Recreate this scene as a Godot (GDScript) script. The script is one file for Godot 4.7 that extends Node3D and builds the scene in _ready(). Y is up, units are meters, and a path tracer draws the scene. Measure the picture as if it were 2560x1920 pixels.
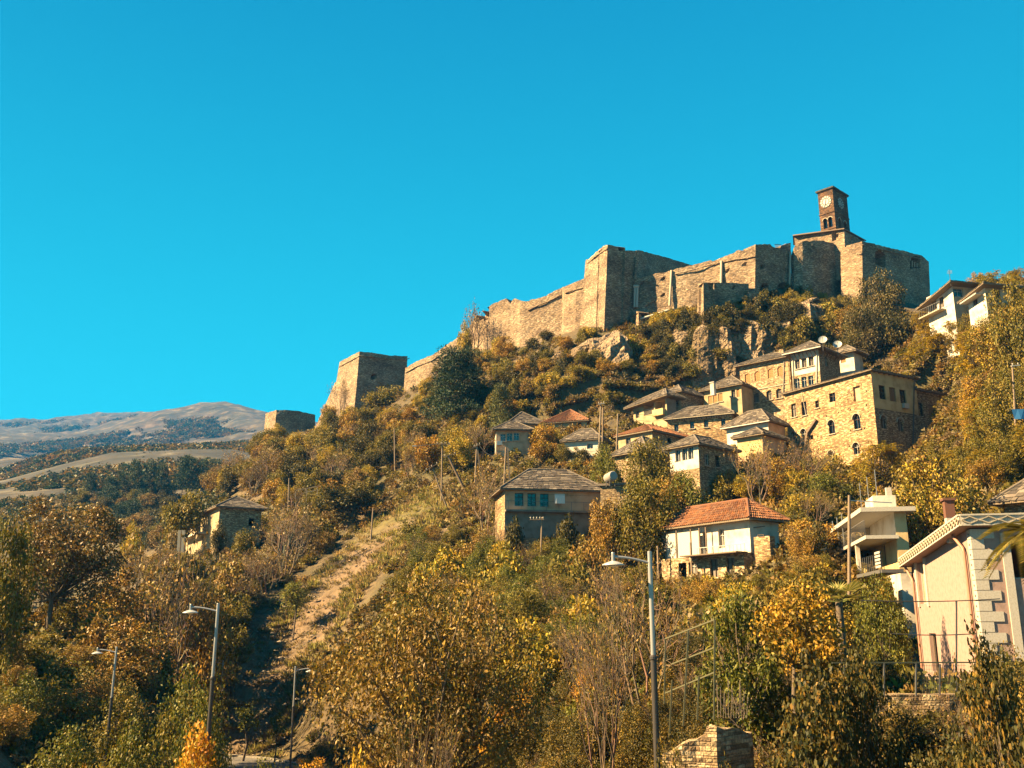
extends Node3D

const LENS := 2350.0            # focal length, in pixels of the 2560 x 1920 photograph
const TILT := 0.25              # the camera looks up by this angle (radians)
const SUN_AZIMUTH := 97.0       # degrees to the left of straight ahead
const SUN_HEIGHT := 36.0
const EXPOSURE := 6.3

var rng := RandomNumberGenerator.new()
var rough_noise := FastNoiseLite.new()
var broad_noise := FastNoiseLite.new()
var mats := {}
var used_names := {}
var crowns := {}

func _ready() -> void:
	var cam := Camera3D.new()
	cam.name = "camera"
	cam.fov = rad_to_deg(2.0 * atan(960.0 / LENS))
	cam.rotation = Vector3(TILT, 0, 0)
	cam.near = 0.1
	cam.far = 9000.0
	add_child(cam)
	var env := Environment.new()
	env.background_mode = Environment.BG_SKY
	var sm := ProceduralSkyMaterial.new()
	sm.sky_top_color = lin(0.001 / EXPOSURE, 0.165 / EXPOSURE, 0.44 / EXPOSURE)
	sm.sky_horizon_color = lin(0.03 / EXPOSURE, 1.02 / EXPOSURE, 1.18 / EXPOSURE)
	sm.sky_curve = 0.3
	sm.ground_horizon_color = lin(0.12, 0.16, 0.14)
	sm.ground_bottom_color = lin(0.08, 0.07, 0.04)
	sm.sun_angle_max = 4.0
	var sky := Sky.new()
	sky.sky_material = sm
	env.sky = sky
	env.tonemap_mode = Environment.TONE_MAPPER_LINEAR
	env.tonemap_exposure = EXPOSURE
	env.sdfgi_enabled = true
	env.ssao_enabled = true
	env.ssil_enabled = true
	env.fog_enabled = true
	env.fog_density = 0.00012
	env.fog_light_color = Color(0.14, 0.62, 1.0)
	var we := WorldEnvironment.new()
	we.name = "environment"
	we.environment = env
	add_child(we)
	var sun := DirectionalLight3D.new()
	sun.name = "sun"
	sun.light_energy = 1.6
	sun.light_color = Color(1.0, 0.855, 0.62)
	sun.light_angular_distance = 0.5
	sun.shadow_enabled = true
	sun.rotation = Vector3(-deg_to_rad(SUN_HEIGHT), deg_to_rad(180.0 + SUN_AZIMUTH), 0)
	add_child(sun)
	rough_noise.seed = 5
	rough_noise.frequency = 0.35
	rough_noise.fractal_octaves = 4
	broad_noise.seed = 11
	broad_noise.frequency = 0.02
	broad_noise.fractal_octaves = 4
	make_materials()
	solve_terrain()
	build_castle()
	build_clock_tower()
	build_houses()
	level_ground()
	build_terrain()
	build_cliffs()
	build_street()
	build_plants()

# ---------------------------------------------------------------- helpers
func lin(r: float, g: float, b: float) -> Color:
	return Color(r, g, b).linear_to_srgb()

# where a sight line of the survey photograph reaches the depth d (metres ahead of the camera)
func at(px: float, py: float, d: float) -> Vector3:
	var u := (px - 1280.0) / LENS
	var v := (960.0 - py) / LENS
	var dir := Vector3(u, v * cos(TILT) + sin(TILT), v * sin(TILT) - cos(TILT))
	return dir * (d / -dir.z)

func ray(px: float, py: float) -> Vector3:
	return at(px, py, 1.0).normalized()

func pixel(p: Vector3) -> Vector2:
	var depth := -p.z * cos(TILT) + p.y * sin(TILT)
	var up := p.y * cos(TILT) + p.z * sin(TILT)
	return Vector2(1280.0 + LENS * p.x / depth, 960.0 - LENS * up / depth)

class Mb:
	var v := PackedVector3Array()
	var n := PackedVector3Array()
	var c := PackedColorArray()
	func tri(a: Vector3, b: Vector3, d: Vector3, col := Color.WHITE) -> void:
		var nn := (b - a).cross(d - a).normalized()
		v.append(a); v.append(d); v.append(b)
		n.append(nn); n.append(nn); n.append(nn)
		c.append(col); c.append(col); c.append(col)
	func quad(a: Vector3, b: Vector3, d: Vector3, e: Vector3, col := Color.WHITE) -> void:
		tri(a, b, d, col)
		tri(a, d, e, col)
	func tri_n(a: Vector3, b: Vector3, d: Vector3, na: Vector3, nb: Vector3, nd: Vector3, col := Color.WHITE) -> void:
		v.append(a); v.append(d); v.append(b)
		n.append(na); n.append(nd); n.append(nb)
		c.append(col); c.append(col); c.append(col)
	func box(at0: Vector3, size: Vector3, b := Basis.IDENTITY, col := Color.WHITE) -> void:
		var h := size * 0.5
		var p := []
		for k in 8:
			p.append(at0 + b * Vector3(h.x * (1 if k & 1 else -1), h.y * (1 if k & 2 else -1), h.z * (1 if k & 4 else -1)))
		quad(p[4], p[5], p[7], p[6], col)
		quad(p[1], p[0], p[2], p[3], col)
		quad(p[5], p[1], p[3], p[7], col)
		quad(p[0], p[4], p[6], p[2], col)
		quad(p[6], p[7], p[3], p[2], col)
		quad(p[0], p[1], p[5], p[4], col)
	func bar(a: Vector3, b: Vector3, w: float, h: float, col := Color.WHITE) -> void:
		var dir := (b - a)
		var l := dir.length()
		if l < 0.0001:
			return
		dir /= l
		var side := dir.cross(Vector3.UP)
		if side.length() < 0.01:
			side = Vector3.RIGHT
		side = side.normalized()
		var up := side.cross(dir)
		box((a + b) * 0.5, Vector3(w, h, l), Basis(side, up, -dir), col)
	func tube(pts: PackedVector3Array, radii: PackedFloat32Array, sides := 6, col := Color.WHITE, caps := true) -> void:
		var last_ring := []
		var last_norm := []
		for i in pts.size():
			var dir := (pts[mini(i + 1, pts.size() - 1)] - pts[maxi(i - 1, 0)]).normalized()
			var side := dir.cross(Vector3(0.31, 0.05, 0.95)).normalized()
			var up := side.cross(dir)
			var ring := []
			var norm := []
			for s in sides:
				var a := TAU * s / sides
				var o := side * cos(a) + up * sin(a)
				ring.append(pts[i] + o * radii[i])
				norm.append(o)
			if i > 0:
				for s in sides:
					var t := (s + 1) % sides
					tri_n(last_ring[s], ring[t], last_ring[t], last_norm[s], norm[t], last_norm[t], col)
					tri_n(last_ring[s], ring[s], ring[t], last_norm[s], norm[s], norm[t], col)
			elif caps:
				for s in range(1, sides - 1):
					tri(ring[0], ring[s], ring[s + 1], col)
			last_ring = ring
			last_norm = norm
		if caps:
			for s in range(1, sides - 1):
				tri(last_ring[0], last_ring[s + 1], last_ring[s], col)
	func lathe(base: Vector3, prof: Array, sides := 16, col := Color.WHITE, axis := Basis.IDENTITY) -> void:
		for i in prof.size() - 1:
			for s in sides:
				var a := TAU * s / sides
				var b := TAU * (s + 1) / sides
				var p0 := base + axis * Vector3(cos(a) * prof[i].x, prof[i].y, sin(a) * prof[i].x)
				var p1 := base + axis * Vector3(cos(b) * prof[i].x, prof[i].y, sin(b) * prof[i].x)
				var q0 := base + axis * Vector3(cos(a) * prof[i + 1].x, prof[i + 1].y, sin(a) * prof[i + 1].x)
				var q1 := base + axis * Vector3(cos(b) * prof[i + 1].x, prof[i + 1].y, sin(b) * prof[i + 1].x)
				if prof[i].x > 0.0005:
					tri(p0, q1, p1, col)
				if prof[i + 1].x > 0.0005:
					tri(p0, q0, q1, col)
	func mesh() -> ArrayMesh:
		var arr := []
		arr.resize(Mesh.ARRAY_MAX)
		arr[Mesh.ARRAY_VERTEX] = v
		arr[Mesh.ARRAY_NORMAL] = n
		arr[Mesh.ARRAY_COLOR] = c
		var m := ArrayMesh.new()
		if v.size():
			m.add_surface_from_arrays(Mesh.PRIMITIVE_TRIANGLES, arr)
		return m

func numbered(called: String) -> String:
	var k: int = used_names.get(called, 0)
	used_names[called] = k + 1
	return called if k == 0 else "%s_%03d" % [called, k]

func tag(o: Node, label: String, category: String, group := "", kind := "") -> void:
	o.set_meta("label", label)
	if category:
		o.set_meta("category", category)
	if group:
		o.set_meta("group", group)
	if kind:
		o.set_meta("kind", kind)

func thing(called: String, label: String, category: String, where := Vector3.ZERO, turn := 0.0, group := "") -> Node3D:
	var o := Node3D.new()
	o.name = numbered(called)
	add_child(o)
	o.position = where
	o.rotation.y = turn
	tag(o, label, category, group)
	return o

func part(parent: Node, called: String, mb, mat: Material, where := Vector3.ZERO, turn := 0.0) -> MeshInstance3D:
	var o := MeshInstance3D.new()
	o.name = called if parent != self else numbered(called)
	o.mesh = mb.mesh() if mb is Mb else mb
	o.material_override = mat
	parent.add_child(o, true)
	o.position = where
	o.rotation.y = turn
	return o

func structure(called: String, mb, mat: Material, label := "") -> MeshInstance3D:
	var o := part(self, called, mb, mat)
	o.set_meta("kind", "structure")
	if label:
		o.set_meta("label", label)
	return o

# ---------------------------------------------------------------- materials
func plain(called: String, r: float, g: float, b: float, roughness := 0.85, metal := 0.0) -> StandardMaterial3D:
	var m := StandardMaterial3D.new()
	m.resource_name = called
	m.albedo_color = lin(r, g, b)
	m.roughness = roughness
	m.metallic = metal
	mats[called] = m
	return m

func noise_tex(size: int, freq: float, ramp: Array, sd := 1, octaves := 5, gain := 1.0) -> ImageTexture:
	var n := FastNoiseLite.new()
	n.seed = sd
	n.noise_type = FastNoiseLite.TYPE_SIMPLEX_SMOOTH
	n.frequency = freq
	n.fractal_octaves = octaves
	var im := n.get_seamless_image(size, size)
	var out := Image.create(size, size, false, Image.FORMAT_RGB8)
	for y in size:
		for x in size:
			var t := clampf((im.get_pixel(x, y).r - 0.5) * gain + 0.5, 0.0, 1.0) * (ramp.size() - 1)
			var k := clampi(int(t), 0, ramp.size() - 2)
			out.set_pixel(x, y, (ramp[k] as Color).lerp(ramp[k + 1], clampf(t - k, 0.0, 1.0)))
	return ImageTexture.create_from_image(out)

# irregular courses of rubble stone: [colour, relief]
func rubble(size: int, row_lo: int, row_hi: int, w_lo: int, w_hi: int, tones: Array, joint: Color, joint_px: int, sd: int) -> Array:
	var r := RandomNumberGenerator.new()
	r.seed = sd
	var im := Image.create(size, size, false, Image.FORMAT_RGB8)
	var hi := Image.create(size, size, false, Image.FORMAT_RGB8)
	im.fill(joint)
	hi.fill(Color(0.15, 0.15, 0.15))
	var y := 0
	while y < size:
		var h := r.randi_range(row_lo, row_hi)
		if size - y - h < row_lo:
			h = size - y
		var x0 := r.randi_range(0, w_hi)
		var x := 0
		while x < size:
			var w := r.randi_range(w_lo, w_hi)
			if size - x - w < w_lo:
				w = size - x
			var t: Color = tones[r.randi() % tones.size()]
			var k := r.randf_range(0.72, 1.22)
			t = Color(t.r * k, t.g * k, t.b * k)
			var hh := r.randf_range(0.45, 1.0)
			var drop := r.randi_range(0, 2)
			for part_x in [0, size]:
				var rect := Rect2i(x + x0 - part_x, y + drop, w - joint_px, h - joint_px - drop + r.randi_range(0, 1))
				im.fill_rect(rect, t)
				hi.fill_rect(rect, Color(hh, hh, hh))
				var inner := Rect2i(rect.position + Vector2i(1, 1), rect.size - Vector2i(3, 2))
				if inner.size.x > 2 and inner.size.y > 2:
					im.fill_rect(inner, Color(t.r * 1.06, t.g * 1.05, t.b * 1.04))
			x += w
		y += h
	var n := FastNoiseLite.new()
	n.seed = sd
	n.frequency = 0.11
	n.fractal_octaves = 4
	var nz := n.get_seamless_image(size, size)
	for yy in size:
		for xx in size:
			var q := nz.get_pixel(xx, yy).r
			var k2 := 0.70 + 0.60 * q
			var p := im.get_pixel(xx, yy)
			im.set_pixel(xx, yy, Color(p.r * k2, p.g * k2, p.b * k2))
			var hp := hi.get_pixel(xx, yy).r * (0.75 + 0.5 * q)
			hi.set_pixel(xx, yy, Color(hp, hp, hp))
	return [ImageTexture.create_from_image(im), ImageTexture.create_from_image(hi)]

func stone_mat(called: String, tex: Array, metres: float, relief_cm: float, tint := Color.WHITE, stain: Texture2D = null) -> StandardMaterial3D:
	var m := StandardMaterial3D.new()
	m.resource_name = called
	m.albedo_texture = tex[0]
	m.albedo_color = tint
	m.roughness = 0.92
	m.uv1_triplanar = true
	m.uv1_triplanar_sharpness = 8.0
	m.uv1_scale = Vector3.ONE / metres
	m.heightmap_enabled = true
	m.heightmap_texture = tex[1]
	m.heightmap_scale = relief_cm
	if stain:
		m.detail_enabled = true
		m.detail_albedo = stain
		m.detail_blend_mode = BaseMaterial3D.BLEND_MODE_MUL
		m.detail_uv_layer = BaseMaterial3D.DETAIL_UV_2
		m.uv2_triplanar = true
		m.uv2_scale = Vector3(1.0 / 23.0, 1.0 / 17.0, 1.0 / 23.0)
	mats[called] = m
	return m

func surface_mat(called: String, tex: Texture2D, metres: float, tint := Color.WHITE, roughness := 0.9, vertex := false, relief: Texture2D = null, relief_cm := 0.0) -> StandardMaterial3D:
	var m := StandardMaterial3D.new()
	m.resource_name = called
	m.albedo_texture = tex
	m.albedo_color = tint
	m.roughness = roughness
	m.uv1_triplanar = true
	m.uv1_scale = Vector3.ONE / metres
	m.vertex_color_use_as_albedo = vertex
	if relief:
		m.heightmap_enabled = true
		m.heightmap_texture = relief
		m.heightmap_scale = relief_cm
	mats[called] = m
	return m

func leaf_mat(called: String, through := 0.5, roughness := 0.6) -> StandardMaterial3D:
	var m := StandardMaterial3D.new()
	m.resource_name = called
	m.vertex_color_use_as_albedo = true
	m.roughness = roughness
	m.metallic_specular = 0.35
	m.backlight_enabled = through > 0.0
	m.backlight = lin(through, through, through * 0.8)
	m.cull_mode = BaseMaterial3D.CULL_DISABLED
	mats[called] = m
	return m

func make_materials() -> void:
	var stain := noise_tex(256, 0.012, [Color(0.58, 0.53, 0.49), Color(0.84, 0.80, 0.76), Color(1, 0.98, 0.94), Color(1, 1, 1)], 3)
	var blotch := noise_tex(256, 0.02, [Color(0.80, 0.76, 0.70), Color(0.96, 0.94, 0.91), Color(1, 1, 1)], 9)
	var subtle := noise_tex(256, 0.05, [Color(0.86, 0.85, 0.83), Color(0.97, 0.96, 0.95), Color(1, 1, 1)], 23, 4)
	var fine := noise_tex(256, 0.05, [Color(0.55, 0.55, 0.55), Color(0.9, 0.9, 0.9), Color(1, 1, 1)], 21, 4)
	var grain := noise_tex(256, 0.12, [Color(0.2, 0.2, 0.2), Color(0.6, 0.6, 0.6), Color(1, 1, 1)], 22, 4)
	var castle_tex := rubble(512, 6, 13, 9, 34, [Color(0.66, 0.59, 0.50), Color(0.74, 0.67, 0.57), Color(0.56, 0.50, 0.43), Color(0.68, 0.63, 0.56), Color(0.60, 0.52, 0.42)], Color(0.52, 0.46, 0.39), 1, 31)
	stone_mat("castle_stone", castle_tex, 7.0, 10.0, Color(0.825, 0.81, 0.80), stain)
	stone_mat("tower_stone", castle_tex, 9.0, 10.0, Color(0.58, 0.49, 0.42), stain)
	var house_tex := rubble(512, 6, 14, 12, 46, [Color(0.70, 0.64, 0.54), Color(0.76, 0.70, 0.60), Color(0.62, 0.54, 0.44), Color(0.78, 0.74, 0.66), Color(0.57, 0.50, 0.42)], Color(0.61, 0.54, 0.45), 1, 32)
	stone_mat("house_stone", house_tex, 4.9, 6.0, Color(0.84, 0.81, 0.76), blotch)
	stone_mat("ochre_stone", house_tex, 4.9, 6.0, Color(0.84, 0.79, 0.70), blotch)
	stone_mat("grey_stone", house_tex, 4.2, 6.0, Color(0.80, 0.77, 0.72), blotch)
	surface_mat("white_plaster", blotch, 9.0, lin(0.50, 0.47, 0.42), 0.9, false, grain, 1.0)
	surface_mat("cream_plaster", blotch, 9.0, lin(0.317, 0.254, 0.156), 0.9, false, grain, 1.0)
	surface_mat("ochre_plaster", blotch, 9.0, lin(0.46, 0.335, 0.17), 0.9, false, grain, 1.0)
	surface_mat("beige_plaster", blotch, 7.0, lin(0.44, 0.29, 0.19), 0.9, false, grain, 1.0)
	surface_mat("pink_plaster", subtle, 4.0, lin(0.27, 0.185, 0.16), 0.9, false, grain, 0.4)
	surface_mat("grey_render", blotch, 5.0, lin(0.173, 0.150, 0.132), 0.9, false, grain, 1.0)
	surface_mat("slate", fine, 1.7, Color.WHITE, 0.85, true, grain, 2.0)
	surface_mat("clay_tile", fine, 1.3, Color.WHITE, 0.85, true, grain, 1.5)
	surface_mat("weathered_wood", fine, 1.1, lin(0.16, 0.11, 0.075), 0.85, false, grain, 0.5)
	surface_mat("pole_wood", fine, 0.9, lin(0.22, 0.16, 0.11), 0.9, false, grain, 0.5)
	surface_mat("bark", fine, 0.8, lin(0.13, 0.095, 0.065), 0.95, false, grain, 3.0)
	surface_mat("pale_bark", fine, 0.8, lin(0.28, 0.215, 0.15), 0.95, false, grain, 3.0)
	surface_mat("ground", noise_tex(512, 0.02, [Color(0.45, 0.42, 0.38), Color(0.9, 0.86, 0.8), Color(1, 1, 1)], 41, 6), 14.0, Color.WHITE, 0.95, true, grain, 22.0)
	mats["ground"].uv1_world_triplanar = true
	surface_mat("rock", noise_tex(512, 0.015, [Color(0.34, 0.30, 0.27), Color(0.72, 0.66, 0.58), Color(0.9, 0.84, 0.74), Color(1, 1, 1)], 42, 6), 9.0, lin(0.359, 0.296, 0.234), 0.95, true, noise_tex(512, 0.03, [Color(0, 0, 0), Color(1, 1, 1)], 43, 6), 90.0)
	var hill_tex := noise_tex(1024, 0.009, [Color(0.15, 0.19, 0.14), Color(0.22, 0.25, 0.17), Color(0.30, 0.30, 0.21), Color(0.46, 0.42, 0.32), Color(0.54, 0.48, 0.38), Color(0.58, 0.52, 0.42), Color(0.80, 0.76, 0.68), Color(0.95, 0.92, 0.87)], 44, 8, 1.9)
	surface_mat("hill_ground", hill_tex, 300.0, Color.WHITE, 0.97, true, hill_tex, 130.0)
	mats["hill_ground"].uv1_world_triplanar = true
	surface_mat("road", fine, 3.0, lin(0.115, 0.104, 0.092), 0.9, false, grain, 0.6)
	surface_mat("kerb_stone", fine, 2.0, lin(0.243, 0.214, 0.173), 0.9)
	for g in [["glass_dark", Color(0.10, 0.11, 0.12, 0.14)], ["glass_sky_tinted", Color(0.34, 0.38, 0.42, 0.35)]]:  # the second glass carries the sky reflection as a bluish tint
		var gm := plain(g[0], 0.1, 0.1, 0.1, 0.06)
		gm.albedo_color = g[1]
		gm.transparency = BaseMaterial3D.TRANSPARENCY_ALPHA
	plain("curtain", 0.13, 0.11, 0.09, 0.9)
	surface_mat("brown_frame", fine, 0.7, lin(0.078, 0.047, 0.027), 0.7)
	surface_mat("white_frame", subtle, 1.1, lin(0.381, 0.369, 0.334), 0.6)
	surface_mat("orange_shutter", subtle, 0.9, lin(0.27, 0.105, 0.008), 0.65)
	surface_mat("brown_shutter", fine, 0.9, lin(0.173, 0.098, 0.046), 0.7)
	surface_mat("pale_stone", subtle, 1.3, lin(0.334, 0.289, 0.219), 0.9, false, grain, 0.6)
	surface_mat("white_stone", subtle, 1.3, lin(0.369, 0.346, 0.306), 0.85, false, grain, 0.3)
	plain("galvanised", 0.26, 0.26, 0.26, 0.38, 0.35)
	plain("black_iron", 0.035, 0.03, 0.028, 0.5, 0.2)
	plain("rail_iron", 0.10, 0.095, 0.09, 0.55, 0.2)
	plain("lamp_white", 0.30, 0.30, 0.29, 0.35)
	plain("lamp_lens", 0.75, 0.66, 0.5, 0.3)
	plain("copper_pipe", 0.26, 0.13, 0.085, 0.55)
	plain("clock_white", 0.30, 0.28, 0.25, 0.6)
	plain("clock_black", 0.03, 0.028, 0.025, 0.6)
	plain("tank_white", 0.22, 0.20, 0.175, 0.5)
	plain("dish_white", 0.27, 0.27, 0.26, 0.45)
	plain("void_dark", 0.03, 0.026, 0.022, 0.95)
	plain("cloth_white", 0.5, 0.48, 0.45, 0.9)
	plain("blue_sheet", 0.015, 0.09, 0.22, 0.6)
	plain("red_brown", 0.10, 0.04, 0.024, 0.85)
	plain("green_pipe", 0.07, 0.068, 0.035, 0.6)
	plain("wire_black", 0.03, 0.028, 0.026, 0.6)
	leaf_mat("leaf", 0.55)
	leaf_mat("needle", 0.15)
	leaf_mat("dry_leaf", 0.4, 0.55)
	var bark := surface_mat("twig", fine, 0.8, Color.WHITE, 0.95, true)
	bark.vertex_color_use_as_albedo = true

# ---------------------------------------------------------------- terrain
# survey points: photograph x, photograph y, metres ahead
const SURVEY := [
	[1300, 1800, 45], [1700, 1850, 36], [1440, 1620, 60], [2000, 1740, 36], [2450, 1720, 38], [1780, 1800, 30], [1900, 1795, 30.5], [2100, 1752, 29.5], [2350, 1742, 29.5], [2600, 1740, 30], [1780, 1960, 25], [2100, 1960, 22], [2350, 1960, 22], [2285, 1730, 56], [2500, 1640, 56], [2200, 1560, 60], [1150, 1560, 80], [1150, 1700, 60], [900, 1760, 78], [1000, 1860, 50],
	[640, 1882, 92], [640, 1760, 97], [760, 1600, 103], [900, 1425, 112], [1050, 1295, 122], [1180, 1235, 128], [1180, 1380, 105],
	[1400, 1342, 103], [1500, 1440, 90], [1300, 1470, 90], [1750, 1462, 80], [1650, 1550, 68], [2100, 1440, 64], [2000, 1340, 85], [1800, 1330, 98], [1950, 1200, 108], [2250, 1190, 106],
	[2150, 1260, 92], [2450, 1250, 80], [2560, 1010, 95], [2400, 960, 112], [2450, 830, 120], [2310, 840, 134], [2560, 740, 124], [2650, 700, 122], [2700, 1000, 90], [2100, 905, 150], [2250, 830, 158], [2090, 770, 178],
	[1800, 775, 176], [1600, 812, 171], [1500, 832, 170], [1400, 845, 180], [1800, 785, 157], [1900, 770, 159], [2000, 755, 161], [1700, 798, 163], [2150, 735, 162], [2250, 750, 168], [1420, 850, 170], [1250, 880, 196], [1100, 935, 210], [1000, 985, 217], [860, 1060, 224], [680, 1095, 242], [600, 1175, 225], [520, 1262, 200],
	[1450, 990, 152.5], [1600, 975, 152.5], [1750, 950, 152.5], [1300, 990, 160], [1950, 910, 152], [1630, 1068, 147], [1790, 1058, 146], [1930, 1075, 146],
	[1600, 1060, 140], [1900, 1050, 136], [2050, 1000, 139], [1750, 1090, 128], [1350, 1110, 141], [1250, 1140, 136],
	[1100, 1180, 148], [1000, 1160, 163], [900, 1205, 163], [800, 1255, 158], [700, 1305, 152], [600, 1350, 144], [520, 1392, 136], [440, 1395, 130],
	[400, 1460, 115], [550, 1500, 111], [650, 1480, 114], [800, 1420, 122], [900, 1320, 135],
	[100, 1600, 78], [250, 1560, 86], [380, 1560, 94], [100, 1730, 66], [250, 1810, 62], [-100, 1500, 80], [470, 1760, 82], [450, 1850, 76], [-200, 1700, 55], [550, 1640, 98],
	[300, 1300, 290], [450, 1290, 300], [200, 1265, 310], [100, 1250, 330], [-100, 1250, 330], [350, 1225, 340], [550, 1215, 350], [500, 1180, 420], [300, 1175, 470], [150, 1190, 480], [0, 1225, 480],
	[0, 1195, 620], [130, 1143, 650], [350, 1122, 680], [600, 1114, 700], [800, 1114, 700], [-200, 1215, 640],
	[0, 1180, 1000], [300, 1160, 1000], [600, 1140, 1050], [900, 1140, 1000],
	[0, 1120, 1500], [250, 1105, 1500], [450, 1085, 1500], [600, 1075, 1500], [720, 1080, 1500],
	[380, 1042, 2100], [460, 1036, 2100], [500, 1024, 2050], [540, 1017, 2000], [580, 1020, 2000], [620, 1030, 2000], [665, 1048, 2000], [720, 1063, 2050], [900, 1085, 2050], [300, 1066, 2100], [200, 1088, 2000], [0, 1095, 2000],
	[-200, 1062, 3000], [0, 1058, 3000], [150, 1058, 3000], [210, 1047, 3000], [260, 1043, 3000], [330, 1050, 3000], [500, 1060, 3000], [700, 1080, 3000], [1000, 1100, 3000],
	[-200, 1130, 4200], [400, 1130, 4200], [900, 1140, 4200],
]
# spots known in metres (x, y, z): near ground, the roadway, hollows and the back of the castle hill
const SPOTS := [
	[-30, -5.5, -8], [0, -3.5, -4], [30, -3.5, -5], [12, -5, -14], [-12, -6, -16], [3.7, -6.6, -26], [-12.2, -7.8, -39], [-24.3, -9.6, -58], [-17.4, -11.2, -75], [-13, -9.5, -60], [-21, -11.8, -83], [-27, -12.3, -90], [-6, -7.5, -45], [-45, -6, -40], [-40, -7, -52],
	[-62, -4, -130], [-80, -2, -165], [-100, 8, -220], [-75, 5, -190], [30, 58, -235], [0, 50, -255], [90, 58, -225], [-60, 36, -300], [60, 50, -290], [130, 50, -200], [150, 48, -300], [-20, 30, -330], [100, 12, -60], [70, 2, -30],
]

var knots: Array = []
var bend: PackedFloat64Array
var field: PackedFloat32Array
const FX0 := -200.0
const FZ0 := 12.0
const FSTEP := 3.0
const FNX := 136
const FNZ := 118

func to_knot(x: float, d: float) -> Vector2:
	return Vector2(x / d * 2.2, log(d) * 0.85)

func tps(r2: float) -> float:
	return 0.0 if r2 < 1e-9 else r2 * log(r2)

func solve_terrain() -> void:
	var vals := []
	for s in SURVEY:
		var p := at(s[0], s[1], s[2])
		knots.append(to_knot(p.x, s[2]))
		vals.append(p.y / s[2])
	for s in SPOTS:
		knots.append(to_knot(s[0], maxf(-s[2], 4.0)))
		vals.append(s[1] / maxf(-s[2], 4.0))
	var n := knots.size()
	var m := n + 3
	var a := []
	for i in m:
		var row := PackedFloat64Array()
		row.resize(m + 1)
		a.append(row)
	for i in n:
		for j in n:
			a[i][j] = tps((knots[i] as Vector2).distance_squared_to(knots[j]))
		a[i][i] += 0.004
		a[i][n] = 1.0
		a[i][n + 1] = knots[i].x
		a[i][n + 2] = knots[i].y
		a[n][i] = 1.0
		a[n + 1][i] = knots[i].x
		a[n + 2][i] = knots[i].y
		a[i][m] = vals[i]
	for k in m:
		var best := k
		for i in range(k + 1, m):
			if absf(a[i][k]) > absf(a[best][k]):
				best = i
		var tmp = a[k]
		a[k] = a[best]
		a[best] = tmp
		var rk: PackedFloat64Array = a[k]
		for i in range(k + 1, m):
			var ri: PackedFloat64Array = a[i]
			var f := ri[k] / rk[k]
			if f != 0.0:
				for j in range(k, m + 1):
					ri[j] -= f * rk[j]
				a[i] = ri
	bend = PackedFloat64Array()
	bend.resize(m)
	for k in range(m - 1, -1, -1):
		var s: float = a[k][m]
		for j in range(k + 1, m):
			s -= a[k][j] * bend[j]
		bend[k] = s / a[k][k]
	field = PackedFloat32Array()
	field.resize(FNX * FNZ)
	for iz in FNZ:
		for ix in FNX:
			field[iz * FNX + ix] = exact_height(FX0 + ix * FSTEP, FZ0 - iz * FSTEP)

func exact_height(x: float, z: float) -> float:
	var d := maxf(-z, 4.0)
	var q := to_knot(clampf(x, -d * 1.6, d * 1.6), d)
	var n := knots.size()
	var s: float = bend[n] + bend[n + 1] * q.x + bend[n + 2] * q.y
	for i in n:
		var r2 := q.distance_squared_to(knots[i])
		if r2 > 1e-9:
			s += bend[i] * r2 * log(r2)
	return s * d

func height(x: float, z: float) -> float:
	var fx := clampf((x - FX0) / FSTEP, 0.0, FNX - 1.001)
	var fz := clampf((FZ0 - z) / FSTEP, 0.0, FNZ - 1.001)
	var ix := int(fx)
	var iz := int(fz)
	fx -= ix
	fz -= iz
	var k := iz * FNX + ix
	return lerpf(lerpf(field[k], field[k + 1], fx), lerpf(field[k + FNX], field[k + FNX + 1], fx), fz)

func ground_at(x: float, z: float) -> Vector3:
	return Vector3(x, height(x, z), z)

# the first spot of the ground that lies on a sight line, from the depth d0 on
func ground_hit(px: float, py: float, d0 := 20.0) -> Vector3:
	var d := d0
	var step := 1.0
	var p := at(px, py, d)
	while d < 330.0:
		p = at(px, py, d)
		if p.y < height(p.x, p.z):
			return ground_at(p.x, p.z)
		d += step
	return Vector3.INF

const ROADWAY := [Vector3(6, 0, -14), Vector3(2.5, 0, -26), Vector3(-4.5, 0, -45), Vector3(-12, 0, -65), Vector3(-20, 0, -83), Vector3(-27, 0, -90), Vector3(-44, 0, -95)]
var road_bed := []
var pads := []      # house plots: [corner, ux, uz, a, b]

# terraces under the houses and a level bed for the road
func level_ground() -> void:
	var curve := Curve3D.new()
	for i in ROADWAY.size():
		var q: Vector3 = (ROADWAY[mini(i + 1, ROADWAY.size() - 1)] - ROADWAY[maxi(i - 1, 0)]) * 0.17
		curve.add_point(ROADWAY[i], -q, q)
	var n := 80
	for i in n + 1:
		var p := curve.sample_baked(curve.get_baked_length() * i / n)
		road_bed.append(Vector3(p.x, lerpf(-6.0, -12.2, clampf((-p.z - 20.0) / 66.0, 0.0, 1.0)), p.z))
	for iz in FNZ:
		for ix in FNX:
			var p := Vector3(FX0 + ix * FSTEP, 0, FZ0 - iz * FSTEP)
			var k := iz * FNX + ix
			if p.z > -110.0 and p.x < 30.0 and p.x > -60.0:
				var best := 1e9
				var y := 0.0
				for r: Vector3 in road_bed:
					var dd := Vector2(r.x - p.x, r.z - p.z).length()
					if dd < best:
						best = dd
						y = r.y
				if best < 9.0:
					field[k] = lerpf(y, field[k], smoothstep(5.0, 9.0, best))
			for h in pads:
				var o: Vector3 = p - h[0]
				var lx: float = -o.dot(h[1])
				var lz: float = -o.dot(h[2])
				if lx > -2.6 and lx < h[3] + 2.6 and lz > -2.6 and lz < h[4] + 2.6:
					field[k] = minf(field[k], (h[0] as Vector3).y + 0.25)

var scree_line: Array = []
var meadow: Array = []

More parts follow.
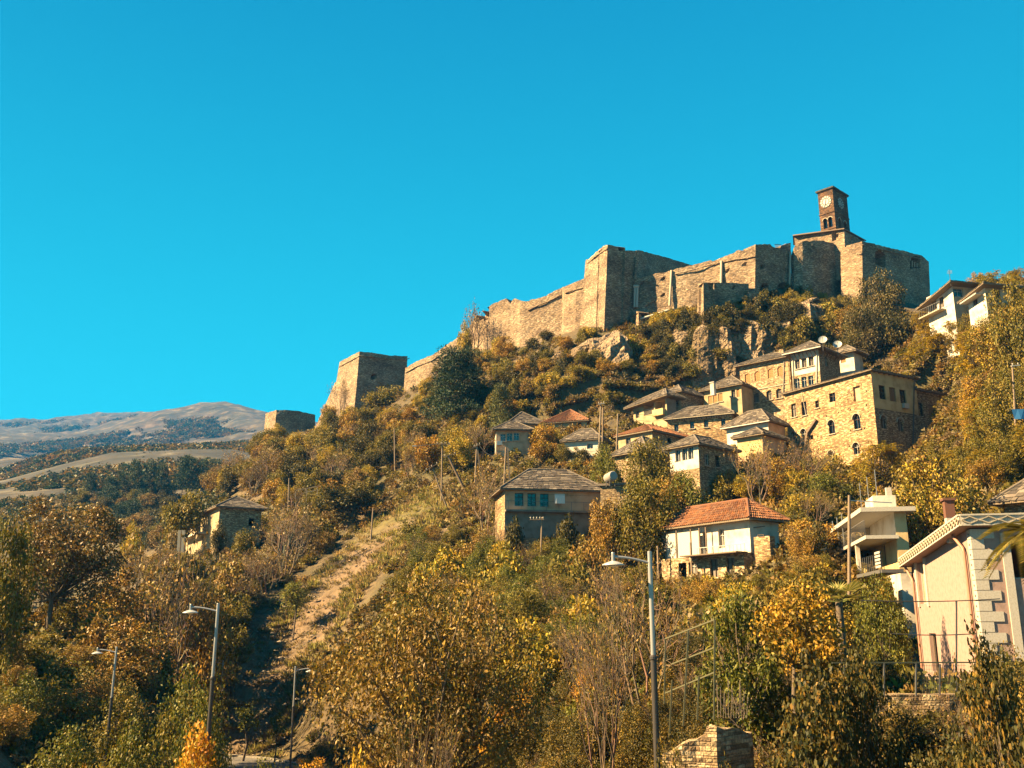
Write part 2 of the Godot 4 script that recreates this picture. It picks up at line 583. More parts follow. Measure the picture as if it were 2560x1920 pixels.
func build_terrain() -> void:
	for s in [[600, 1860], [650, 1760], [740, 1620], [830, 1490], [900, 1400], [985, 1310]]:
		scree_line.append(ground_hit(s[0], s[1], 60.0))
	for s in [[1010, 1290], [1080, 1255], [1150, 1235], [1230, 1245]]:
		meadow.append(ground_hit(s[0], s[1], 60.0))
	structure("ground", ground_sheet(-196.0, 196.0, 10.0, -334.0, 2.0, true), mats["ground"], "steep autumn hillside of earth, grass and pale scree")
	structure("hills", ground_sheet(-2900.0, 500.0, -328.0, -4300.0, 24.0, false), mats["hill_ground"], "far dry hills of pale grass and rock beyond the valley")

func near_line(p: Vector3, line: Array) -> float:
	var best := 1e9
	for i in line.size() - 1:
		var a: Vector3 = line[i]
		var b: Vector3 = line[i + 1]
		var c := Geometry3D.get_closest_point_to_segment(p, a, b)
		best = minf(best, Vector2(c.x - p.x, c.z - p.z).length())
	return best

func soil(p: Vector3) -> Color:
	var n1 := broad_noise.get_noise_2d(p.x * 1.6, p.z * 1.6)
	var n2 := broad_noise.get_noise_2d(p.x * 7.0 + 300.0, p.z * 7.0)
	var n3 := broad_noise.get_noise_2d(p.x * 0.16 + 50.0, p.z * 0.24)
	var c := Color(0.085, 0.06, 0.026).lerp(Color(0.068, 0.062, 0.018), clampf(0.5 + n1 * 1.5, 0.0, 1.0))
	c = c.lerp(Color(0.13, 0.095, 0.05), clampf(n2 * 1.6, 0.0, 0.7))
	if p.z > -330.0:
		var s := near_line(p, scree_line)
		var w := 3.2 + 4.0 * n2
		c = c.lerp(Color(0.17, 0.12, 0.075), clampf((w + 3.0 - s) / 3.0, 0.0, 1.0) * (0.72 + 0.28 * clampf(0.5 + 2.0 * n2, 0.0, 1.0)))
		var g := near_line(p, meadow)
		var rocky := clampf((-p.z - 235.0) / 60.0, 0.0, 1.0)
		c = c.lerp(Color(0.062, 0.06, 0.034).lerp(Color(0.15, 0.125, 0.095), clampf((broad_noise.get_noise_2d(p.x * 3.0, p.z * 6.0) - 0.02) * 5.0, 0.0, 1.0)), rocky)
		c = c.lerp(Color(0.11, 0.095, 0.022), clampf((8.0 + 6.0 * n2 - g) / 4.0, 0.0, 1.0))
	else:
		var f1 := broad_noise.get_noise_2d(p.x * 0.4, p.z * 0.4)
		var f2 := broad_noise.get_noise_2d(p.x * 1.3 + 77.0, p.z * 2.4)
		c = Color(0.13, 0.10, 0.066).lerp(Color(0.078, 0.082, 0.052), clampf(0.5 + n3 * 2.2 + f1, 0.0, 1.0))
		c = c.lerp(Color(0.10, 0.066, 0.056), clampf(f1 * 2.2, 0.0, 0.8))
		var close := clampf((900.0 + p.z) / 300.0, 0.0, 1.0)
		c = c.lerp(Color(0.062, 0.062, 0.036), close * 0.75)
		c = c.lerp(Color(0.18, 0.155, 0.125), clampf((f2 - 0.12) * 4.0, 0.0, 0.6))
	return c

func ground_sheet(x0: float, x1: float, z0: float, z1: float, step: float, near: bool) -> ArrayMesh:
	var nx := int((x1 - x0) / step) + 1
	var nz := int((z0 - z1) / step) + 1
	var v := PackedVector3Array()
	var n := PackedVector3Array()
	var c := PackedColorArray()
	var idx := PackedInt32Array()
	v.resize(nx * nz)
	n.resize(nx * nz)
	c.resize(nx * nz)
	for iz in nz:
		for ix in nx:
			var x := x0 + ix * step
			var z := z0 - iz * step
			var y := 0.0
			if near:
				y = height(x, z) + 0.35 * rough_noise.get_noise_2d(x * 0.5, z * 0.5)
				if z < -322.0:
					y = lerpf(y, exact_height(x, z) - 0.6, clampf((-322.0 - z) / 8.0, 0.0, 1.0))
			else:
				y = exact_height(x, z)
				var far := clampf((-z - 350.0) / 700.0, 0.0, 1.0)
				var join := clampf((-z - 335.0) / 80.0, 0.0, 1.0)
				y += ((1.0 - absf(broad_noise.get_noise_2d(x * 0.18, z * 0.18)) * 2.2) * 6.0 * far - absf(broad_noise.get_noise_2d(x * 0.075 + 90.0, z * 0.06)) * 70.0 * far + broad_noise.get_noise_2d(x * 0.5, z * 0.5) * (2.0 + 3.0 * far) + 12.0 * far) * join
				if z > -352.0:
					y -= 0.4
			v[iz * nx + ix] = Vector3(x, y, z)
			c[iz * nx + ix] = soil(Vector3(x, y, z))
	for iz in nz:
		for ix in nx:
			var l := v[iz * nx + maxi(ix - 1, 0)]
			var r := v[iz * nx + mini(ix + 1, nx - 1)]
			var f := v[maxi(iz - 1, 0) * nx + ix]
			var b := v[mini(iz + 1, nz - 1) * nx + ix]
			n[iz * nx + ix] = (r - l).cross(b - f).normalized()
			if n[iz * nx + ix].y < 0.0:
				n[iz * nx + ix] *= -1.0
			if ix < nx - 1 and iz < nz - 1:
				var k := iz * nx + ix
				idx.append_array(PackedInt32Array([k, k + nx, k + 1, k + 1, k + nx, k + nx + 1]))
	var arr := []
	arr.resize(Mesh.ARRAY_MAX)
	arr[Mesh.ARRAY_VERTEX] = v
	arr[Mesh.ARRAY_NORMAL] = n
	arr[Mesh.ARRAY_COLOR] = c
	arr[Mesh.ARRAY_INDEX] = idx
	var m := ArrayMesh.new()
	m.add_surface_from_arrays(Mesh.PRIMITIVE_TRIANGLES, arr)
	return m

# ---------------------------------------------------------------- masonry
# a rough masonry wall; each point is [top x, top y, foot x, foot y, depth of top, depth of foot], from left to right
func rampart(parent: Node, called: String, pts: Array, step := 0.6, holes := [], thick := 2.5, jag := 0.18, mat := "castle_stone", deep := 5.0) -> MeshInstance3D:
	var tops := PackedVector3Array()
	var feet := PackedVector3Array()
	for i in pts.size():
		var s: Array = pts[i]
		var t := at(s[0], s[1], s[4])
		var f := at(s[2], s[3], s[5])
		f.y -= deep
		if i > 0:
			var lt := tops[tops.size() - 1]
			var lf := feet[feet.size() - 1]
			var n := maxi(1, int(lt.distance_to(t) / step))
			for k in range(1, n):
				var w := float(k) / n
				var jt := lt.lerp(t, w)
				jt.y += jag * rough_noise.get_noise_2d(jt.x * 3.0 + jt.z, jt.z * 2.0)
				tops.append(jt)
				feet.append(lf.lerp(f, w))
		tops.append(t)
		feet.append(f)
	var hmax := 0.0
	for i in tops.size():
		hmax = maxf(hmax, tops[i].distance_to(feet[i]))
	var rows := maxi(2, int(hmax / step))
	var mb := Mb.new()
	var last := PackedVector3Array()
	var lastback := PackedVector3Array()
	for i in tops.size():
		var a := tops[maxi(i - 1, 0)]
		var b := tops[mini(i + 1, tops.size() - 1)]
		var along := Vector3(b.x - a.x, 0, b.z - a.z).normalized()
		var out := along.cross(Vector3.UP)
		var col := PackedVector3Array()
		for r in rows + 1:
			var p := tops[i].lerp(feet[i], float(r) / rows)
			var disp := 0.10 * rough_noise.get_noise_3dv(p * 2.2) + 0.22 * rough_noise.get_noise_3dv(p * 0.45)
			if i == 0 or i == tops.size() - 1:
				disp *= 0.3
			var q := pixel(p)
			for h in holes:
				var dx: float = absf(q.x - h[0]) / (h[2] * 0.5)
				var up: float = (h[1] - q.y) / h[3]
				var open := dx < 1.0 and up > 0.0 and up < 1.0
				if open and h[4] and up > 0.55:
					open = dx * dx + pow((up - 0.55) / 0.45, 2.0) < 1.0
				if open:
					disp = -h[5]
			col.append(p + out * disp)
		var back := PackedVector3Array([tops[i] - out * thick, feet[i] - out * thick])
		if i > 0:
			for r in rows:
				mb.quad(last[r + 1], col[r + 1], col[r], last[r])
			mb.quad(last[0], col[0], back[0], lastback[0])
			mb.quad(lastback[0], back[0], back[1], lastback[1])
		if i == 0:
			for r in rows:
				mb.quad(back[0].lerp(back[1], float(r + 1) / rows), col[r + 1], col[r], back[0].lerp(back[1], float(r) / rows))
		if i == tops.size() - 1:
			for r in rows:
				mb.quad(col[r + 1], back[0].lerp(back[1], float(r + 1) / rows), back[0].lerp(back[1], float(r) / rows), col[r])
		last = col
		lastback = back
	return part(parent, called, mb, mats[mat])

func course(parent: Node, called: String, pts: Array, r: float, mat: Material, sides := 5) -> MeshInstance3D:
	var v := PackedVector3Array()
	var rad := PackedFloat32Array()
	for s in pts:
		v.append(at(s[0], s[1], s[2]))
		rad.append(r)
	var mb := Mb.new()
	mb.tube(v, rad, sides)
	return part(parent, called, mb, mat)

func build_castle() -> void:
	var c := thing("castle", "long hilltop stone fortress with bastions and curtain walls above the cliffs", "castle")
	# far low bastion and the flared bastion
	rampart(c, "bastion", [[664, 1034, 655, 1120, 248, 247.5], [691, 1025, 684, 1125, 243, 242.5], [716, 1025, 714, 1125, 243.5, 243], [744, 1027, 744, 1125, 245, 244.5], [788, 1037, 790, 1125, 251, 250.5]], 0.7)
	rampart(c, "bastion", [[849, 905, 812, 1085, 231, 229], [874, 892, 846, 1085, 226.5, 224.5], [899, 879, 878, 1085, 222, 220], [930, 881, 922, 1085, 223.2, 222], [972, 889, 965, 1070, 226, 225], [1019, 890, 1008, 1060, 229, 228.5]], 0.5, [[934, 946, 9, 10, false, 2.0]], 5.0)
	rampart(c, "buttress", [[838, 955, 772, 1062, 233.5, 233], [846, 968, 822, 1085, 230.5, 228.4]], 0.5)
	course(c, "string_course", [[848.3, 917, 230.6], [898.2, 890, 221.7]], 0.2, mats["castle_stone"])
	course(c, "string_course", [[898.2, 890, 221.7], [930, 892, 222.9], [972, 897, 225.7], [1018.5, 899, 228.8]], 0.16, mats["castle_stone"])
	course(c, "wall_hook", [[1019, 896, 228.7], [1024, 896, 228.9]], 0.1, mats["black_iron"])
	# long curtain wall climbing to the corner bastion
	rampart(c, "curtain_wall", [
		[1013, 920, 1006, 1000, 217, 216.5], [1041, 903, 1036, 990, 214.5, 214], [1079, 889, 1076, 985, 211, 210.5], [1112, 865, 1112, 970, 208.5, 208], [1150, 841, 1150, 950, 205, 204.5], [1171, 824, 1171, 930, 203, 202.5],
		[1186, 792, 1186, 915, 201.5, 201], [1204, 776, 1204, 905, 200, 199], [1218, 769, 1218, 905, 198.5, 198], [1239, 757, 1239, 890, 197, 196.5], [1265, 746, 1265, 880, 195, 194.5], [1270, 752, 1270, 880, 194.6, 194], [1276, 760, 1276, 880, 194.2, 193.6],
		[1282, 750, 1282, 875, 193.6, 193], [1288, 746, 1288, 875, 193.2, 192.6], [1300, 751, 1300, 875, 192.2, 191.6], [1316, 753, 1316, 870, 191.4, 190.6], [1353, 744, 1353, 870, 189.6, 189], [1405, 719, 1403, 860, 187.6, 186.8], [1411, 717, 1408, 860, 184.5, 183.6], [1440, 704, 1438, 855, 182.2, 181.4], [1466, 694, 1462, 855, 181, 180]],
		0.6, [[1198.5, 797, 13, 24, true, 2.2], [1213.5, 795, 14, 26, true, 2.2]], 3.0, 0.3)
	course(c, "string_course", [[1320, 776, 191.0], [1353, 760, 189.2], [1372, 753, 188.5], [1405, 736, 187.3]], 0.16, mats["castle_stone"])
	course(c, "string_course", [[1413, 733, 184.1], [1428, 727, 182.6], [1455, 720, 181.2]], 0.15, mats["castle_stone"])
	course(c, "string_course", [[1014, 932, 216.7], [1041, 916, 214.2], [1079, 902, 210.7], [1112, 879, 208.2]], 0.15, mats["castle_stone"])
	rampart(c, "corner_bastion", [[1464, 652, 1440, 850, 182, 180.5], [1470, 649, 1452, 850, 181, 179.5], [1489, 630, 1475, 850, 178, 176.6], [1506, 617, 1494, 850, 174.5, 173], [1519, 612, 1505, 850, 172, 170.4], [1532, 614, 1522, 850, 172.6, 171.0], [1544, 617, 1536, 850, 173.2, 171.6], [1547, 627, 1540, 850, 173.4, 171.8], [1590, 626, 1588, 840, 175.6, 175]], 0.5, [], 4.0, 0.35)
	course(c, "string_course", [[1469, 659, 181.2], [1489, 641, 177.6], [1506, 629, 174.2], [1518.5, 622, 171.6]], 0.16, mats["castle_stone"])
	rampart(c, "upper_wall", [[1591, 626, 1590, 740, 175.8, 175.6], [1597, 625, 1597, 740, 176.6, 176.4], [1630, 634, 1630, 730, 184, 183.6], [1671, 645, 1671, 720, 191, 190.6], [1730, 663, 1730, 700, 201, 200.6]], 0.6)
	course(c, "pier", [[1591, 644, 175.2], [1588, 700, 174.9]], 0.32, mats["castle_stone"], 4)
	rampart(c, "curtain_wall", [[1586, 698, 1584, 830, 175.2, 174.4], [1632, 687, 1631, 830, 173.6, 172.8], [1677, 676, 1674, 825, 172.0, 171.2], [1725, 664, 1722, 820, 170.2, 169.4], [1760, 655, 1757, 815, 169.3, 168.5], [1777, 650, 1774, 815, 168.5, 167.7], [1781, 654, 1777, 815, 168.3, 167.5], [1794, 648, 1790, 810, 167.7, 166.9], [1838, 630, 1833, 800, 165.6, 164.8], [1840, 627, 1835, 800, 165.5, 164.7], [1869, 626, 1863, 800, 164.2, 163.4], [1872, 618, 1866, 800, 164, 163.2], [1889, 611, 1881, 800, 163.2, 162.2]],
		0.5, [[1657, 700, 5, 5, false, 0.7], [1605, 713, 6, 6, false, 0.6], [1860, 662, 6, 6, false, 0.6], [1816, 680, 6, 5, false, 0.6], [1632, 762, 5, 5, false, 0.6], [1660, 740, 5, 5, false, 0.6], [1850, 645, 5, 5, false, 0.6], [1617, 768, 5, 6, false, 0.6]], 2.5, 0.3)
	course(c, "string_course", [[1688, 685, 171.3], [1725, 676, 169.9], [1777, 662, 168.2], [1838, 649, 165.3], [1888, 641, 162.9]], 0.14, mats["castle_stone"])
	rampart(c, "gate_wall", [[1889, 611, 1881, 800, 163.2, 162.2], [1924, 610, 1918, 800, 165.4, 164.4], [1936, 619, 1930, 800, 166.2, 165.2], [1951, 620, 1946, 800, 167.2, 166.2], [1953, 614, 1948, 800, 167.3, 166.3], [1977, 606, 1973, 800, 169, 168]], 0.33, [[1907, 672, 9, 9, false, 1.6], [1911, 731, 20, 22, true, 2.0], [1957, 732, 26, 25, true, 1.6]], 3.0, 0.2)
	for k in 6:
		course(c, "railing_bar", [[1938.5 + k * 2.4, 611, 166.4 + k * 0.15], [1938.5 + k * 2.4, 621, 166.4 + k * 0.15]], 0.05, mats["black_iron"], 4)
	course(c, "railing_rail", [[1936, 611, 166.3], [1953, 611, 167.3]], 0.05, mats["black_iron"], 4)
	course(c, "pier", [[1976, 630, 168.2], [1973, 735, 167.4]], 0.22, mats["pale_stone"], 4)
	rampart(c, "outwork", [[1745, 709, 1738, 800, 163.5, 163], [1758, 706, 1757, 805, 158, 157.6], [1790, 707, 1790, 805, 159.4, 159], [1840, 707, 1840, 805, 161.4, 161], [1872, 709, 1872, 800, 162.6, 162.2]], 0.45, [[1783, 720, 7, 7, false, 1.3], [1835, 720, 6, 7, false, 1.3]], 2.0, 0.1)
	rampart(c, "plinth", [[1872, 731, 1871, 800, 161.6, 161], [1925, 733, 1925, 800, 164, 163.4], [1977, 734, 1977, 800, 167, 166.4]], 0.6, [], 2.0, 0.1)
	rampart(c, "round_tower", [[1978, 640, 1970, 800, 169, 168], [1986, 616, 1978, 800, 168, 167], [2006, 604, 2002, 800, 167.6, 166.6], [2030, 602, 2028, 800, 168, 167.2], [2058, 602, 2058, 800, 169, 168.4], [2082, 607, 2084, 800, 170.3, 169.8], [2103, 615, 2107, 800, 172, 171.5], [2116, 624, 2121, 800, 173.5, 173], [2125, 637, 2130, 800, 175, 174.6]], 0.5, [], 3.0, 0.3)
	rampart(c, "lit_tower", [[2096, 620, 2102, 800, 171.5, 170.8], [2155, 604, 2153, 800, 165.2, 164.4]], 0.3, [[2129.6, 642, 2.6, 22, false, 0.8], [2139.5, 636, 2.6, 19, false, 0.8]], 3.0, 0.05)
	course(c, "string_course", [[2124, 640, 168.0], [2154.5, 634, 164.8]], 0.14, mats["castle_stone"])
	rampart(c, "east_wall", [[2155, 604, 2153, 800, 165.2, 164.4], [2168, 606, 2167, 800, 166.4, 165.6], [2246, 625, 2246, 810, 172.6, 172], [2280, 632, 2280, 810, 175.4, 175], [2303, 639, 2303, 810, 177.6, 177], [2322, 654, 2323, 810, 180.5, 180]], 0.4, [[2198, 664, 29, 36, true, 3.4], [2289, 668, 23, 27, true, 3.4]], 4.5, 0.15)
	course(c, "string_course", [[2155.5, 612, 165.0], [2246, 634, 172.4], [2303, 648, 177.4]], 0.15, mats["castle_stone"])
	rampart(c, "parapet_wall", [[2182, 658, 2184, 668, 168.4, 168.2], [2206, 668, 2207, 672, 170.2, 170.2]], 0.4, [], 0.4, 0.05, "castle_stone", 0.0)
	for k in 3:
		course(c, "pier", [[2280 + k * 6, 652 + k * 3, 176.6 + k * 0.5], [2280 + k * 6, 668, 176.6 + k * 0.5]], 0.16, mats["pale_stone"], 5)
	# building at the foot of the clock tower
	rampart(c, "keep_wall", [[1986, 593, 1987, 640, 176, 176], [2048, 584, 2048, 640, 172.6, 172.6], [2110, 576, 2110, 640, 169.2, 169.2], [2150, 598, 2150, 650, 174.5, 174.5], [2164, 605, 2164, 650, 176.5, 176.5]], 0.5, [[2089, 600, 9, 15, false, 0.7], [2128, 600, 5, 8, false, 0.5]], 3.0, 0.03)
	var mb := Mb.new()
	var e0 := at(1982, 589.5, 175.4)
	var e1 := at(2110.5, 572.5, 168.6)
	var e2 := at(2166, 603, 176.6)
	var shift := Vector3(2.2, 0.9, -7.0)
	for lift in [0.0, 0.22]:
		var u := Vector3(0, lift, 0)
		mb.quad(e0 + u, e1 + u, e1 + shift + u, e0 + shift + u)
		mb.tri(e1 + u, e2 + u, e1 + shift + u)
	mb.quad(e0, e1, e1 + Vector3(0, 0.22, 0), e0 + Vector3(0, 0.22, 0))
	mb.quad(e1, e2, e2 + Vector3(0, 0.22, 0), e1 + Vector3(0, 0.22, 0))
	part(c, "keep_roof", mb, mats["weathered_wood"])
	# pale drain shafts on the sunlit wall and the coping of the steps
	course(c, "drain_shaft", [[1588, 716, 174.6], [1586.5, 768, 174.2]], 0.27, mats["white_stone"], 4)
	course(c, "drain_shaft", [[1594, 716, 174.4], [1592.5, 768, 174.0]], 0.27, mats["white_stone"], 4)
	course(c, "drain_cap", [[1584, 716, 174.6], [1598, 716, 174.2]], 0.35, mats["white_stone"], 4)
	course(c, "drain_shaft", [[1679, 676, 171.7], [1674, 765, 171.0]], 0.26, mats["pale_stone"], 4)
	course(c, "drain_shaft", [[1804, 653, 166.9], [1803, 708, 166.5]], 0.30, mats["pale_stone"], 4)
	course(c, "step_coping", [[1600, 798, 171.5], [1640, 786, 171.0], [1673, 775, 170.6]], 0.26, mats["white_stone"], 4)
	rampart(c, "step_wall", [[1582, 775, 1582, 830, 173.4, 173], [1596, 780, 1596, 830, 171, 170.6], [1608, 796, 1609, 830, 171.8, 171.4], [1673, 777, 1672, 815, 170.8, 170.5]], 0.5)

# ---------------------------------------------------------------- flat walls with openings
# openings: [x0, x1, y0, y1, arched]
func wall_face(mb: Mb, o: Vector3, ux: Vector3, un: Vector3, w: float, h: float, openings: Array, reveal := 0.22) -> void:
	var uy := Vector3.UP
	var xs := [0.0, w]
	var ys := [0.0, h]
	for q in openings:
		xs.append_array([q[0], q[1]])
		ys.append_array([q[2], q[3]])
	xs.sort()
	ys.sort()
	for i in xs.size() - 1:
		for j in ys.size() - 1:
			if xs[i + 1] - xs[i] < 0.001 or ys[j + 1] - ys[j] < 0.001:
				continue
			var mx: float = (xs[i] + xs[i + 1]) * 0.5
			var my: float = (ys[j] + ys[j + 1]) * 0.5
			var open := false
			for q in openings:
				if mx > q[0] and mx < q[1] and my > q[2] and my < q[3]:
					open = true
			if not open:
				mb.quad(o + ux * xs[i] + uy * ys[j], o + ux * xs[i + 1] + uy * ys[j], o + ux * xs[i + 1] + uy * ys[j + 1], o + ux * xs[i] + uy * ys[j + 1])
	var inn := -un * reveal
	for q in openings:
		var x0: float = q[0]
		var x1: float = q[1]
		var y0: float = q[2]
		var y1: float = q[3]
		var spring := y1
		if q[4]:
			spring = y1 - (x1 - x0) * 0.5
			var c := (x0 + x1) * 0.5
			var r := (x1 - x0) * 0.5
			for k in 8:
				var a0 := PI - PI * k / 8.0
				var a1 := PI - PI * (k + 1) / 8.0
				var p0 := o + ux * (c + r * cos(a0)) + uy * (spring + r * sin(a0))
				var p1 := o + ux * (c + r * cos(a1)) + uy * (spring + r * sin(a1))
				mb.quad(p0, p1, o + ux * (c + r * cos(a1)) + uy * y1, o + ux * (c + r * cos(a0)) + uy * y1)
				mb.quad(p0 + inn, p1 + inn, p1, p0)
		else:
			mb.quad(o + ux * x0 + uy * y1 + inn, o + ux * x1 + uy * y1 + inn, o + ux * x1 + uy * y1, o + ux * x0 + uy * y1)
		mb.quad(o + ux * x0 + uy * y0, o + ux * x1 + uy * y0, o + ux * x1 + uy * y0 + inn, o + ux * x0 + uy * y0 + inn)
		mb.quad(o + ux * x0 + uy * y0 + inn, o + ux * x0 + uy * spring + inn, o + ux * x0 + uy * spring, o + ux * x0 + uy * y0)
		mb.quad(o + ux * x1 + uy * y0, o + ux * x1 + uy * spring, o + ux * x1 + uy * spring + inn, o + ux * x1 + uy * y0 + inn)

# length along dir from p until the photograph column px is reached
func reach(p: Vector3, dir: Vector3, px: float) -> float:
	var lo := 0.0
	var hi := 80.0
	var sign0 := signf(px - pixel(p).x)
	for k in 40:
		var mid := (lo + hi) * 0.5
		if signf(px - pixel(p + dir * mid).x) == sign0:
			lo = mid
		else:
			hi = mid
	return lo

func build_clock_tower() -> void:
	var turn := deg_to_rad(-47.0)
	var corner := at(2091.6, 590, 171.0)
	var base_y := corner.y
	var ux := Vector3(cos(turn), 0, -sin(turn))
	var uz := Vector3(sin(turn), 0, cos(turn))
	var top_y := at(2091.6, 469.5, 171.0).y
	var w := reach(Vector3(corner.x, top_y, corner.z), -ux, 2044.0)
	var s := reach(Vector3(corner.x, top_y, corner.z), -uz, 2117.0)
	var h := top_y - base_y
	var t := thing("clock_tower", "square stone clock tower with white dial and arched belfry windows above the fortress", "clock tower", Vector3(corner.x, base_y, corner.z), turn)
	# local axes: front face z = 0 from x = -w to 0, side face x = 0 from z = 0 to -s
	var k := (top_y - base_y) / 120.5   # metres per photograph pixel here
	var sill := (590 - 564) * k
	var head := sill + 25 * k
	var holes := []
	for f in [0.34, 0.68]:
		holes.append([w * f - 0.42, w * f + 0.42, sill, head, true])
	var side_holes := []
	for f in [0.3, 0.68]:
		side_holes.append([s * f - 0.42, s * f + 0.42, sill, head, true])
	var mb := Mb.new()
	wall_face(mb, Vector3(-w, 0, 0), Vector3.RIGHT, Vector3.BACK, w, h, holes, 0.5)
	wall_face(mb, Vector3(0, 0, 0), Vector3.FORWARD, Vector3.RIGHT, s, h, side_holes, 0.5)
	wall_face(mb, Vector3(0, 0, -s), Vector3.LEFT, Vector3.FORWARD, w, h, [], 0.5)
	wall_face(mb, Vector3(-w, 0, -s), Vector3.BACK, Vector3.LEFT, s, h, [], 0.5)
	part(t, "shaft", mb, mats["tower_stone"])
	for face in 2:
		for q in (holes if face == 0 else side_holes):
			var m2 := Mb.new()
			m2.box(Vector3(0, (sill + head) * 0.5, 0), Vector3(q[1] - q[0], head - sill, 0.012))
			var x: float = (q[0] + q[1]) * 0.5
			var pn := part(t, "belfry_window", m2, mats["glass_dark"], Vector3(-w + x, 0, -0.46) if face == 0 else Vector3(-0.46, 0, -x), 0.0 if face == 0 else PI / 2)
			var m3 := Mb.new()
			for a in 8:
				var a0 := PI * a / 8.0
				var a1 := PI * (a + 1) / 8.0
				m3.bar(Vector3(cos(a0) * 0.52, head - 0.42 + sin(a0) * 0.52, 0.49), Vector3(cos(a1) * 0.52, head - 0.42 + sin(a1) * 0.52, 0.49), 0.16, 0.12)
			part(pn, "arch_ring", m3, mats["pale_stone"])
	for yy in [h - (528 - 470) * k, sill - 0.35, h - 0.12]:
		var m4 := Mb.new()
		m4.box(Vector3(-w / 2, yy, -s / 2), Vector3(w + 0.22, 0.18, s + 0.22))
		part(t, "string_course", m4, mats["tower_stone"])
	for face in 2:
		var r := 14.2 * k
		var cy := h - (499 - 470) * k
		var dial := Mb.new()
		dial.lathe(Vector3.ZERO, [Vector2(0, 0.06), Vector2(r, 0.06), Vector2(r, 0)], 32, Color.WHITE, Basis(Vector3.RIGHT, PI / 2))
		var d := part(t, "clock_face", dial, mats["clock_black"], Vector3(-w * 0.5, cy, 0.01) if face == 0 else Vector3(0.01, cy, -s * 0.48), 0.0 if face == 0 else PI / 2)
		var mid := Mb.new()
		mid.lathe(Vector3.ZERO, [Vector2(0, 0.1), Vector2(r * 0.5, 0.1), Vector2(r * 0.5, 0.05)], 24, Color.WHITE, Basis(Vector3.RIGHT, PI / 2))
		part(d, "dial_center", mid, mats["clock_white"])
		for hour in 12:
			var a := TAU * hour / 12.0
			var nb := Mb.new()
			nb.box(Vector3(sin(a), cos(a), 0) * r * 0.8 + Vector3(0, 0, 0.09), Vector3(r * 0.22, r * 0.30, 0.05), Basis(Vector3.BACK, -a))
			part(d, "numeral_plate", nb, mats["clock_white"])
		for hand in [[0.75, 3.35], [0.5, 0.2]]:
			var hb := Mb.new()
			hb.bar(Vector3(0, 0, 0.13), Vector3(sin(hand[1]), cos(hand[1]), 0) * r * hand[0] + Vector3(0, 0, 0.13), 0.14, 0.05)
			part(d, "clock_hand", hb, mats["clock_black"])
	var roof := Mb.new()
	var ov := 0.32
	var p := [Vector3(-w - ov, h, ov), Vector3(ov, h, ov), Vector3(ov, h, -s - ov), Vector3(-w - ov, h, -s - ov)]
	var peak := Vector3(-w / 2, h + 0.9, -s / 2)
	for i in 4:
		var a: Vector3 = p[i]
		var b: Vector3 = p[(i + 1) % 4]
		roof.quad(a, b, b + Vector3(0, 0.18, 0), a + Vector3(0, 0.18, 0), Color(0.084, 0.071, 0.059))
		slate_plane(roof, a + Vector3(0, 0.18, 0), b + Vector3(0, 0.18, 0), peak, peak, 0.5, 0.6, [Color(0.109, 0.092, 0.076), Color(0.143, 0.118, 0.092), Color(0.084, 0.071, 0.059)])
		roof.tri(a, Vector3(-w / 2, h, -s / 2), b, Color(0.084, 0.071, 0.059))
	roof.lathe(peak - Vector3(0, 0.1, 0), [Vector2(0.35, 0), Vector2(0.3, 0.25), Vector2(0, 0.35)], 8, Color(0.126, 0.109, 0.084))
	part(t, "roof", roof, mats["slate"])

# rows of overlapping roof stones between an eave (p0-p1) and a ridge (q0-q1)
func slate_plane(mb: Mb, p0: Vector3, p1: Vector3, q0: Vector3, q1: Vector3, row: float, width: float, tones: Array, rib := 0.0) -> void:
	var nn := (p1 - p0).cross(q0 - p0)
	if nn.length() < 0.001:
		nn = (p1 - p0).cross(q1 - p0)
	nn = nn.normalized()
	if nn.y < 0.0:
		nn = -nn
	mb.quad(p0, p1, q1, q0, tones[0])
	var up_len := ((q0 + q1) * 0.5).distance_to((p0 + p1) * 0.5)
	var rows := maxi(1, int(up_len / row))
	for r in rows:
		var t0 := float(r) / rows
		var t1 := minf(1.0, float(r + 1.45) / rows)
		var a := p0.lerp(q0, t0)
		var b := p1.lerp(q1, t0)
		var c := p0.lerp(q0, t1)
		var d := p1.lerp(q1, t1)
		var l := a.distance_to(b)
		if l < 0.1:
			continue
		var x := 0.0
		while x < l - 0.02:
			var w := width * (rng.randf_range(0.6, 1.5) if rib == 0.0 else 1.0)
			var x1 := minf(x + w, l)
			if l - x1 < width * 0.4:
				x1 = l
			var f0 := (x + 0.02) / l
			var f1 := (x1 - 0.02) / l
			var tone: Color = tones[rng.randi() % tones.size()]
			var kk := rng.randf_range(0.8, 1.2)
			tone = Color(tone.r * kk, tone.g * kk, tone.b * kk)
			var lift := nn * (0.075 + rng.randf_range(-0.02, 0.03))
			var sag := nn * 0.012
			var skew := rng.randf_range(-0.05, 0.05) if rib == 0.0 else 0.0
			var e0 := a.lerp(b, f0) + lift + (a - c).normalized() * (0.05 + skew)
			var e1 := a.lerp(b, f1) + lift + (a - c).normalized() * (0.05 - skew)
			var u0 := c.lerp(d, f0) + sag
			var u1 := c.lerp(d, f1) + sag
			if rib > 0.0:
				var em := (e0 + e1) * 0.5 + nn * rib
				var um := (u0 + u1) * 0.5 + nn * rib
				mb.quad(e0, em, um, u0, tone)
				mb.quad(em, e1, u1, um, tone)
				mb.tri(e0, e1, em, tone)
			else:
				mb.quad(e0, e1, u1, u0, tone)
				mb.quad(e0 - lift, e1 - lift, e1, e0, tone)
				mb.quad(e0 - lift, e0, u0, u0 - sag, tone)
				mb.quad(e1, e1 - lift, u1 - sag, u1, tone)
			x = x1

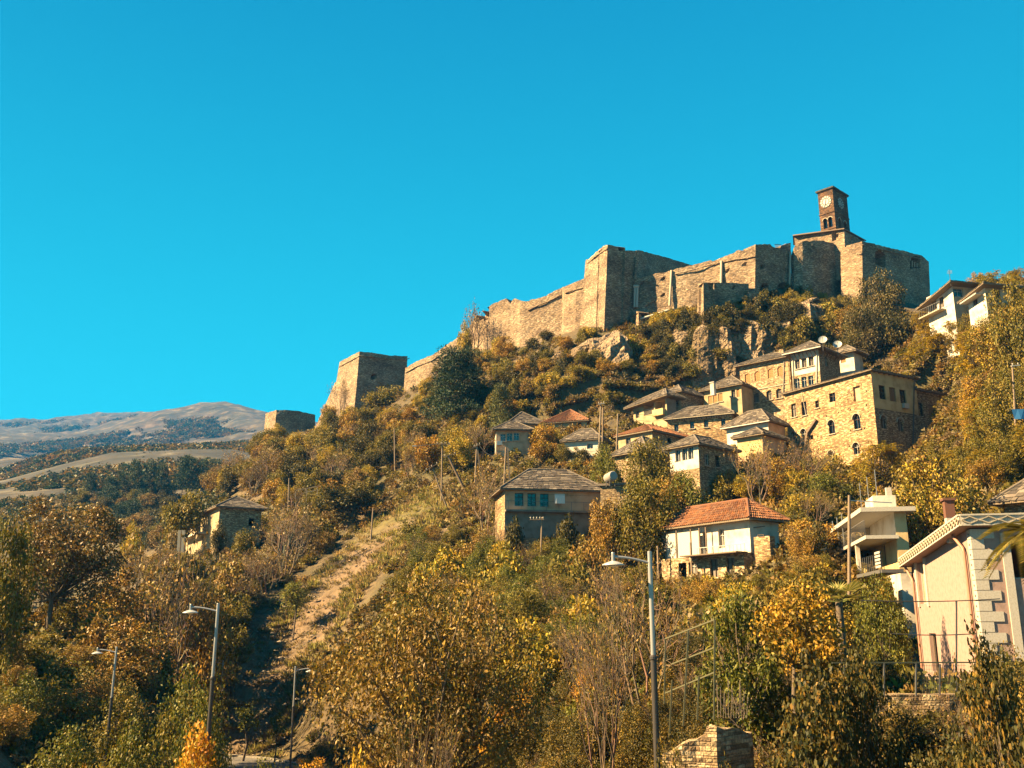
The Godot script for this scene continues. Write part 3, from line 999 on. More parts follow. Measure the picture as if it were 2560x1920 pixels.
# ---------------------------------------------------------------- cliffs and boulders
func crag(called: String, label: String, pts: Array, group := "", sd := 1, sunk := 3.0) -> void:
	# a rock face given like a rampart, with deep rough relief
	var tops := PackedVector3Array()
	var feet := PackedVector3Array()
	for i in pts.size():
		var s: Array = pts[i]
		var t := at(s[0], s[1], s[4])
		var f := at(s[2], s[3], s[5])
		if sunk > 0.0:
			f = at(s[2], s[3], s[5] + sunk)
			f.y -= 3.0
		if i > 0:
			var lt := tops[tops.size() - 1]
			var lf := feet[feet.size() - 1]
			var n := maxi(1, int(lt.distance_to(t) / 0.6))
			for k in range(1, n):
				tops.append(lt.lerp(t, float(k) / n))
				feet.append(lf.lerp(f, float(k) / n))
		tops.append(t)
		feet.append(f)
	var rows := 26
	var mb := Mb.new()
	var last := PackedVector3Array()
	var cols := []
	var tint := []
	for i in tops.size():
		var a := tops[maxi(i - 3, 0)]
		var b := tops[mini(i + 3, tops.size() - 1)]
		var out := Vector3(b.x - a.x, 0, b.z - a.z).normalized().cross(Vector3.UP)
		var col := PackedVector3Array()
		for r in rows + 1:
			var f := float(r) / rows
			var p := tops[i].lerp(feet[i], f)
			var q := p + Vector3(sd * 31.0, 0, 0)
			var ridge := 1.0 - absf(broad_noise.get_noise_3d(q.x * 6.5, q.y * 0.8, q.z * 6.5)) * 2.2
			var d := 2.2 * ridge - 1.2 + 0.9 * rough_noise.get_noise_3d(q.x * 0.5, q.y * 0.25, q.z * 0.5) + 0.35 * rough_noise.get_noise_3dv(q * 2.0)
			d += 0.5 * sin(PI * f)
			if f < 0.12:
				d -= (0.12 - f) * 28.0
				p.y += (0.12 - f) * 3.0
			var edge := minf(float(i), float(tops.size() - 1 - i)) / 3.0
			if edge < 1.0:
				d -= (1.0 - edge) * 2.0
			col.append(p + out * d)
		cols.append(col)
	for i in cols.size() - 1:
		for r in rows:
			var p: Vector3 = cols[i][r]
			var g := broad_noise.get_noise_3d(p.x * 3.0, p.y * 3.0 + 40.0, p.z * 3.0)
			var tone := Color(1, 1, 1).lerp(Color(0.55, 0.52, 0.42), clampf(0.4 + g * 2.0, 0.0, 1.0))
			mb.quad(cols[i][r + 1], cols[i + 1][r + 1], cols[i + 1][r], cols[i][r], tone)
	var o := part(self, called, mb, mats["rock"])
	tag(o, label, "cliff", group)

func build_cliffs() -> void:
	crag("cliff", "bare grey and tan rock face under the corner bastion", [[1270, 912, 1262, 1010, 178, 168], [1320, 888, 1315, 1010, 173, 162], [1380, 868, 1375, 1000, 169, 158], [1440, 850, 1432, 1000, 165, 154], [1490, 832, 1480, 1000, 163, 152], [1530, 818, 1525, 1000, 161.5, 150.5], [1565, 820, 1560, 1000, 161.5, 150.5], [1600, 838, 1600, 990, 164, 155]], "", 1)
	crag("cliff", "pale rock buttress beneath the sunlit curtain wall", [[1632, 826, 1625, 1000, 166, 157], [1660, 815, 1655, 1000, 162, 153], [1700, 806, 1695, 1000, 159, 150], [1740, 800, 1740, 1000, 156.5, 149.5], [1780, 800, 1782, 990, 155.5, 149.5], [1840, 795, 1842, 975, 155.5, 150], [1920, 785, 1920, 955, 156.5, 150.5], [1990, 780, 1990, 940, 158.5, 151.5]], "", 3)
	crag("boulder", "big rounded boulder standing under the round tower", [[1985, 756, 1975, 860, 160, 156], [2005, 740, 2000, 860, 156.5, 152], [2025, 735, 2025, 860, 155, 151], [2045, 745, 2048, 860, 156.5, 153], [2062, 762, 2066, 860, 160, 157]], "", 5)
	crag("boulder", "small pale boulder beside the tall dark tree", [[2106, 775, 2103, 815, 157, 155], [2118, 765, 2116, 815, 155, 153.5], [2132, 775, 2134, 815, 157, 155]], "", 6)

# ---------------------------------------------------------------- houses
const ZOOM := {"a": [0.0, 980.0, 0.32550], "t": [1900.0, 430.0, 0.29837], "m": [1500.0, 820.0, 0.27125], "r": [1960.0, 820.0, 0.27125], "k": [1160.0, 980.0, 0.27125], "n": [1560.0, 1200.0, 0.27125], "p": [1960.0, 1200.0, 0.27125]}
const SLATE := [Color(0.075, 0.058, 0.045), Color(0.105, 0.083, 0.063), Color(0.14, 0.112, 0.085), Color(0.055, 0.043, 0.034), Color(0.19, 0.155, 0.12)]
const CLAY := [Color(0.22, 0.08, 0.026), Color(0.28, 0.105, 0.034), Color(0.18, 0.068, 0.028), Color(0.24, 0.115, 0.055)]

func zp(z: String, x: float, y: float) -> Vector2:
	var q: Array = ZOOM[z]
	return Vector2(q[0] + x * q[2], q[1] + y * q[2])

func see(z: String, x: float, y: float, d: float) -> Vector3:
	var p := zp(z, x, y)
	return at(p.x, p.y, d)

# where a sight line meets the face of a house: [distance from the corner, height above the base]
func on_face(h: Dictionary, side: bool, z: String, x: float, y: float) -> Vector2:
	var q := zp(z, x, y)
	var dir := ray(q.x, q.y)
	var n: Vector3 = h.ux if side else h.uz
	var t: float = n.dot(h.corner) / n.dot(dir)
	var p: Vector3 = dir * t - h.corner
	return Vector2(p.dot(-h.uz) if side else p.dot(-h.ux), p.y)

# s: z zoom, c corner [x, eave y], b base y, l left end x, r right end x, d depth, yaw
func plot(called: String, label: String, s: Dictionary, group := "", category := "house") -> Dictionary:
	var turn := deg_to_rad(s.yaw)
	var eave: Vector3 = see(s.z, s.c[0], s.c[1], s.d)
	var foot: Vector3 = see(s.z, s.c[0], s.b, s.d)
	var h := {"z": s.z, "ux": Vector3(cos(turn), 0, -sin(turn)), "uz": Vector3(sin(turn), 0, cos(turn))}
	h.corner = Vector3(eave.x, foot.y, eave.z)
	h.h = eave.y - foot.y
	h.a = s.a if s.has("a") else reach(eave, -h.ux, zp(s.z, s.l, 0).x)
	h.bb = s.bb if s.has("bb") else reach(eave, -h.uz, zp(s.z, s.r, 0).x)
	h.node = thing(called, label, category, h.corner, turn, group)
	pads.append([h.corner, h.ux, h.uz, h.a, h.bb])
	return h

# style: [frame material, pane material, kind]; kind: "sash", "shut" (closed shutter), "void", "blank"
func window_on(h: Dictionary, side: bool, x: float, y: float, w: float, tall: float, style: Array, arched := false, extra := "") -> Array:
	var p := on_face(h, side, h.z, x, y)
	var cx := p.x
	var y0 := p.y - tall * 0.5
	var y1 := p.y + tall * 0.5
	var deep := 0.24
	var o := Vector3(0, 0, -cx) if side else Vector3(-cx, 0, 0)
	var turn := PI / 2 if side else 0.0
	var mb := Mb.new()
	var f := 0.045
	var kind: String = style[2]
	for sx in [-1, 1]:
		mb.box(Vector3(sx * (w / 2 - f / 2), p.y, -deep + 0.03), Vector3(f, tall, 0.08))
	mb.box(Vector3(0, y0 + f / 2, -deep + 0.034), Vector3(w - 0.01, f, 0.08))
	mb.box(Vector3(0, y1 - f / 2, -deep + 0.034), Vector3(w - 0.01, f, 0.08))
	if kind == "sash":
		mb.box(Vector3(0, p.y, -deep + 0.036), Vector3(f * 0.9, tall - 0.01, 0.07))
		mb.box(Vector3(0, y0 + tall * 0.66, -deep + 0.038), Vector3(w - 0.02, f * 0.8, 0.07))
	var win := part(h.node, "window", mb, mats[style[0]], o, turn)
	var pm := Mb.new()
	if kind == "shut":
		for sx in [-1, 1]:
			pm = Mb.new()
			pm.box(Vector3(sx * w * 0.245, p.y, -deep + 0.11), Vector3(w * 0.47, tall - 0.1, 0.05))
			for k in 5:
				pm.box(Vector3(sx * w * 0.245, y0 + tall * (0.14 + 0.18 * k), -deep + 0.145), Vector3(w * 0.36, 0.05, 0.03))
			part(win, "shutter", pm, mats[style[1]])
	elif kind != "void":
		pm.box(Vector3(0, p.y, -deep - 0.02), Vector3(w, tall, 0.012))
		part(win, "pane" if kind != "blank" else "infill", pm, mats[style[1]])
	if extra.contains("s"):
		var sl := Mb.new()
		sl.box(Vector3(0, y0 - 0.05, 0.0), Vector3(w + 0.24, 0.1, 0.28))
		part(win, "sill", sl, mats["pale_stone"])
	if extra.contains("a"):
		var rn := Mb.new()
		var r := w * 0.5 + 0.13
		for k in 8:
			var a0 := PI * k / 8.0
			var a1 := PI * (k + 1) / 8.0
			rn.bar(Vector3(cos(a0) * r, y1 - w * 0.5 + sin(a0) * r, 0.02), Vector3(cos(a1) * r, y1 - w * 0.5 + sin(a1) * r, 0.02), 0.26, 0.09)
		part(win, "arch_ring", rn, mats["pale_stone"])
	if extra.contains("q"):
		for sx in [-1, 1]:
			for k in 6:
				var qb := Mb.new()
				var qw := 0.34 if k % 2 else 0.2
				qb.box(Vector3(sx * (w / 2 + qw / 2), y0 + tall * (k + 0.5) / 6.0, 0.0), Vector3(qw, tall / 6.0 - 0.03, 0.07))
				part(win, "quoin", qb, mats["brick_edge"])
	return [cx - w * 0.5, cx + w * 0.5, y0, y1, arched]

func corner_wall(h: Dictionary, side: bool, y0: float, y1: float, openings: Array, mat: String, called := "wall", reveal := 0.24) -> void:
	var mb := Mb.new()
	var list := []
	for q in openings:
		if q[2] >= y0 - 0.01 and q[3] <= y1 + 0.01:
			if side:
				list.append([q[0], q[1], q[2] - y0, q[3] - y0, q[4]])
			else:
				list.append([h.a - q[1], h.a - q[0], q[2] - y0, q[3] - y0, q[4]])
	if side:
		wall_face(mb, Vector3(0, y0, 0), Vector3.FORWARD, Vector3.RIGHT, h.bb, y1 - y0, list, reveal)
	else:
		wall_face(mb, Vector3(-h.a, y0, 0), Vector3.RIGHT, Vector3.BACK, h.a, y1 - y0, list, reveal)
	part(h.node, called, mb, mats[mat])

func back_walls(h: Dictionary, mat: String) -> void:
	var mb := Mb.new()
	wall_face(mb, Vector3(0, 0, -h.bb), Vector3.LEFT, Vector3.FORWARD, h.a, h.h, [])
	wall_face(mb, Vector3(-h.a, 0, -h.bb), Vector3.BACK, Vector3.LEFT, h.bb, h.h, [])
	part(h.node, "wall", mb, mats[mat])
	# footing down into the slope
	var ft := Mb.new()
	ft.box(Vector3(-h.a / 2, -2.0, -h.bb / 2), Vector3(h.a - 0.06, 4.0, h.bb - 0.06))
	part(h.node, "footing", ft, mats[mat])

# kind: "hip", "hip_x", "hip_z", "gable_x", "shed" ; covering "slate" or "tile"
func roof_on(h: Dictionary, kind: String, rise: float, over := 0.5, cover := "slate", drop := 0.0) -> void:
	var a: float = h.a
	var b: float = h.bb
	var y: float = h.h
	var deck := Mb.new()
	var fl := Vector3(-a - over, y - drop, over)
	var fr := Vector3(over, y, over)
	var br := Vector3(over, y, -b - over)
	var bl := Vector3(-a - over, y - drop, -b - over)
	var soff := Color(0.20, 0.15, 0.10)
	var lift := Vector3(0, 0.14, 0)
	deck.quad(fl, bl, br, fr, soff)
	for e in [[fl, fr], [fr, br], [br, bl], [bl, fl]]:
		deck.quad(e[0], e[1], e[1] + lift, e[0] + lift, soff)
	var rf := part(h.node, "roof", deck, mats["slate"])
	var top := Mb.new()
	var tones: Array = SLATE if cover == "slate" else CLAY
	var row := 0.42 if cover == "slate" else 0.36
	var wide := 0.5 if cover == "slate" else 0.26
	var rib := 0.0 if cover == "slate" else 0.07
	fl += lift
	fr += lift
	br += lift
	bl += lift
	var along_x := a >= b
	if kind.ends_with("_x"):
		along_x = true
	if kind.ends_with("_z"):
		along_x = false
	if kind == "shed":
		slate_plane(top, fl, fr, bl + Vector3(0, rise, 0), br + Vector3(0, rise, 0), row, wide, tones, rib)
		top.tri(fr, br, br + Vector3(0, rise, 0), soff)
		top.tri(bl, fl, bl + Vector3(0, rise, 0), soff)
		top.quad(bl, br, br + Vector3(0, rise, 0), bl + Vector3(0, rise, 0), soff)
	else:
		var inset := minf(a, b) * 0.5 + over
		if kind.begins_with("gable"):
			inset = 0.0
		var r0: Vector3
		var r1: Vector3
		if along_x:
			r0 = (fl + bl) * 0.5 + Vector3(minf(inset, a * 0.5), rise, 0)
			r1 = (fr + br) * 0.5 + Vector3(-minf(inset, a * 0.5), rise, 0)
			slate_plane(top, fl, fr, r0, r1, row, wide, tones, rib)
			slate_plane(top, br, bl, r1, r0, row, wide, tones, rib)
			slate_plane(top, fr, br, r1, r1, row, wide, tones, rib)
			slate_plane(top, bl, fl, r0, r0, row, wide, tones, rib)
		else:
			r0 = (fl + fr) * 0.5 + Vector3(0, rise, -minf(inset, b * 0.5))
			r1 = (bl + br) * 0.5 + Vector3(0, rise, minf(inset, b * 0.5))
			slate_plane(top, fr, br, r0, r1, row, wide, tones, rib)
			slate_plane(top, bl, fl, r1, r0, row, wide, tones, rib)
			slate_plane(top, fl, fr, r0, r0, row, wide, tones, rib)
			slate_plane(top, br, bl, r1, r1, row, wide, tones, rib)
		var cap := Mb.new()
		var tone: Color = tones[2]
		cap.tube(PackedVector3Array([r0 + Vector3(0, 0.04, 0), r1 + Vector3(0, 0.04, 0)]), PackedFloat32Array([0.12, 0.12]), 6, tone)
		if not kind.begins_with("gable"):
			for e in ([[fl, r0], [bl, r0], [fr, r1], [br, r1]] if along_x else [[fl, r0], [fr, r0], [bl, r1], [br, r1]]):
				cap.tube(PackedVector3Array([e[0] + Vector3(0, 0.06, 0), e[1] + Vector3(0, 0.04, 0)]), PackedFloat32Array([0.11, 0.11]), 6, tone)
		part(rf, "ridge_stones", cap, mats["slate" if cover == "slate" else "clay_tile"])
	var sl := part(rf, "roof_slates" if cover == "slate" else "roof_tiles", top, mats["slate" if cover == "slate" else "clay_tile"])
	sl.set_meta("kind", "stuff")

func bar_part(parent: Node, called: String, a: Vector3, b: Vector3, w: float, t: float, mat: String) -> MeshInstance3D:
	var mb := Mb.new()
	mb.bar(a, b, w, t)
	return part(parent, called, mb, mats[mat])

func box_part(parent: Node, called: String, c: Vector3, s: Vector3, mat: String) -> MeshInstance3D:
	var mb := Mb.new()
	mb.box(c, s)
	return part(parent, called, mb, mats[mat])

func local_at(h: Dictionary, side: bool, x: float, y: float, off := 0.0) -> Vector3:
	var p := on_face(h, side, h.z, x, y)
	return Vector3(off, p.y, -p.x) if side else Vector3(-p.x, p.y, off)

func dish(z: String, x: float, y: float, d: float, r: float, label: String) -> void:
	var t := thing("satellite_dish", label, "satellite dish", see(z, x, y, d), 0.0)
	var tilt := Basis(Vector3.UP, -0.35) * Basis(Vector3.RIGHT, PI / 2 - 0.35)
	var mb := Mb.new()
	mb.lathe(Vector3.ZERO, [Vector2(0, 0), Vector2(r * 0.5, 0.03), Vector2(r * 0.8, 0.09), Vector2(r, 0.16), Vector2(r * 0.8, 0.06), Vector2(0, -0.03)], 20, Color.WHITE, tilt)
	part(t, "reflector", mb, mats["dish_white"])
	bar_part(t, "mast", Vector3(0, 0, -0.1), Vector3(0, -1.6, -0.1), 0.06, 0.06, "rail_iron")
	bar_part(t, "feed_arm", tilt * Vector3(0, 0.1, r * 0.9), tilt * Vector3(0, 0.6, 0), 0.035, 0.035, "rail_iron")
	box_part(t, "receiver", tilt * Vector3(0, 0.6, 0), Vector3(0.1, 0.1, 0.14), "dish_white")

func build_houses() -> void:
	surface_mat("brick_edge", mats["pale_stone"].albedo_texture, 1.3, lin(0.34, 0.22, 0.12), 0.9)
	var brown := ["brown_frame", "glass_dark", "sash"]
	var orange := ["brown_frame", "orange_shutter", "shut"]
	var brownshut := ["brown_frame", "brown_shutter", "shut"]
	var white := ["white_frame", "glass_dark", "sash"]
	var blue := ["white_frame", "glass_sky_tinted", "sash"]
	var curtain := ["brown_frame", "curtain", "sash"]
	var dark := ["brown_frame", "", "void"]
	var h: Dictionary
	var f: Array
	var s: Array

	# tall ochre stone house
	h = plot("stone_house", "tall ochre stone house with arched windows and cream plastered end wall", {"z": "r", "c": [800, 398], "b": 1290, "l": 8, "r": 1208, "d": 110.0, "yaw": -60.0})
	f = [window_on(h, false, 90, 760, 0.85, 1.8, curtain, false, "s"), window_on(h, false, 185, 742, 0.85, 1.85, brown, false, "s"), window_on(h, false, 305, 703, 0.6, 0.95, brown, false, "s"), window_on(h, false, 445, 640, 0.95, 1.15, brown, false),
		window_on(h, false, 672, 605, 1.05, 1.85, ["beige_plaster", "beige_plaster", "blank"]), window_on(h, false, 92, 1012, 0.85, 1.65, white, true, "sa"), window_on(h, false, 184, 992, 0.85, 1.65, white, true, "sa"), window_on(h, false, 440, 914, 0.95, 1.7, brown, true, "sa"),
		window_on(h, false, 672, 864, 1.0, 1.85, brown, true, "sa"), window_on(h, false, 438, 1190, 0.85, 1.6, white, true, "sa"), window_on(h, false, 668, 1112, 0.9, 1.35, white, true, "a"), window_on(h, false, 255, 1008, 0.55, 0.6, dark)]
	for k in [[515, 645], [620, 615], [760, 582], [758, 710], [615, 750], [505, 780], [390, 810], [610, 942], [498, 965], [312, 1003], [605, 1090], [372, 1142], [308, 1150], [740, 925]]:
		f.append(window_on(h, false, k[0], k[1], 0.16, 0.22, dark))
	corner_wall(h, false, 0, h.h, f, "ochre_stone")
	var cut := on_face(h, true, "r", 1000, 762).y
	s = [window_on(h, true, 907, 592, 1.15, 1.75, ["brown_frame", "glass_dark", "sash"]), window_on(h, true, 1002, 612, 1.15, 1.75, brownshut), window_on(h, true, 1097, 632, 1.15, 1.75, brown),
		window_on(h, true, 915, 868, 1.0, 1.55, curtain, true, "a"), window_on(h, true, 1072, 893, 1.0, 1.55, curtain, true, "a")]
	corner_wall(h, true, 0, cut, s, "grey_stone")
	corner_wall(h, true, cut, h.h, s, "ochre_plaster", "plaster_wall")
	back_walls(h, "ochre_stone")
	roof_on(h, "hip", 0.9, 0.45)
	var ac := local_at(h, true, 1107, 722, 0.25)
	box_part(h.node, "air_conditioner", ac, Vector3(0.34, 0.6, 0.85), "lamp_white")
	box_part(h.node, "bricked_opening", local_at(h, false, 445, 706, 0.02), Vector3(0.95, 0.62, 0.05), "ochre_plaster")
	for seg in [[212, 1072, 226, 965], [226, 965, 305, 845]]:
		bar_part(h.node, "drain_chute", local_at(h, false, seg[0], seg[1], 0.2), local_at(h, false, seg[2], seg[3], 0.2), 0.3, 0.28, "weathered_wood")
	bar_part(h.node, "drain_pipe", local_at(h, false, 165, 590, 0.1), local_at(h, false, 208, 800, 0.1), 0.05, 0.05, "pale_stone")
	bar_part(h.node, "drain_pipe", local_at(h, true, 1195, 480, 0.1), local_at(h, true, 1185, 1075, 0.1), 0.09, 0.09, "rail_iron")
	for k in 9:
		var rp: float = h.h - 0.06
		box_part(h.node, "rafter_end", Vector3(0.2, rp, -h.bb * (k + 0.5) / 9.0), Vector3(0.4, 0.1, 0.1), "weathered_wood")
	# annex behind it
	var hb := h
	h = plot("stone_annex", "shaded grey stone annex with brown shutters beside the tall ochre house", {"z": "r", "c": [1212, 575], "b": 1120, "l": 1100, "r": 1625, "d": 110.0 + hb.bb * 0.5 + 0.2, "yaw": -60.0, "a": 5.0})
	s = [window_on(h, true, 1250, 747, 1.4, 1.7, ["brown_frame", "glass_dark", "sash"]), window_on(h, true, 1365, 770, 1.3, 1.75, brownshut), window_on(h, true, 1478, 790, 1.3, 1.75, brownshut), window_on(h, true, 1243, 982, 1.3, 2.0, dark, true, "a"), window_on(h, true, 1365, 1005, 1.3, 1.9, dark, true, "a"), window_on(h, true, 1477, 1010, 1.2, 1.5, dark, true)]
	corner_wall(h, true, 0, h.h, s, "grey_stone")
	corner_wall(h, false, 0, h.h, [], "grey_stone")
	back_walls(h, "grey_stone")
	roof_on(h, "hip", 1.0, 0.5)

	# three storey house with orange shutters
	h = plot("stone_house", "pale stone house with a row of orange shuttered arched windows", {"z": "m", "c": [1742, 272], "b": 850, "l": 1285, "r": 1760, "d": 139.5, "yaw": -42.0, "bb": 9.0})
	f = []
	for k in [[1361, 462], [1450, 441], [1572, 417], [1662, 396]]:
		f.append(window_on(h, false, k[0], k[1], 0.95, 1.5, orange, true, "q"))
	for k in [[1355, 662], [1443, 642], [1560, 618], [1650, 602]]:
		f.append(window_on(h, false, k[0], k[1], 0.95, 1.55, curtain, true, "qs"))
	corner_wall(h, false, 0, h.h, f, "house_stone")
	corner_wall(h, true, 0, h.h, [], "house_stone")
	back_walls(h, "house_stone")
	for k in 14:
		var qb := Mb.new()
		qb.box(Vector3(-0.1 if k % 2 else 0.0, h.h * (k + 0.5) / 14.0, 0.0), Vector3(0.7 if k % 2 else 0.4, h.h / 14.0 - 0.04, 0.1))
		part(h.node, "quoin", qb, mats["brick_edge"], Vector3(-0.4, 0, 0.02))
	bar_part(h.node, "string_course", local_at(h, false, 1290, 597, 0.03), local_at(h, false, 1735, 512, 0.03), 0.12, 0.14, "pale_stone")
	bar_part(h.node, "drain_pipe", local_at(h, false, 1700, 300, 0.12), local_at(h, false, 1690, 620, 0.12), 0.09, 0.09, "rail_iron")
	roof_on(h, "hip", 2.3, 0.7)
	box_part(h.node, "chimney", Vector3(-3.2, h.h + 2.2, -4.5), Vector3(0.8, 1.3, 0.8), "grey_stone")

	# white house above stone floor
	h = plot("white_house", "white plastered house on a stone ground floor with bracketed eaves", {"z": "m", "c": [2010, 195], "b": 600, "l": 1757, "r": 2205, "d": 132.0, "yaw": -45.0})
	cut = on_face(h, false, "m", 1880, 424).y
	f = []
	for k in [[1820, 334], [1882, 320], [1946, 305]]:
		f.append(window_on(h, false, k[0], k[1], 0.8, 1.45, curtain, false, "s"))
	for k in [[1816, 510], [1880, 496], [1943, 485]]:
		f.append(window_on(h, false, k[0], k[1], 0.8, 1.5, white))
	corner_wall(h, false, 0, cut, f, "house_stone")
	corner_wall(h, false, cut, h.h, f, "white_plaster", "plaster_wall")
	s = [window_on(h, true, 2085, 306, 0.8, 1.5, ["white_frame", "glass_dark", "sash"])]
	corner_wall(h, true, 0, h.h, s, "grey_stone")
	back_walls(h, "house_stone")
	roof_on(h, "hip", 2.0, 0.9)
	for k in 7:
		var x: float = -h.a * (k + 0.5) / 7.0
		bar_part(h.node, "bracket", Vector3(x, h.h - 1.0, 0.03), Vector3(x, h.h - 0.08, 0.8), 0.1, 0.1, "weathered_wood")
	for k in 5:
		var zz: float = -h.bb * (k + 0.5) / 5.0
		bar_part(h.node, "bracket", Vector3(0.03, h.h - 1.0, zz), Vector3(0.8, h.h - 0.08, zz), 0.1, 0.1, "weathered_wood")
	bar_part(h.node, "drain_pipe", local_at(h, false, 1779, 260, 0.1), local_at(h, false, 1785, 575, 0.1), 0.09, 0.09, "pale_stone")
	bar_part(h.node, "drain_pipe", local_at(h, false, 2000, 200, 0.1), local_at(h, false, 1996, 520, 0.1), 0.1, 0.1, "white_frame")
	bar_part(h.node, "gutter", Vector3(-h.a - 0.9, h.h + 0.02, 0.96), Vector3(0.9, h.h + 0.02, 0.96), 0.14, 0.14, "white_frame")
	dish("m", 2052, 112, 130.0, 0.62, "white satellite dish on the bracketed white house, over its corner")
	dish("m", 2188, 155, 130.0, 0.62, "white satellite dish standing between the bracketed house and the tall dark tree")
	h = plot("white_house", "narrow white house half hidden behind the tall dark tree", {"z": "r", "c": [640, 225], "b": 440, "l": 500, "r": 720, "d": 138.0, "yaw": -45.0})
	f = [window_on(h, false, 545, 285, 0.8, 1.2, orange)]
	corner_wall(h, false, 0, h.h, f, "white_plaster")
	corner_wall(h, true, 0, h.h, [], "white_plaster")
	back_walls(h, "white_plaster")
	roof_on(h, "hip", 1.4, 0.8)

	# cream house with orange shutters, chimney
	h = plot("cream_house", "cream plastered house with orange shutters and a white chimney", {"z": "m", "c": [1300, 528], "b": 790, "l": 957, "r": 1330, "d": 141.0, "yaw": -42.0, "bb": 8.0})
	f = []
	for k in [[1018, 663], [1063, 652], [1110, 640]]:
		f.append(window_on(h, false, k[0], k[1], 0.78, 1.35, orange, false, "s"))
	f.append(window_on(h, false, 1229, 606, 0.7, 1.25, curtain, false, "s"))
	f.append(window_on(h, false, 1272, 598, 0.5, 1.25, orange))
	corner_wall(h, false, 0, h.h, f, "cream_plaster")
	corner_wall(h, true, 0, h.h, [], "cream_plaster")
	back_walls(h, "cream_plaster")
	roof_on(h, "hip", 2.6, 0.6)
	var ch: Vector3 = h.node.global_transform.affine_inverse() * see("m", 1042, 565, 141.5)
	box_part(h.node, "chimney", ch, Vector3(0.65, 2.0, 0.65), "white_plaster")
	box_part(h.node, "chimney_cap", ch + Vector3(0, 1.05, 0), Vector3(0.85, 0.14, 0.85), "white_stone")

	# cream stone house with three windows
	h = plot("cream_house", "small cream stone house with three windows and a shaded end wall", {"z": "m", "c": [745, 592], "b": 840, "l": 614, "r": 950, "d": 143.0, "yaw": -45.0})
	f = []
	for k in [[634, 717], [671, 703], [708, 692]]:
		f.append(window_on(h, false, k[0], k[1], 0.6, 1.15, white, false, "s"))
	corner_wall(h, false, 0, h.h, f, "cream_plaster")
	corner_wall(h, true, 0, h.h, [], "grey_stone")
	back_walls(h, "grey_stone")
	roof_on(h, "hip", 1.5, 0.5)
	bar_part(h.node, "ledge", local_at(h, true, 750, 745, 0.4), local_at(h, true, 860, 712, 0.4), 0.8, 0.12, "pale_stone")
	# loggia house
	h = plot("loggia_house", "pale house with a deep corner loggia under a long sloping eave", {"z": "m", "c": [612, 640], "b": 915, "l": 305, "r": 700, "d": 141.5, "yaw": -52.0})
	f = [window_on(h, false, 345, 795, 0.8, 1.2, white)]
	var q0 := on_face(h, false, "m", 405, 810)
	var q1 := on_face(h, false, "m", 500, 690)
	var q2 := on_face(h, false, "m", 600, 690)
	f.append([q1.x + 0.12, q0.x, q0.y, h.h - 0.25, false])
	f.append([q2.x, q1.x - 0.12, q0.y, h.h - 0.25, false])
	corner_wall(h, false, 0, h.h, f, "cream_plaster", "wall", 1.6)
	box_part(h.node, "loggia_back", Vector3(-(q0.x + q2.x) / 2, h.h / 2, -1.62), Vector3(q0.x - q2.x + 0.1, h.h - 0.3, 0.05), "beige_plaster")
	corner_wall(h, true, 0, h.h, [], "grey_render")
	back_walls(h, "cream_plaster")
	box_part(h.node, "loggia_parapet", Vector3(-(q2.x + q1.x) / 2, q0.y - 0.1, 0.3), Vector3(absf(q1.x - q2.x), 1.0, 0.6), "ochre_plaster")
	bar_part(h.node, "handrail", Vector3(-q0.x, q0.y + 0.9, -0.1), Vector3(-q1.x, q0.y + 0.9, -0.1), 0.06, 0.06, "white_frame")
	for k in 9:
		var xx := lerpf(-q0.x, -q1.x, (k + 0.5) / 9.0)
		bar_part(h.node, "baluster", Vector3(xx, q0.y, -0.1), Vector3(xx, q0.y + 0.9, -0.1), 0.03, 0.03, "white_frame")
	roof_on(h, "hip", 1.6, 1.1, "slate", 0.6)

	# low slate house, panes tinted for reflected sky
	h = plot("stone_cottage", "long low stone cottage with a slate hip roof and small windows tinted for reflected sky", {"z": "m", "c": [1215, 795], "b": 985, "l": 625, "r": 1285, "d": 126.0, "yaw": -26.0})
	f = []
	for k in [[703, 921], [848, 893], [977, 881], [1136, 870]]:
		f.append(window_on(h, false, k[0], k[1], 0.6, 1.05, ["brown_frame", "glass_sky_tinted", "sash"], false, "s"))
	corner_wall(h, false, 0, h.h, f, "ochre_stone")
	corner_wall(h, true, 0, h.h, [], "grey_stone")
	back_walls(h, "ochre_stone")
	roof_on(h, "hip", 1.9, 0.5)
	for k in 26:
		box_part(h.node, "dentil", Vector3(-h.a * (k + 0.5) / 26.0, h.h - 0.16, 0.14), Vector3(0.16, 0.2, 0.24), "pale_stone")
	bar_part(h.node, "gutter", Vector3(-h.a - 0.5, h.h + 0.03, 0.55), Vector3(0.5, h.h + 0.03, 0.55), 0.12, 0.1, "pale_stone")
	# orange tiled house
	h = plot("tiled_house", "low house under a bright orange clay tile hip roof", {"z": "m", "c": [480, 955], "b": 1120, "l": 168, "r": 870, "d": 117.0, "yaw": -46.0})
	corner_wall(h, false, 0, h.h, [window_on(h, false, 260, 1040, 0.8, 0.9, white)], "cream_plaster")
	corner_wall(h, true, 0, h.h, [window_on(h, true, 640, 1035, 0.8, 0.7, dark)], "grey_stone")
	back_walls(h, "grey_stone")
	roof_on(h, "hip_z", 1.55, 0.45, "tile")
	# slate roofed cottage in the trees
	h = plot("stone_cottage", "slate roofed cottage sunk among trees below the orange tiled roof", {"z": "m", "c": [430, 1140], "b": 1230, "l": 135, "r": 700, "d": 110.0, "yaw": -48.0})
	corner_wall(h, false, 0, h.h, [], "grey_stone")
	corner_wall(h, true, 0, h.h, [window_on(h, true, 560, 1160, 0.7, 0.8, dark)], "grey_stone")
	back_walls(h, "grey_stone")
	roof_on(h, "hip", 2.3, 0.5)
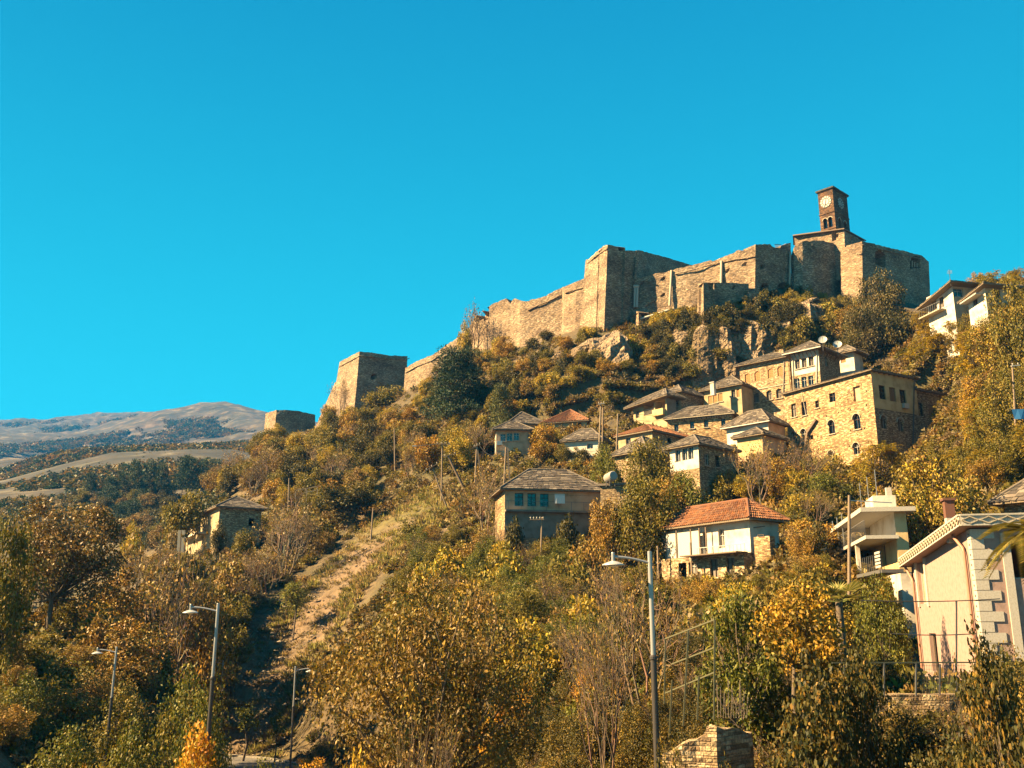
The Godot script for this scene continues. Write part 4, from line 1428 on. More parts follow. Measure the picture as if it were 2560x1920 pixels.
	# stone house with white posts
	h = plot("stone_house", "stone house with white posts between windows and dark slate roof", {"z": "m", "c": [905, 1082], "b": 1290, "l": 642, "r": 1245, "d": 104.0, "yaw": -48.0})
	f = []
	for k in [[718, 1178], [780, 1163], [836, 1152]]:
		f.append(window_on(h, false, k[0], k[1], 0.75, 1.4, ["white_frame", "glass_sky_tinted", "sash"]))
	corner_wall(h, false, 0, h.h, f, "white_plaster")
	s = [window_on(h, true, 984, 1212, 0.85, 1.35, white, false, "s"), window_on(h, true, 1083, 1230, 0.85, 1.35, brown, false, "s")]
	corner_wall(h, true, 0, h.h, s, "grey_stone")
	back_walls(h, "grey_stone")
	roof_on(h, "hip", 1.6, 0.55)
	# two stepped slate roofs
	h = plot("slate_house", "house with a pale gutter and curved slate roof beside the ochre stone house", {"z": "m", "c": [1548, 868], "b": 1090, "l": 1165, "r": 1702, "d": 119.0, "yaw": -46.0})
	f = [window_on(h, false, 1243, 1010, 0.6, 0.8, orange), window_on(h, false, 1330, 1000, 0.7, 0.8, white), window_on(h, false, 1410, 985, 0.7, 0.8, white)]
	corner_wall(h, false, 0, h.h, f, "white_plaster")
	corner_wall(h, true, 0, h.h, [], "beige_plaster")
	back_walls(h, "beige_plaster")
	roof_on(h, "hip", 2.2, 0.55)
	bar_part(h.node, "gutter", Vector3(-h.a - 0.6, h.h + 0.02, 0.6), Vector3(0.6, h.h + 0.02, 0.6), 0.14, 0.12, "white_frame")
	h = plot("slate_house", "lower slate roofed house with a blank ochre end wall", {"z": "m", "c": [1493, 988], "b": 1160, "l": 1262, "r": 1692, "d": 112.0, "yaw": -46.0})
	corner_wall(h, false, 0, h.h, [], "ochre_plaster")
	corner_wall(h, true, 0, h.h, [], "beige_plaster")
	back_walls(h, "beige_plaster")
	roof_on(h, "hip", 1.3, 0.55)

	# houses to the west
	h = plot("slate_house", "pinkish house with three windows tinted for reflected sky under a slate roof", {"z": "k", "c": [296, 357], "b": 540, "l": 281, "r": 610, "d": 136.0, "yaw": -86.0})
	s = []
	for k in [[360, 419], [420, 414], [483, 410]]:
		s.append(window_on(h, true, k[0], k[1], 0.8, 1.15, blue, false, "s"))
	corner_wall(h, true, 0, h.h, s, "beige_plaster")
	corner_wall(h, false, 0, h.h, [], "white_plaster")
	back_walls(h, "beige_plaster")
	roof_on(h, "hip", 1.7, 0.6)
	box_part(h.node, "air_conditioner", local_at(h, true, 326, 475, 0.3), Vector3(0.4, 0.6, 0.8), "lamp_white")
	h = plot("slate_house", "broad weathered roof rising behind the pinkish house", {"z": "k", "c": [430, 290], "b": 380, "l": 380, "r": 760, "d": 146.0, "yaw": -70.0, "a": 8.0})
	corner_wall(h, true, 0, h.h, [], "beige_plaster")
	corner_wall(h, false, 0, h.h, [], "beige_plaster")
	back_walls(h, "beige_plaster")
	roof_on(h, "hip", 2.6, 0.5)
	h = plot("tiled_house", "old house under faded orange tiles behind autumn trees", {"z": "k", "c": [1132, 270], "b": 370, "l": 740, "r": 1190, "d": 144.0, "yaw": -20.0, "bb": 7.0})
	corner_wall(h, false, 0, h.h, [window_on(h, false, 1060, 310, 0.8, 0.9, dark)], "cream_plaster")
	corner_wall(h, true, 0, h.h, [], "grey_stone")
	back_walls(h, "cream_plaster")
	roof_on(h, "hip", 2.6, 0.5, "tile")
	h = plot("stone_cottage", "white walled cottage under a low slate roof among bushes", {"z": "k", "c": [1255, 440], "b": 540, "l": 925, "r": 1330, "d": 128.0, "yaw": -24.0})
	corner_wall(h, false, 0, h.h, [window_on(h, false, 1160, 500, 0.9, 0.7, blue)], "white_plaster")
	corner_wall(h, true, 0, h.h, [], "grey_stone")
	back_walls(h, "white_plaster")
	roof_on(h, "hip", 1.9, 0.5)

	# broad house with slate roof and washing
	h = plot("slate_house", "broad beige house with big mossy slate hip roof above a dark basement", {"z": "k", "c": [376, 905], "b": 1345, "l": 312, "r": 1290, "d": 100.0, "yaw": -80.0, "a": 6.6})
	cut = on_face(h, true, "k", 600, 1092).y
	s = []
	for k in [[508, 990], [625, 993], [740, 997]]:
		s.append(window_on(h, true, k[0], k[1], 0.95, 1.4, ["brown_frame", "glass_dark", "sash"]))
	s.append(window_on(h, true, 980, 1032, 0.95, 1.75, ["brown_frame", "brown_frame", "blank"]))
	corner_wall(h, true, cut, h.h, s, "beige_plaster")
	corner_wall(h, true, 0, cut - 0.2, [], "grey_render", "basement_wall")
	corner_wall(h, false, 0, h.h, [], "ochre_stone")
	back_walls(h, "grey_stone")
	bar_part(h.node, "balcony_slab", Vector3(0.35, cut - 0.1, 0), Vector3(0.35, cut - 0.1, -h.bb), 0.8, 0.2, "grey_render")
	for k in 8:
		var zz: float = -h.bb * (k + 0.2) / 8.0
		bar_part(h.node, "railing_post", Vector3(0.7, cut, zz), Vector3(0.7, cut + 0.9, zz), 0.04, 0.04, "rail_iron")
	bar_part(h.node, "handrail", Vector3(0.7, cut + 0.9, 0), Vector3(0.7, cut + 0.9, -h.bb), 0.04, 0.04, "rail_iron")
	bar_part(h.node, "clothes_line", Vector3(0.8, h.h - 0.45, -h.bb * 0.15), Vector3(0.8, h.h - 0.5, -h.bb * 0.95), 0.02, 0.02, "wire_black")
	roof_on(h, "hip_z", 2.7, 0.6)
	var tw := Mb.new()
	for k in 5:
		var x0 := -0.55 + k * 0.22
		tw.quad(Vector3(x0, 0, 0.03 * (k % 2)), Vector3(x0 + 0.22, 0, 0.03 * ((k + 1) % 2)), Vector3(x0 + 0.22, 1.0, 0), Vector3(x0, 1.0, 0))
		tw.quad(Vector3(x0 + 0.22, 0, 0.03 * ((k + 1) % 2) - 0.02), Vector3(x0, 0, 0.03 * (k % 2) - 0.02), Vector3(x0, 1.0, -0.02), Vector3(x0 + 0.22, 1.0, -0.02))
	var towel := part(self, "towel", tw, mats["cloth_white"])
	towel.position = h.node.global_transform * (local_at(h, true, 868, 1036, 0.8))
	towel.rotation.y = h.node.rotation.y + PI / 2
	tag(towel, "white towel drying on the line of the beige house", "towel")
	var tk := thing("water_tank", "pale cylindrical water tank on the flat roof beside the mossy slate roof", "water tank", see("k", 1350, 785, 96.0), 0.35)
	var cyl := Mb.new()
	cyl.lathe(Vector3.ZERO, [Vector2(0, -0.75), Vector2(0.42, -0.72), Vector2(0.52, -0.6), Vector2(0.52, 0.6), Vector2(0.42, 0.72), Vector2(0, 0.75)], 20, Color.WHITE, Basis(Vector3.RIGHT, PI / 2 - 0.1))
	part(tk, "drum", cyl, mats["tank_white"])
	for k in [-0.4, 0.4]:
		bar_part(tk, "leg", Vector3(0.3, -1.0, k), Vector3(0.25, -0.4, k), 0.06, 0.06, "rail_iron")
		bar_part(tk, "leg", Vector3(-0.3, -1.0, k), Vector3(-0.25, -0.4, k), 0.06, 0.06, "rail_iron")
	var fr := thing("roof_terrace", "low flat roofed shed carrying the water tank", "shed", see("k", 1310, 860, 97.0), -0.3)
	box_part(fr, "slab", Vector3(0.9, 0.05, -1.4), Vector3(3.4, 0.22, 3.4), "grey_render")
	box_part(fr, "wall", Vector3(0.9, -1.5, -1.4), Vector3(3.0, 2.9, 3.0), "grey_stone")

	# white house with clay tile roof
	h = plot("tiled_house", "white house with weathered clay tile roof and glazed verandah", {"z": "n", "c": [1153, 375], "b": 690, "l": 345, "r": 1420, "d": 77.0, "yaw": -58.0})
	f = [window_on(h, false, 898, 540, 0.7, 1.6, ["white_frame", "curtain", "sash"]), window_on(h, false, 745, 560, 0.5, 1.5, dark)]
	corner_wall(h, false, 0, h.h, f, "white_plaster")
	corner_wall(h, true, 0, h.h, [], "white_plaster")
	back_walls(h, "white_plaster")
	roof_on(h, "hip", 1.9, 0.75, "tile")
	for k in [[430, 520], [535, 655], [665, 735]]:
		var v0 := local_at(h, false, k[0], 600, 0.35)
		var v1 := local_at(h, false, k[1], 600, 0.35)
		box_part(h.node, "verandah_panel", Vector3((v0.x + v1.x) / 2, h.h * 0.46, 0.5), Vector3(v1.x - v0.x - 0.06, h.h * 0.8, 0.05), "white_frame")
	for k in [345, 425, 528, 660, 740, 800]:
		var v := local_at(h, false, k, 600, 0.5)
		bar_part(h.node, "verandah_post", Vector3(v.x, -0.1, 0.5), Vector3(v.x, h.h - 0.1, 0.5), 0.1, 0.1, "weathered_wood")
	bar_part(h.node, "balcony_slab", Vector3(-h.a, -0.1, 0.4), Vector3(0, -0.1, 0.4), 1.1, 0.2, "pale_stone")
	var rl0 := local_at(h, false, 740, 600, 0.8)
	var rl1 := local_at(h, false, 1180, 600, 0.8)
	bar_part(h.node, "handrail", Vector3(rl0.x, 0.85, 0.85), Vector3(rl1.x, 0.85, 0.85), 0.05, 0.05, "white_frame")
	for k in 14:
		var xx := lerpf(rl0.x, rl1.x, k / 13.0)
		bar_part(h.node, "baluster", Vector3(xx, 0, 0.85), Vector3(xx, 0.85, 0.85), 0.03, 0.03, "white_frame")
	bar_part(h.node, "wall_bracket", local_at(h, true, 1190, 440, 0.05), local_at(h, true, 1275, 428, 0.3), 0.06, 0.06, "black_iron")
	h = plot("stone_storey", "rough stone ground floor with two shuttered windows under the tile roofed house", {"z": "n", "c": [1103, 668], "b": 985, "l": 345, "r": 1195, "d": 76.2, "yaw": -58.0}, "", "house")
	f = [window_on(h, false, 829, 812, 0.95, 1.5, ["brown_frame", "curtain", "sash"], false, "s"), window_on(h, false, 981, 790, 0.95, 1.5, ["brown_frame", "curtain", "sash"], false, "s"), window_on(h, false, 640, 815, 1.2, 1.0, ["white_frame", "curtain", "sash"]), window_on(h, false, 540, 840, 1.0, 1.4, dark)]
	corner_wall(h, false, 0, h.h, f, "house_stone")
	corner_wall(h, true, 0, h.h, [], "grey_stone")
	back_walls(h, "house_stone")
	bar_part(h.node, "canopy", Vector3(-h.a * 0.62, h.h + 0.0, 0.6), Vector3(0.4, h.h + 0.0, 0.6), 1.3, 0.1, "weathered_wood")
	for k in [400, 710]:
		var v := local_at(h, false, k, 900, 1.0)
		bar_part(h.node, "prop", Vector3(v.x, -1.0, 1.0), Vector3(v.x, h.h + 1.1, 1.0), 0.12, 0.12, "pole_wood")
	h = plot("garden_wall", "broken ochre wall with a doorway beside the tile roofed house", {"z": "n", "c": [1340, 515], "b": 700, "l": 1195, "r": 1400, "d": 74.0, "yaw": -50.0, "bb": 0.7}, "", "wall")
	f = [window_on(h, false, 1252, 590, 0.6, 1.5, dark)]
	corner_wall(h, false, 0, h.h, f, "ochre_stone")
	corner_wall(h, true, 0, h.h, [], "ochre_stone")
	back_walls(h, "ochre_stone")

	# westernmost house
	h = plot("slate_house", "lone house with white porch columns at the lower end of the ridge", {"z": "a", "c": [1688, 888], "b": 1190, "l": 1425, "r": 2010, "d": 134.0, "yaw": -60.0})
	f = [window_on(h, false, 1535, 950, 1.6, 1.5, dark), window_on(h, false, 1620, 930, 1.2, 1.5, dark), window_on(h, false, 1500, 960, 1.0, 1.4, dark)]
	corner_wall(h, false, 0, h.h, f, "cream_plaster")
	corner_wall(h, true, 0, h.h, [window_on(h, true, 1930, 1000, 0.8, 1.1, dark)], "grey_stone")
	back_walls(h, "grey_stone")
	roof_on(h, "hip", 2.0, 0.7)
	for k in [1452, 1478, 1580]:
		var v := local_at(h, false, k, 1000, 0.45)
		bar_part(h.node, "porch_column", Vector3(v.x, -0.4 if k < 1500 else h.h * 0.45, 0.9), Vector3(v.x, h.h - 0.05, 0.9), 0.36, 0.36, "white_plaster")
	var pb0 := local_at(h, false, 1450, 1030, 0.9)
	var pb1 := local_at(h, false, 1590, 1000, 0.9)
	bar_part(h.node, "porch_slab", Vector3(pb0.x, h.h * 0.47, 0.5), Vector3(pb1.x, h.h * 0.47, 0.5), 1.2, 0.25, "white_plaster")
	bar_part(h.node, "porch_rail", Vector3(pb0.x, h.h * 0.62, 1.0), Vector3(pb1.x, h.h * 0.62, 1.0), 0.1, 0.1, "white_plaster")
	for k in [1378, 1408]:
		bar_part(h.node, "gate_pier", h.node.global_transform.affine_inverse() * see("a", k, 1195, 131.0) - Vector3(0, 3, 0), h.node.global_transform.affine_inverse() * see("a", k + 4, 1062, 131.0), 0.4, 0.4, "pale_stone")
	# high houses to the east
	h = plot("white_house", "white house with broad pale eaves high beside the fortress", {"z": "t", "c": [1608, 945], "b": 1290, "l": 1393, "r": 1800, "d": 122.0, "yaw": -77.0})
	f = [window_on(h, false, 1462, 1135, 1.0, 2.0, curtain), window_on(h, false, 1520, 1092, 1.0, 1.6, curtain), window_on(h, false, 1430, 1160, 0.8, 1.4, dark)]
	corner_wall(h, false, 0, h.h, f, "white_plaster")
	s = [window_on(h, true, 1660, 1010, 1.6, 1.2, ["white_frame", "glass_dark", "sash"])]
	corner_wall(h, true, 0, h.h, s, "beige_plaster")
	back_walls(h, "white_plaster")
	var pv := h
	roof_on(h, "hip_x", 0.7, 1.1, "slate", 1.6)
	bar_part(h.node, "balcony_slab", local_at(h, false, 1385, 1235, 0.5), local_at(h, false, 1560, 1150, 0.5), 1.2, 0.16, "pale_stone")
	bar_part(h.node, "handrail", local_at(h, false, 1385, 1165, 1.0), local_at(h, false, 1560, 1085, 1.0), 0.05, 0.05, "rail_iron")
	for k in 10:
		var xx := lerpf(1390, 1555, k / 9.0)
		var yy := lerpf(1233, 1152, k / 9.0)
		bar_part(h.node, "baluster", local_at(h, false, xx, yy, 1.0), local_at(h, false, xx, yy - 68, 1.0), 0.04, 0.04, "rail_iron")
	var an := thing("antenna", "thin television antenna mast on the high white house", "antenna", see("t", 1598, 935, 121.0))
	bar_part(an, "mast", Vector3(0, -0.3, 0), Vector3(0, 2.1, 0), 0.05, 0.05, "rail_iron")
	for k in 4:
		bar_part(an, "element", Vector3(-0.25 + 0.02 * k, 1.5 + 0.13 * k, -0.2), Vector3(0.28, 1.45 + 0.13 * k, 0.2), 0.03, 0.03, "rail_iron")
	h = plot("white_house", "second white eaved house rising behind the orange trees", {"z": "t", "c": [1880, 960], "b": 1260, "l": 1735, "r": 2110, "d": 112.0, "yaw": -77.0})
	corner_wall(h, false, 0, h.h, [window_on(h, false, 1800, 1075, 0.9, 1.3, curtain)], "white_plaster")
	corner_wall(h, true, 0, h.h, [window_on(h, true, 1980, 1020, 1.2, 1.2, dark)], "beige_plaster")
	back_walls(h, "white_plaster")
	roof_on(h, "hip_x", 0.6, 0.9, "slate", 1.0)
	bar_part(h.node, "balcony_slab", local_at(h, false, 1735, 1110, 0.5), local_at(h, false, 1870, 1020, 0.5), 1.2, 0.16, "white_stone")

	# slate roof at the east edge
	h = plot("stone_cottage", "small cottage with thick ragged slate roof among the orange trees", {"z": "p", "c": [2480, 190], "b": 360, "l": 2020, "r": 2900, "d": 62.0, "yaw": -50.0})
	corner_wall(h, false, 0, h.h, [], "grey_stone")
	corner_wall(h, true, 0, h.h, [], "grey_stone")
	back_walls(h, "grey_stone")
	roof_on(h, "hip", 1.9, 0.7)

	build_white_house()
	build_pink_house()

func build_white_house() -> void:
	# modern white house with balcony, seen end on
	var h := plot("balcony_house", "white flat roofed house with long balcony and thin railings", {"z": "p", "c": [1012, 292], "b": 850, "l": 790, "r": 1120, "d": 60.0, "yaw": -101.0})
	var f := [window_on(h, false, 905, 420, 1.3, 2.0, ["white_frame", "glass_dark", "sash"]), window_on(h, false, 820, 470, 1.0, 2.0, ["white_frame", "curtain", "sash"])]
	var g := on_face(h, false, "p", 860, 592).y
	corner_wall(h, false, g, h.h, f, "white_plaster")
	corner_wall(h, false, 0, g, [window_on(h, false, 920, 680, 1.2, 1.6, ["brown_frame", "", "void"])], "ochre_plaster", "ground_floor_wall")
	corner_wall(h, true, 0, h.h, [], "ochre_plaster")
	back_walls(h, "white_plaster")
	box_part(h.node, "roof_slab", Vector3(-h.a / 2 - 2.2, h.h + 0.12, -h.bb / 2 + 0.8), Vector3(h.a + 5.5, 0.28, h.bb + 2.6), "white_stone")
	box_part(h.node, "roof_parapet", Vector3(-h.a * 0.35, h.h + 0.8, 0.2), Vector3(h.a * 0.35, 0.9, 1.4), "white_plaster")
	box_part(h.node, "chimney", Vector3(-h.a * 0.35, h.h + 1.6, -0.4), Vector3(0.35, 0.7, 0.35), "white_stone")
	box_part(h.node, "balcony_slab", Vector3(-h.a / 2 - 2.4, g - 0.08, 0.9), Vector3(h.a + 5.4, 0.22, 2.0), "white_stone")
	var x0: float = -h.a - 5.0
	for k in [0.0, 0.45]:
		bar_part(h.node, "column", Vector3(x0 + 2.0 + k * 2.0, g, -0.2), Vector3(x0 + 2.0 + k * 2.0, h.h, -0.2), 0.26, 0.26, "white_plaster")
	bar_part(h.node, "column", Vector3(-h.a * 0.5, 0, 1.7), Vector3(-h.a * 0.5, g, 1.7), 0.26, 0.26, "white_plaster")
	bar_part(h.node, "column", Vector3(x0 + 1.2, -3, 1.7), Vector3(x0 + 1.2, g, 1.7), 0.26, 0.26, "white_plaster")
	bar_part(h.node, "handrail", Vector3(x0, g + 1.0, 1.85), Vector3(0, g + 1.0, 1.85), 0.05, 0.05, "rail_iron")
	for k in 34:
		var x := lerpf(x0, 0.0, k / 33.0)
		bar_part(h.node, "baluster", Vector3(x, g, 1.85), Vector3(x, g + 1.0, 1.85), 0.025, 0.025, "rail_iron")
	for k in [0.0, 0.18, 0.36, 0.6]:
		var x := lerpf(x0, 0.0, k)
		bar_part(h.node, "balcony_post", Vector3(x, g, 1.9), Vector3(x, h.h + 0.9, 1.9), 0.05, 0.05, "galvanised")
	for k in 3:
		bar_part(h.node, "rebar", Vector3(-h.a * (0.2 + 0.35 * k), h.h + 0.2, 0.6), Vector3(-h.a * (0.2 + 0.35 * k), h.h + 3.0, 0.6), 0.04, 0.04, "galvanised")
	var tr := thing("terrace_railing", "louvred white panel and railing on the terrace of the balcony house", "railing", see("p", 950, 840, 56.0), -1.7)
	box_part(tr, "deck_beam", Vector3(-2.0, -0.05, 0), Vector3(6.5, 0.2, 1.2), "rail_iron")
	for k in 5:
		box_part(tr, "slat", Vector3(0.2, 0.25 + k * 0.2, 0.5), Vector3(1.3, 0.13, 0.03), "white_frame")
	for k in 9:
		bar_part(tr, "baluster", Vector3(-0.6 - k * 0.5, 0, 0.5), Vector3(-0.6 - k * 0.5, 1.0, 0.5), 0.03, 0.03, "rail_iron")

func build_pink_house() -> void:
	var h := plot("pink_house", "pink plastered house with white quoins and patterned white fascia", {"z": "p", "c": [1718, 452], "b": 1900, "l": 1168, "r": 2900, "d": 41.0, "yaw": -101.0, "bb": 14.0})
	var left: Array = [window_on(h, false, 1275, 935, 1.9, 2.3, ["white_stone", "beige_plaster", "blank"])]
	left.append(window_on(h, false, 1385, 1590, 1.5, 1.9, ["weathered_wood", "", "void"]))
	corner_wall(h, false, 0, h.h, left, "pink_plaster")
	var right: Array = [window_on(h, true, 2245, 740, 1.2, 1.5, ["white_stone", "", "void"])]
	corner_wall(h, true, 0, h.h, right, "pink_plaster")
	back_walls(h, "pink_plaster")
	# surround of the upper window
	var w: Array = left[0]
	for sx in [w[0] - 0.14, w[1] + 0.14]:
		box_part(h.node, "window_surround", Vector3(-sx, (w[2] + w[3]) / 2, 0.04), Vector3(0.28, w[3] - w[2] + 0.3, 0.1), "white_stone")
	box_part(h.node, "window_surround", Vector3(-(w[0] + w[1]) / 2, w[3] + 0.15, 0.04), Vector3(w[1] - w[0] + 0.56, 0.28, 0.1), "white_stone")
	var w2: Array = right[0]
	for sx in [w2[0] - 0.2, w2[1] + 0.2]:
		box_part(h.node, "window_surround", Vector3(0.04, (w2[2] + w2[3]) / 2 - 1.5, -sx), Vector3(0.1, w2[3] - w2[2] + 3.8, 0.34), "white_stone")
	# quoins
	var n := 15
	var qh: float = h.h / n
	for k in n:
		var long := k % 2 == 0
		var mb := Mb.new()
		var wx := 0.55
		var wz := 0.95 if long else 0.52
		mb.box(Vector3(-wx / 2 + 0.045, qh * (k + 0.5), -wz / 2 + 0.045), Vector3(wx, qh - 0.025, wz))
		part(h.node, "quoin", mb, mats["white_stone"])
		var st := Mb.new()
		st.lathe(Vector3.ZERO, [Vector2(0, 0.02), Vector2(0.05, 0.02), Vector2(0.05, 0)], 8, Color.WHITE, Basis(Vector3.RIGHT, PI / 2))
		part(h.node, "rivet", st, mats["rail_iron"], Vector3(-0.25, qh * (k + 0.5), 0.05))
	# roof with deep soffit and patterned fascia, falling gently to the back
	var ov := 0.5
	var y1: float = h.h + 0.1
	var fall := 1.0
	var fh := 0.46
	var a := Vector3(ov, y1, ov)
	var b := Vector3(-h.a - 0.7, y1 - fall, ov)
	var c := Vector3(-h.a - 0.7, y1 - fall, -h.bb - ov)
	var d := Vector3(ov, y1, -h.bb - ov)
	var roof := Mb.new()
	roof.quad(a, b, c, d)
	roof.quad(a + Vector3(0, fh, 0), d + Vector3(0, fh, 0), c + Vector3(0, fh, 0), b + Vector3(0, fh, 0))
	roof.quad(d, c, c + Vector3(0, fh, 0), d + Vector3(0, fh, 0))
	roof.quad(c, b, b + Vector3(0, fh, 0), c + Vector3(0, fh, 0))
	var rf := part(h.node, "roof", roof, mats["pink_plaster"])
	for e in [[b, a, 26, Vector3(0, 0, 0.03)], [a, d, 20, Vector3(0.03, 0, 0)]]:
		var fb := Mb.new()
		fb.quad(e[0], e[1], e[1] + Vector3(0, fh, 0), e[0] + Vector3(0, fh, 0))
		fb.quad(e[0] + e[3], e[1] + e[3], e[1] + e[3] + Vector3(0, fh, 0), e[0] + e[3] + Vector3(0, fh, 0))
		fb.bar(e[0] + e[3] + Vector3(0, 0.03, 0), e[1] + e[3] + Vector3(0, 0.03, 0), 0.08, 0.06)
		fb.bar(e[0] + e[3] + Vector3(0, fh, 0), e[1] + e[3] + Vector3(0, fh, 0), 0.12, 0.07)
		var fs := part(rf, "fascia", fb, mats["white_stone"])
		var cnt: int = e[2]
		for k in cnt:
			var p0: Vector3 = (e[0] as Vector3).lerp(e[1], (k + 0.05) / cnt) + e[3] * 2.0
			var p1: Vector3 = (e[0] as Vector3).lerp(e[1], (k + 0.5) / cnt) + e[3] * 2.0
			var p2: Vector3 = (e[0] as Vector3).lerp(e[1], (k + 0.95) / cnt) + e[3] * 2.0
			var di := Mb.new()
			var m := fh * 0.52
			for seg in [[p0 + Vector3(0, m, 0), p1 + Vector3(0, m + 0.15, 0)], [p1 + Vector3(0, m + 0.15, 0), p2 + Vector3(0, m, 0)], [p0 + Vector3(0, m, 0), p1 + Vector3(0, m - 0.15, 0)], [p1 + Vector3(0, m - 0.15, 0), p2 + Vector3(0, m, 0)]]:
				di.bar(seg[0], seg[1], 0.07, 0.045)
			part(fs, "diamond_moulding", di, mats["pale_stone"])
	# copper downpipes with swan necks
	for x in [-0.95, -h.a + 0.35]:
		var pts := PackedVector3Array([Vector3(x - 0.9, y1 - fall * (-x / h.a) * 0.8 - 0.15, ov - 0.2), Vector3(x - 0.1, y1 - fall * (-x / h.a) - 0.75, 0.14), Vector3(x, y1 - fall * (-x / h.a) - 1.0, 0.12), Vector3(x, 0, 0.12)])
		var pm := Mb.new()
		pm.tube(pts, PackedFloat32Array([0.07, 0.07, 0.07, 0.07]), 8)
		part(h.node, "downpipe", pm, mats["copper_pipe"])
	var chn: Vector3 = h.node.global_transform.affine_inverse() * see("p", 1535, 400, 44.0)
	box_part(h.node, "chimney", chn + Vector3(0, -0.3, 0), Vector3(0.4, 1.2, 0.4), "white_stone")
	var pot := Mb.new()
	pot.box(chn + Vector3(0, 0.65, 0), Vector3(0.42, 0.8, 0.42))
	pot.box(chn + Vector3(0, 1.1, 0), Vector3(0.56, 0.1, 0.56))
	part(h.node, "chimney_pot", pot, mats["red_brown"])

# ---------------------------------------------------------------- street lamps, poles, wires, frames
func street_lamp(px: float, py: float, d: float, arm: float, upper: float, label: String) -> void:
	var top := at(px, py, d)
	var gy := height(top.x, top.z)
	var t := thing("street_lamp", label, "street lamp", Vector3(top.x, gy, top.z), 0.0, "street lamps")
	var hh := top.y - gy
	var mb := Mb.new()
	mb.lathe(Vector3.ZERO, [Vector2(0, -0.5), Vector2(0.095, -0.5), Vector2(0.095, 0.3), Vector2(0.085, 0.35), Vector2(0.082, hh - upper), Vector2(0, hh - upper)], 14)
	part(t, "lower_pole", mb, mats["black_iron"])
	mb = Mb.new()
	mb.lathe(Vector3.ZERO, [Vector2(0.09, hh - upper - 0.05), Vector2(0.105, hh - upper - 0.03), Vector2(0.105, hh - upper + 0.04), Vector2(0.07, hh - upper + 0.08)], 14)
	part(t, "collar", mb, mats["black_iron"])
	mb = Mb.new()
	mb.lathe(Vector3.ZERO, [Vector2(0.066, hh - upper), Vector2(0.062, hh - 0.01), Vector2(0.055, hh), Vector2(0, hh)], 14)
	part(t, "upper_pole", mb, mats["galvanised"])
	mb = Mb.new()
	var s := signf(arm)
	var l := absf(arm)
	var pts := PackedVector3Array()
	var rad := PackedFloat32Array()
	for k in 8:
		var f := k / 7.0
		pts.append(Vector3(s * l * f, hh - 0.32 + 0.17 * sin(f * PI * 0.5), 0))
		rad.append(0.036)
	mb.tube(pts, rad, 8)
	part(t, "arm", mb, mats["galvanised"])
	mb = Mb.new()
	mb.lathe(Vector3(s * l, hh - 0.15, 0), [Vector2(0, -0.13), Vector2(0.05, -0.13), Vector2(0.05, 0.1), Vector2(0.04, 0.12), Vector2(0, 0.12)], 12)
	part(t, "hanger", mb, mats["galvanised"])
	mb = Mb.new()
	mb.lathe(Vector3(s * l, hh - 0.28, 0), [Vector2(0, 0.02), Vector2(0.07, 0.015), Vector2(0.2, -0.03), Vector2(0.3, -0.075), Vector2(0.31, -0.1), Vector2(0.29, -0.115), Vector2(0.14, -0.12), Vector2(0, -0.12)], 28)
	var hd := part(t, "lamp_head", mb, mats["lamp_white"])
	mb = Mb.new()
	mb.lathe(Vector3(s * l, hh - 0.405, 0), [Vector2(0.12, 0.02), Vector2(0.1, -0.025), Vector2(0, -0.04)], 16)
	part(hd, "lens", mb, mats["lamp_lens"])

func pole(called: String, label: String, cat: String, a: Array, b: Array, d: float, r: float, mat := "pole_wood", group := "") -> Node3D:
	# a pole from its foot a to its top b (photograph points)
	var foot := at(a[0], a[1], d)
	var top := at(b[0], b[1], d)
	var o := thing(called, label, cat, foot, 0.0, group)
	var mb := Mb.new()
	var dv := top - foot
	mb.tube(PackedVector3Array([-dv.normalized() * 2.0, dv * 0.5, dv]), PackedFloat32Array([r, r * 0.9, r * 0.75]), 8)
	part(o, "post", mb, mats[mat])
	return o

func crossarm(o: Node3D, a: Array, b: Array, d: float, insulators := 4, mat := "pole_wood") -> void:
	var p := at(a[0], a[1], d) - o.position
	var q := at(b[0], b[1], d) - o.position
	bar_part(o, "crossarm", p + Vector3(0, 0, 0.12), q + Vector3(0, 0, 0.12), 0.11, 0.1, mat)
	for k in insulators:
		var mb := Mb.new()
		var at0 := p.lerp(q, (k + 0.3) / (insulators - 0.4)) + Vector3(0, 0.05, 0.12)
		mb.lathe(at0, [Vector2(0, 0), Vector2(0.025, 0), Vector2(0.025, 0.08), Vector2(0.06, 0.1), Vector2(0.06, 0.15), Vector2(0.035, 0.2), Vector2(0, 0.22)], 8)
		part(o, "insulator", mb, mats["white_stone"])

func wire(a: Vector3, b: Vector3, sag: float, r: float, label: String) -> void:
	var pts := PackedVector3Array()
	var rad := PackedFloat32Array()
	for k in 13:
		var f := k / 12.0
		pts.append(a.lerp(b, f) - Vector3(0, sag * 4.0 * f * (1.0 - f), 0))
		rad.append(r)
	var mb := Mb.new()
	mb.tube(pts, rad, 4)
	var o := part(self, "overhead_wire", mb, mats["wire_black"])
	tag(o, label, "wire")

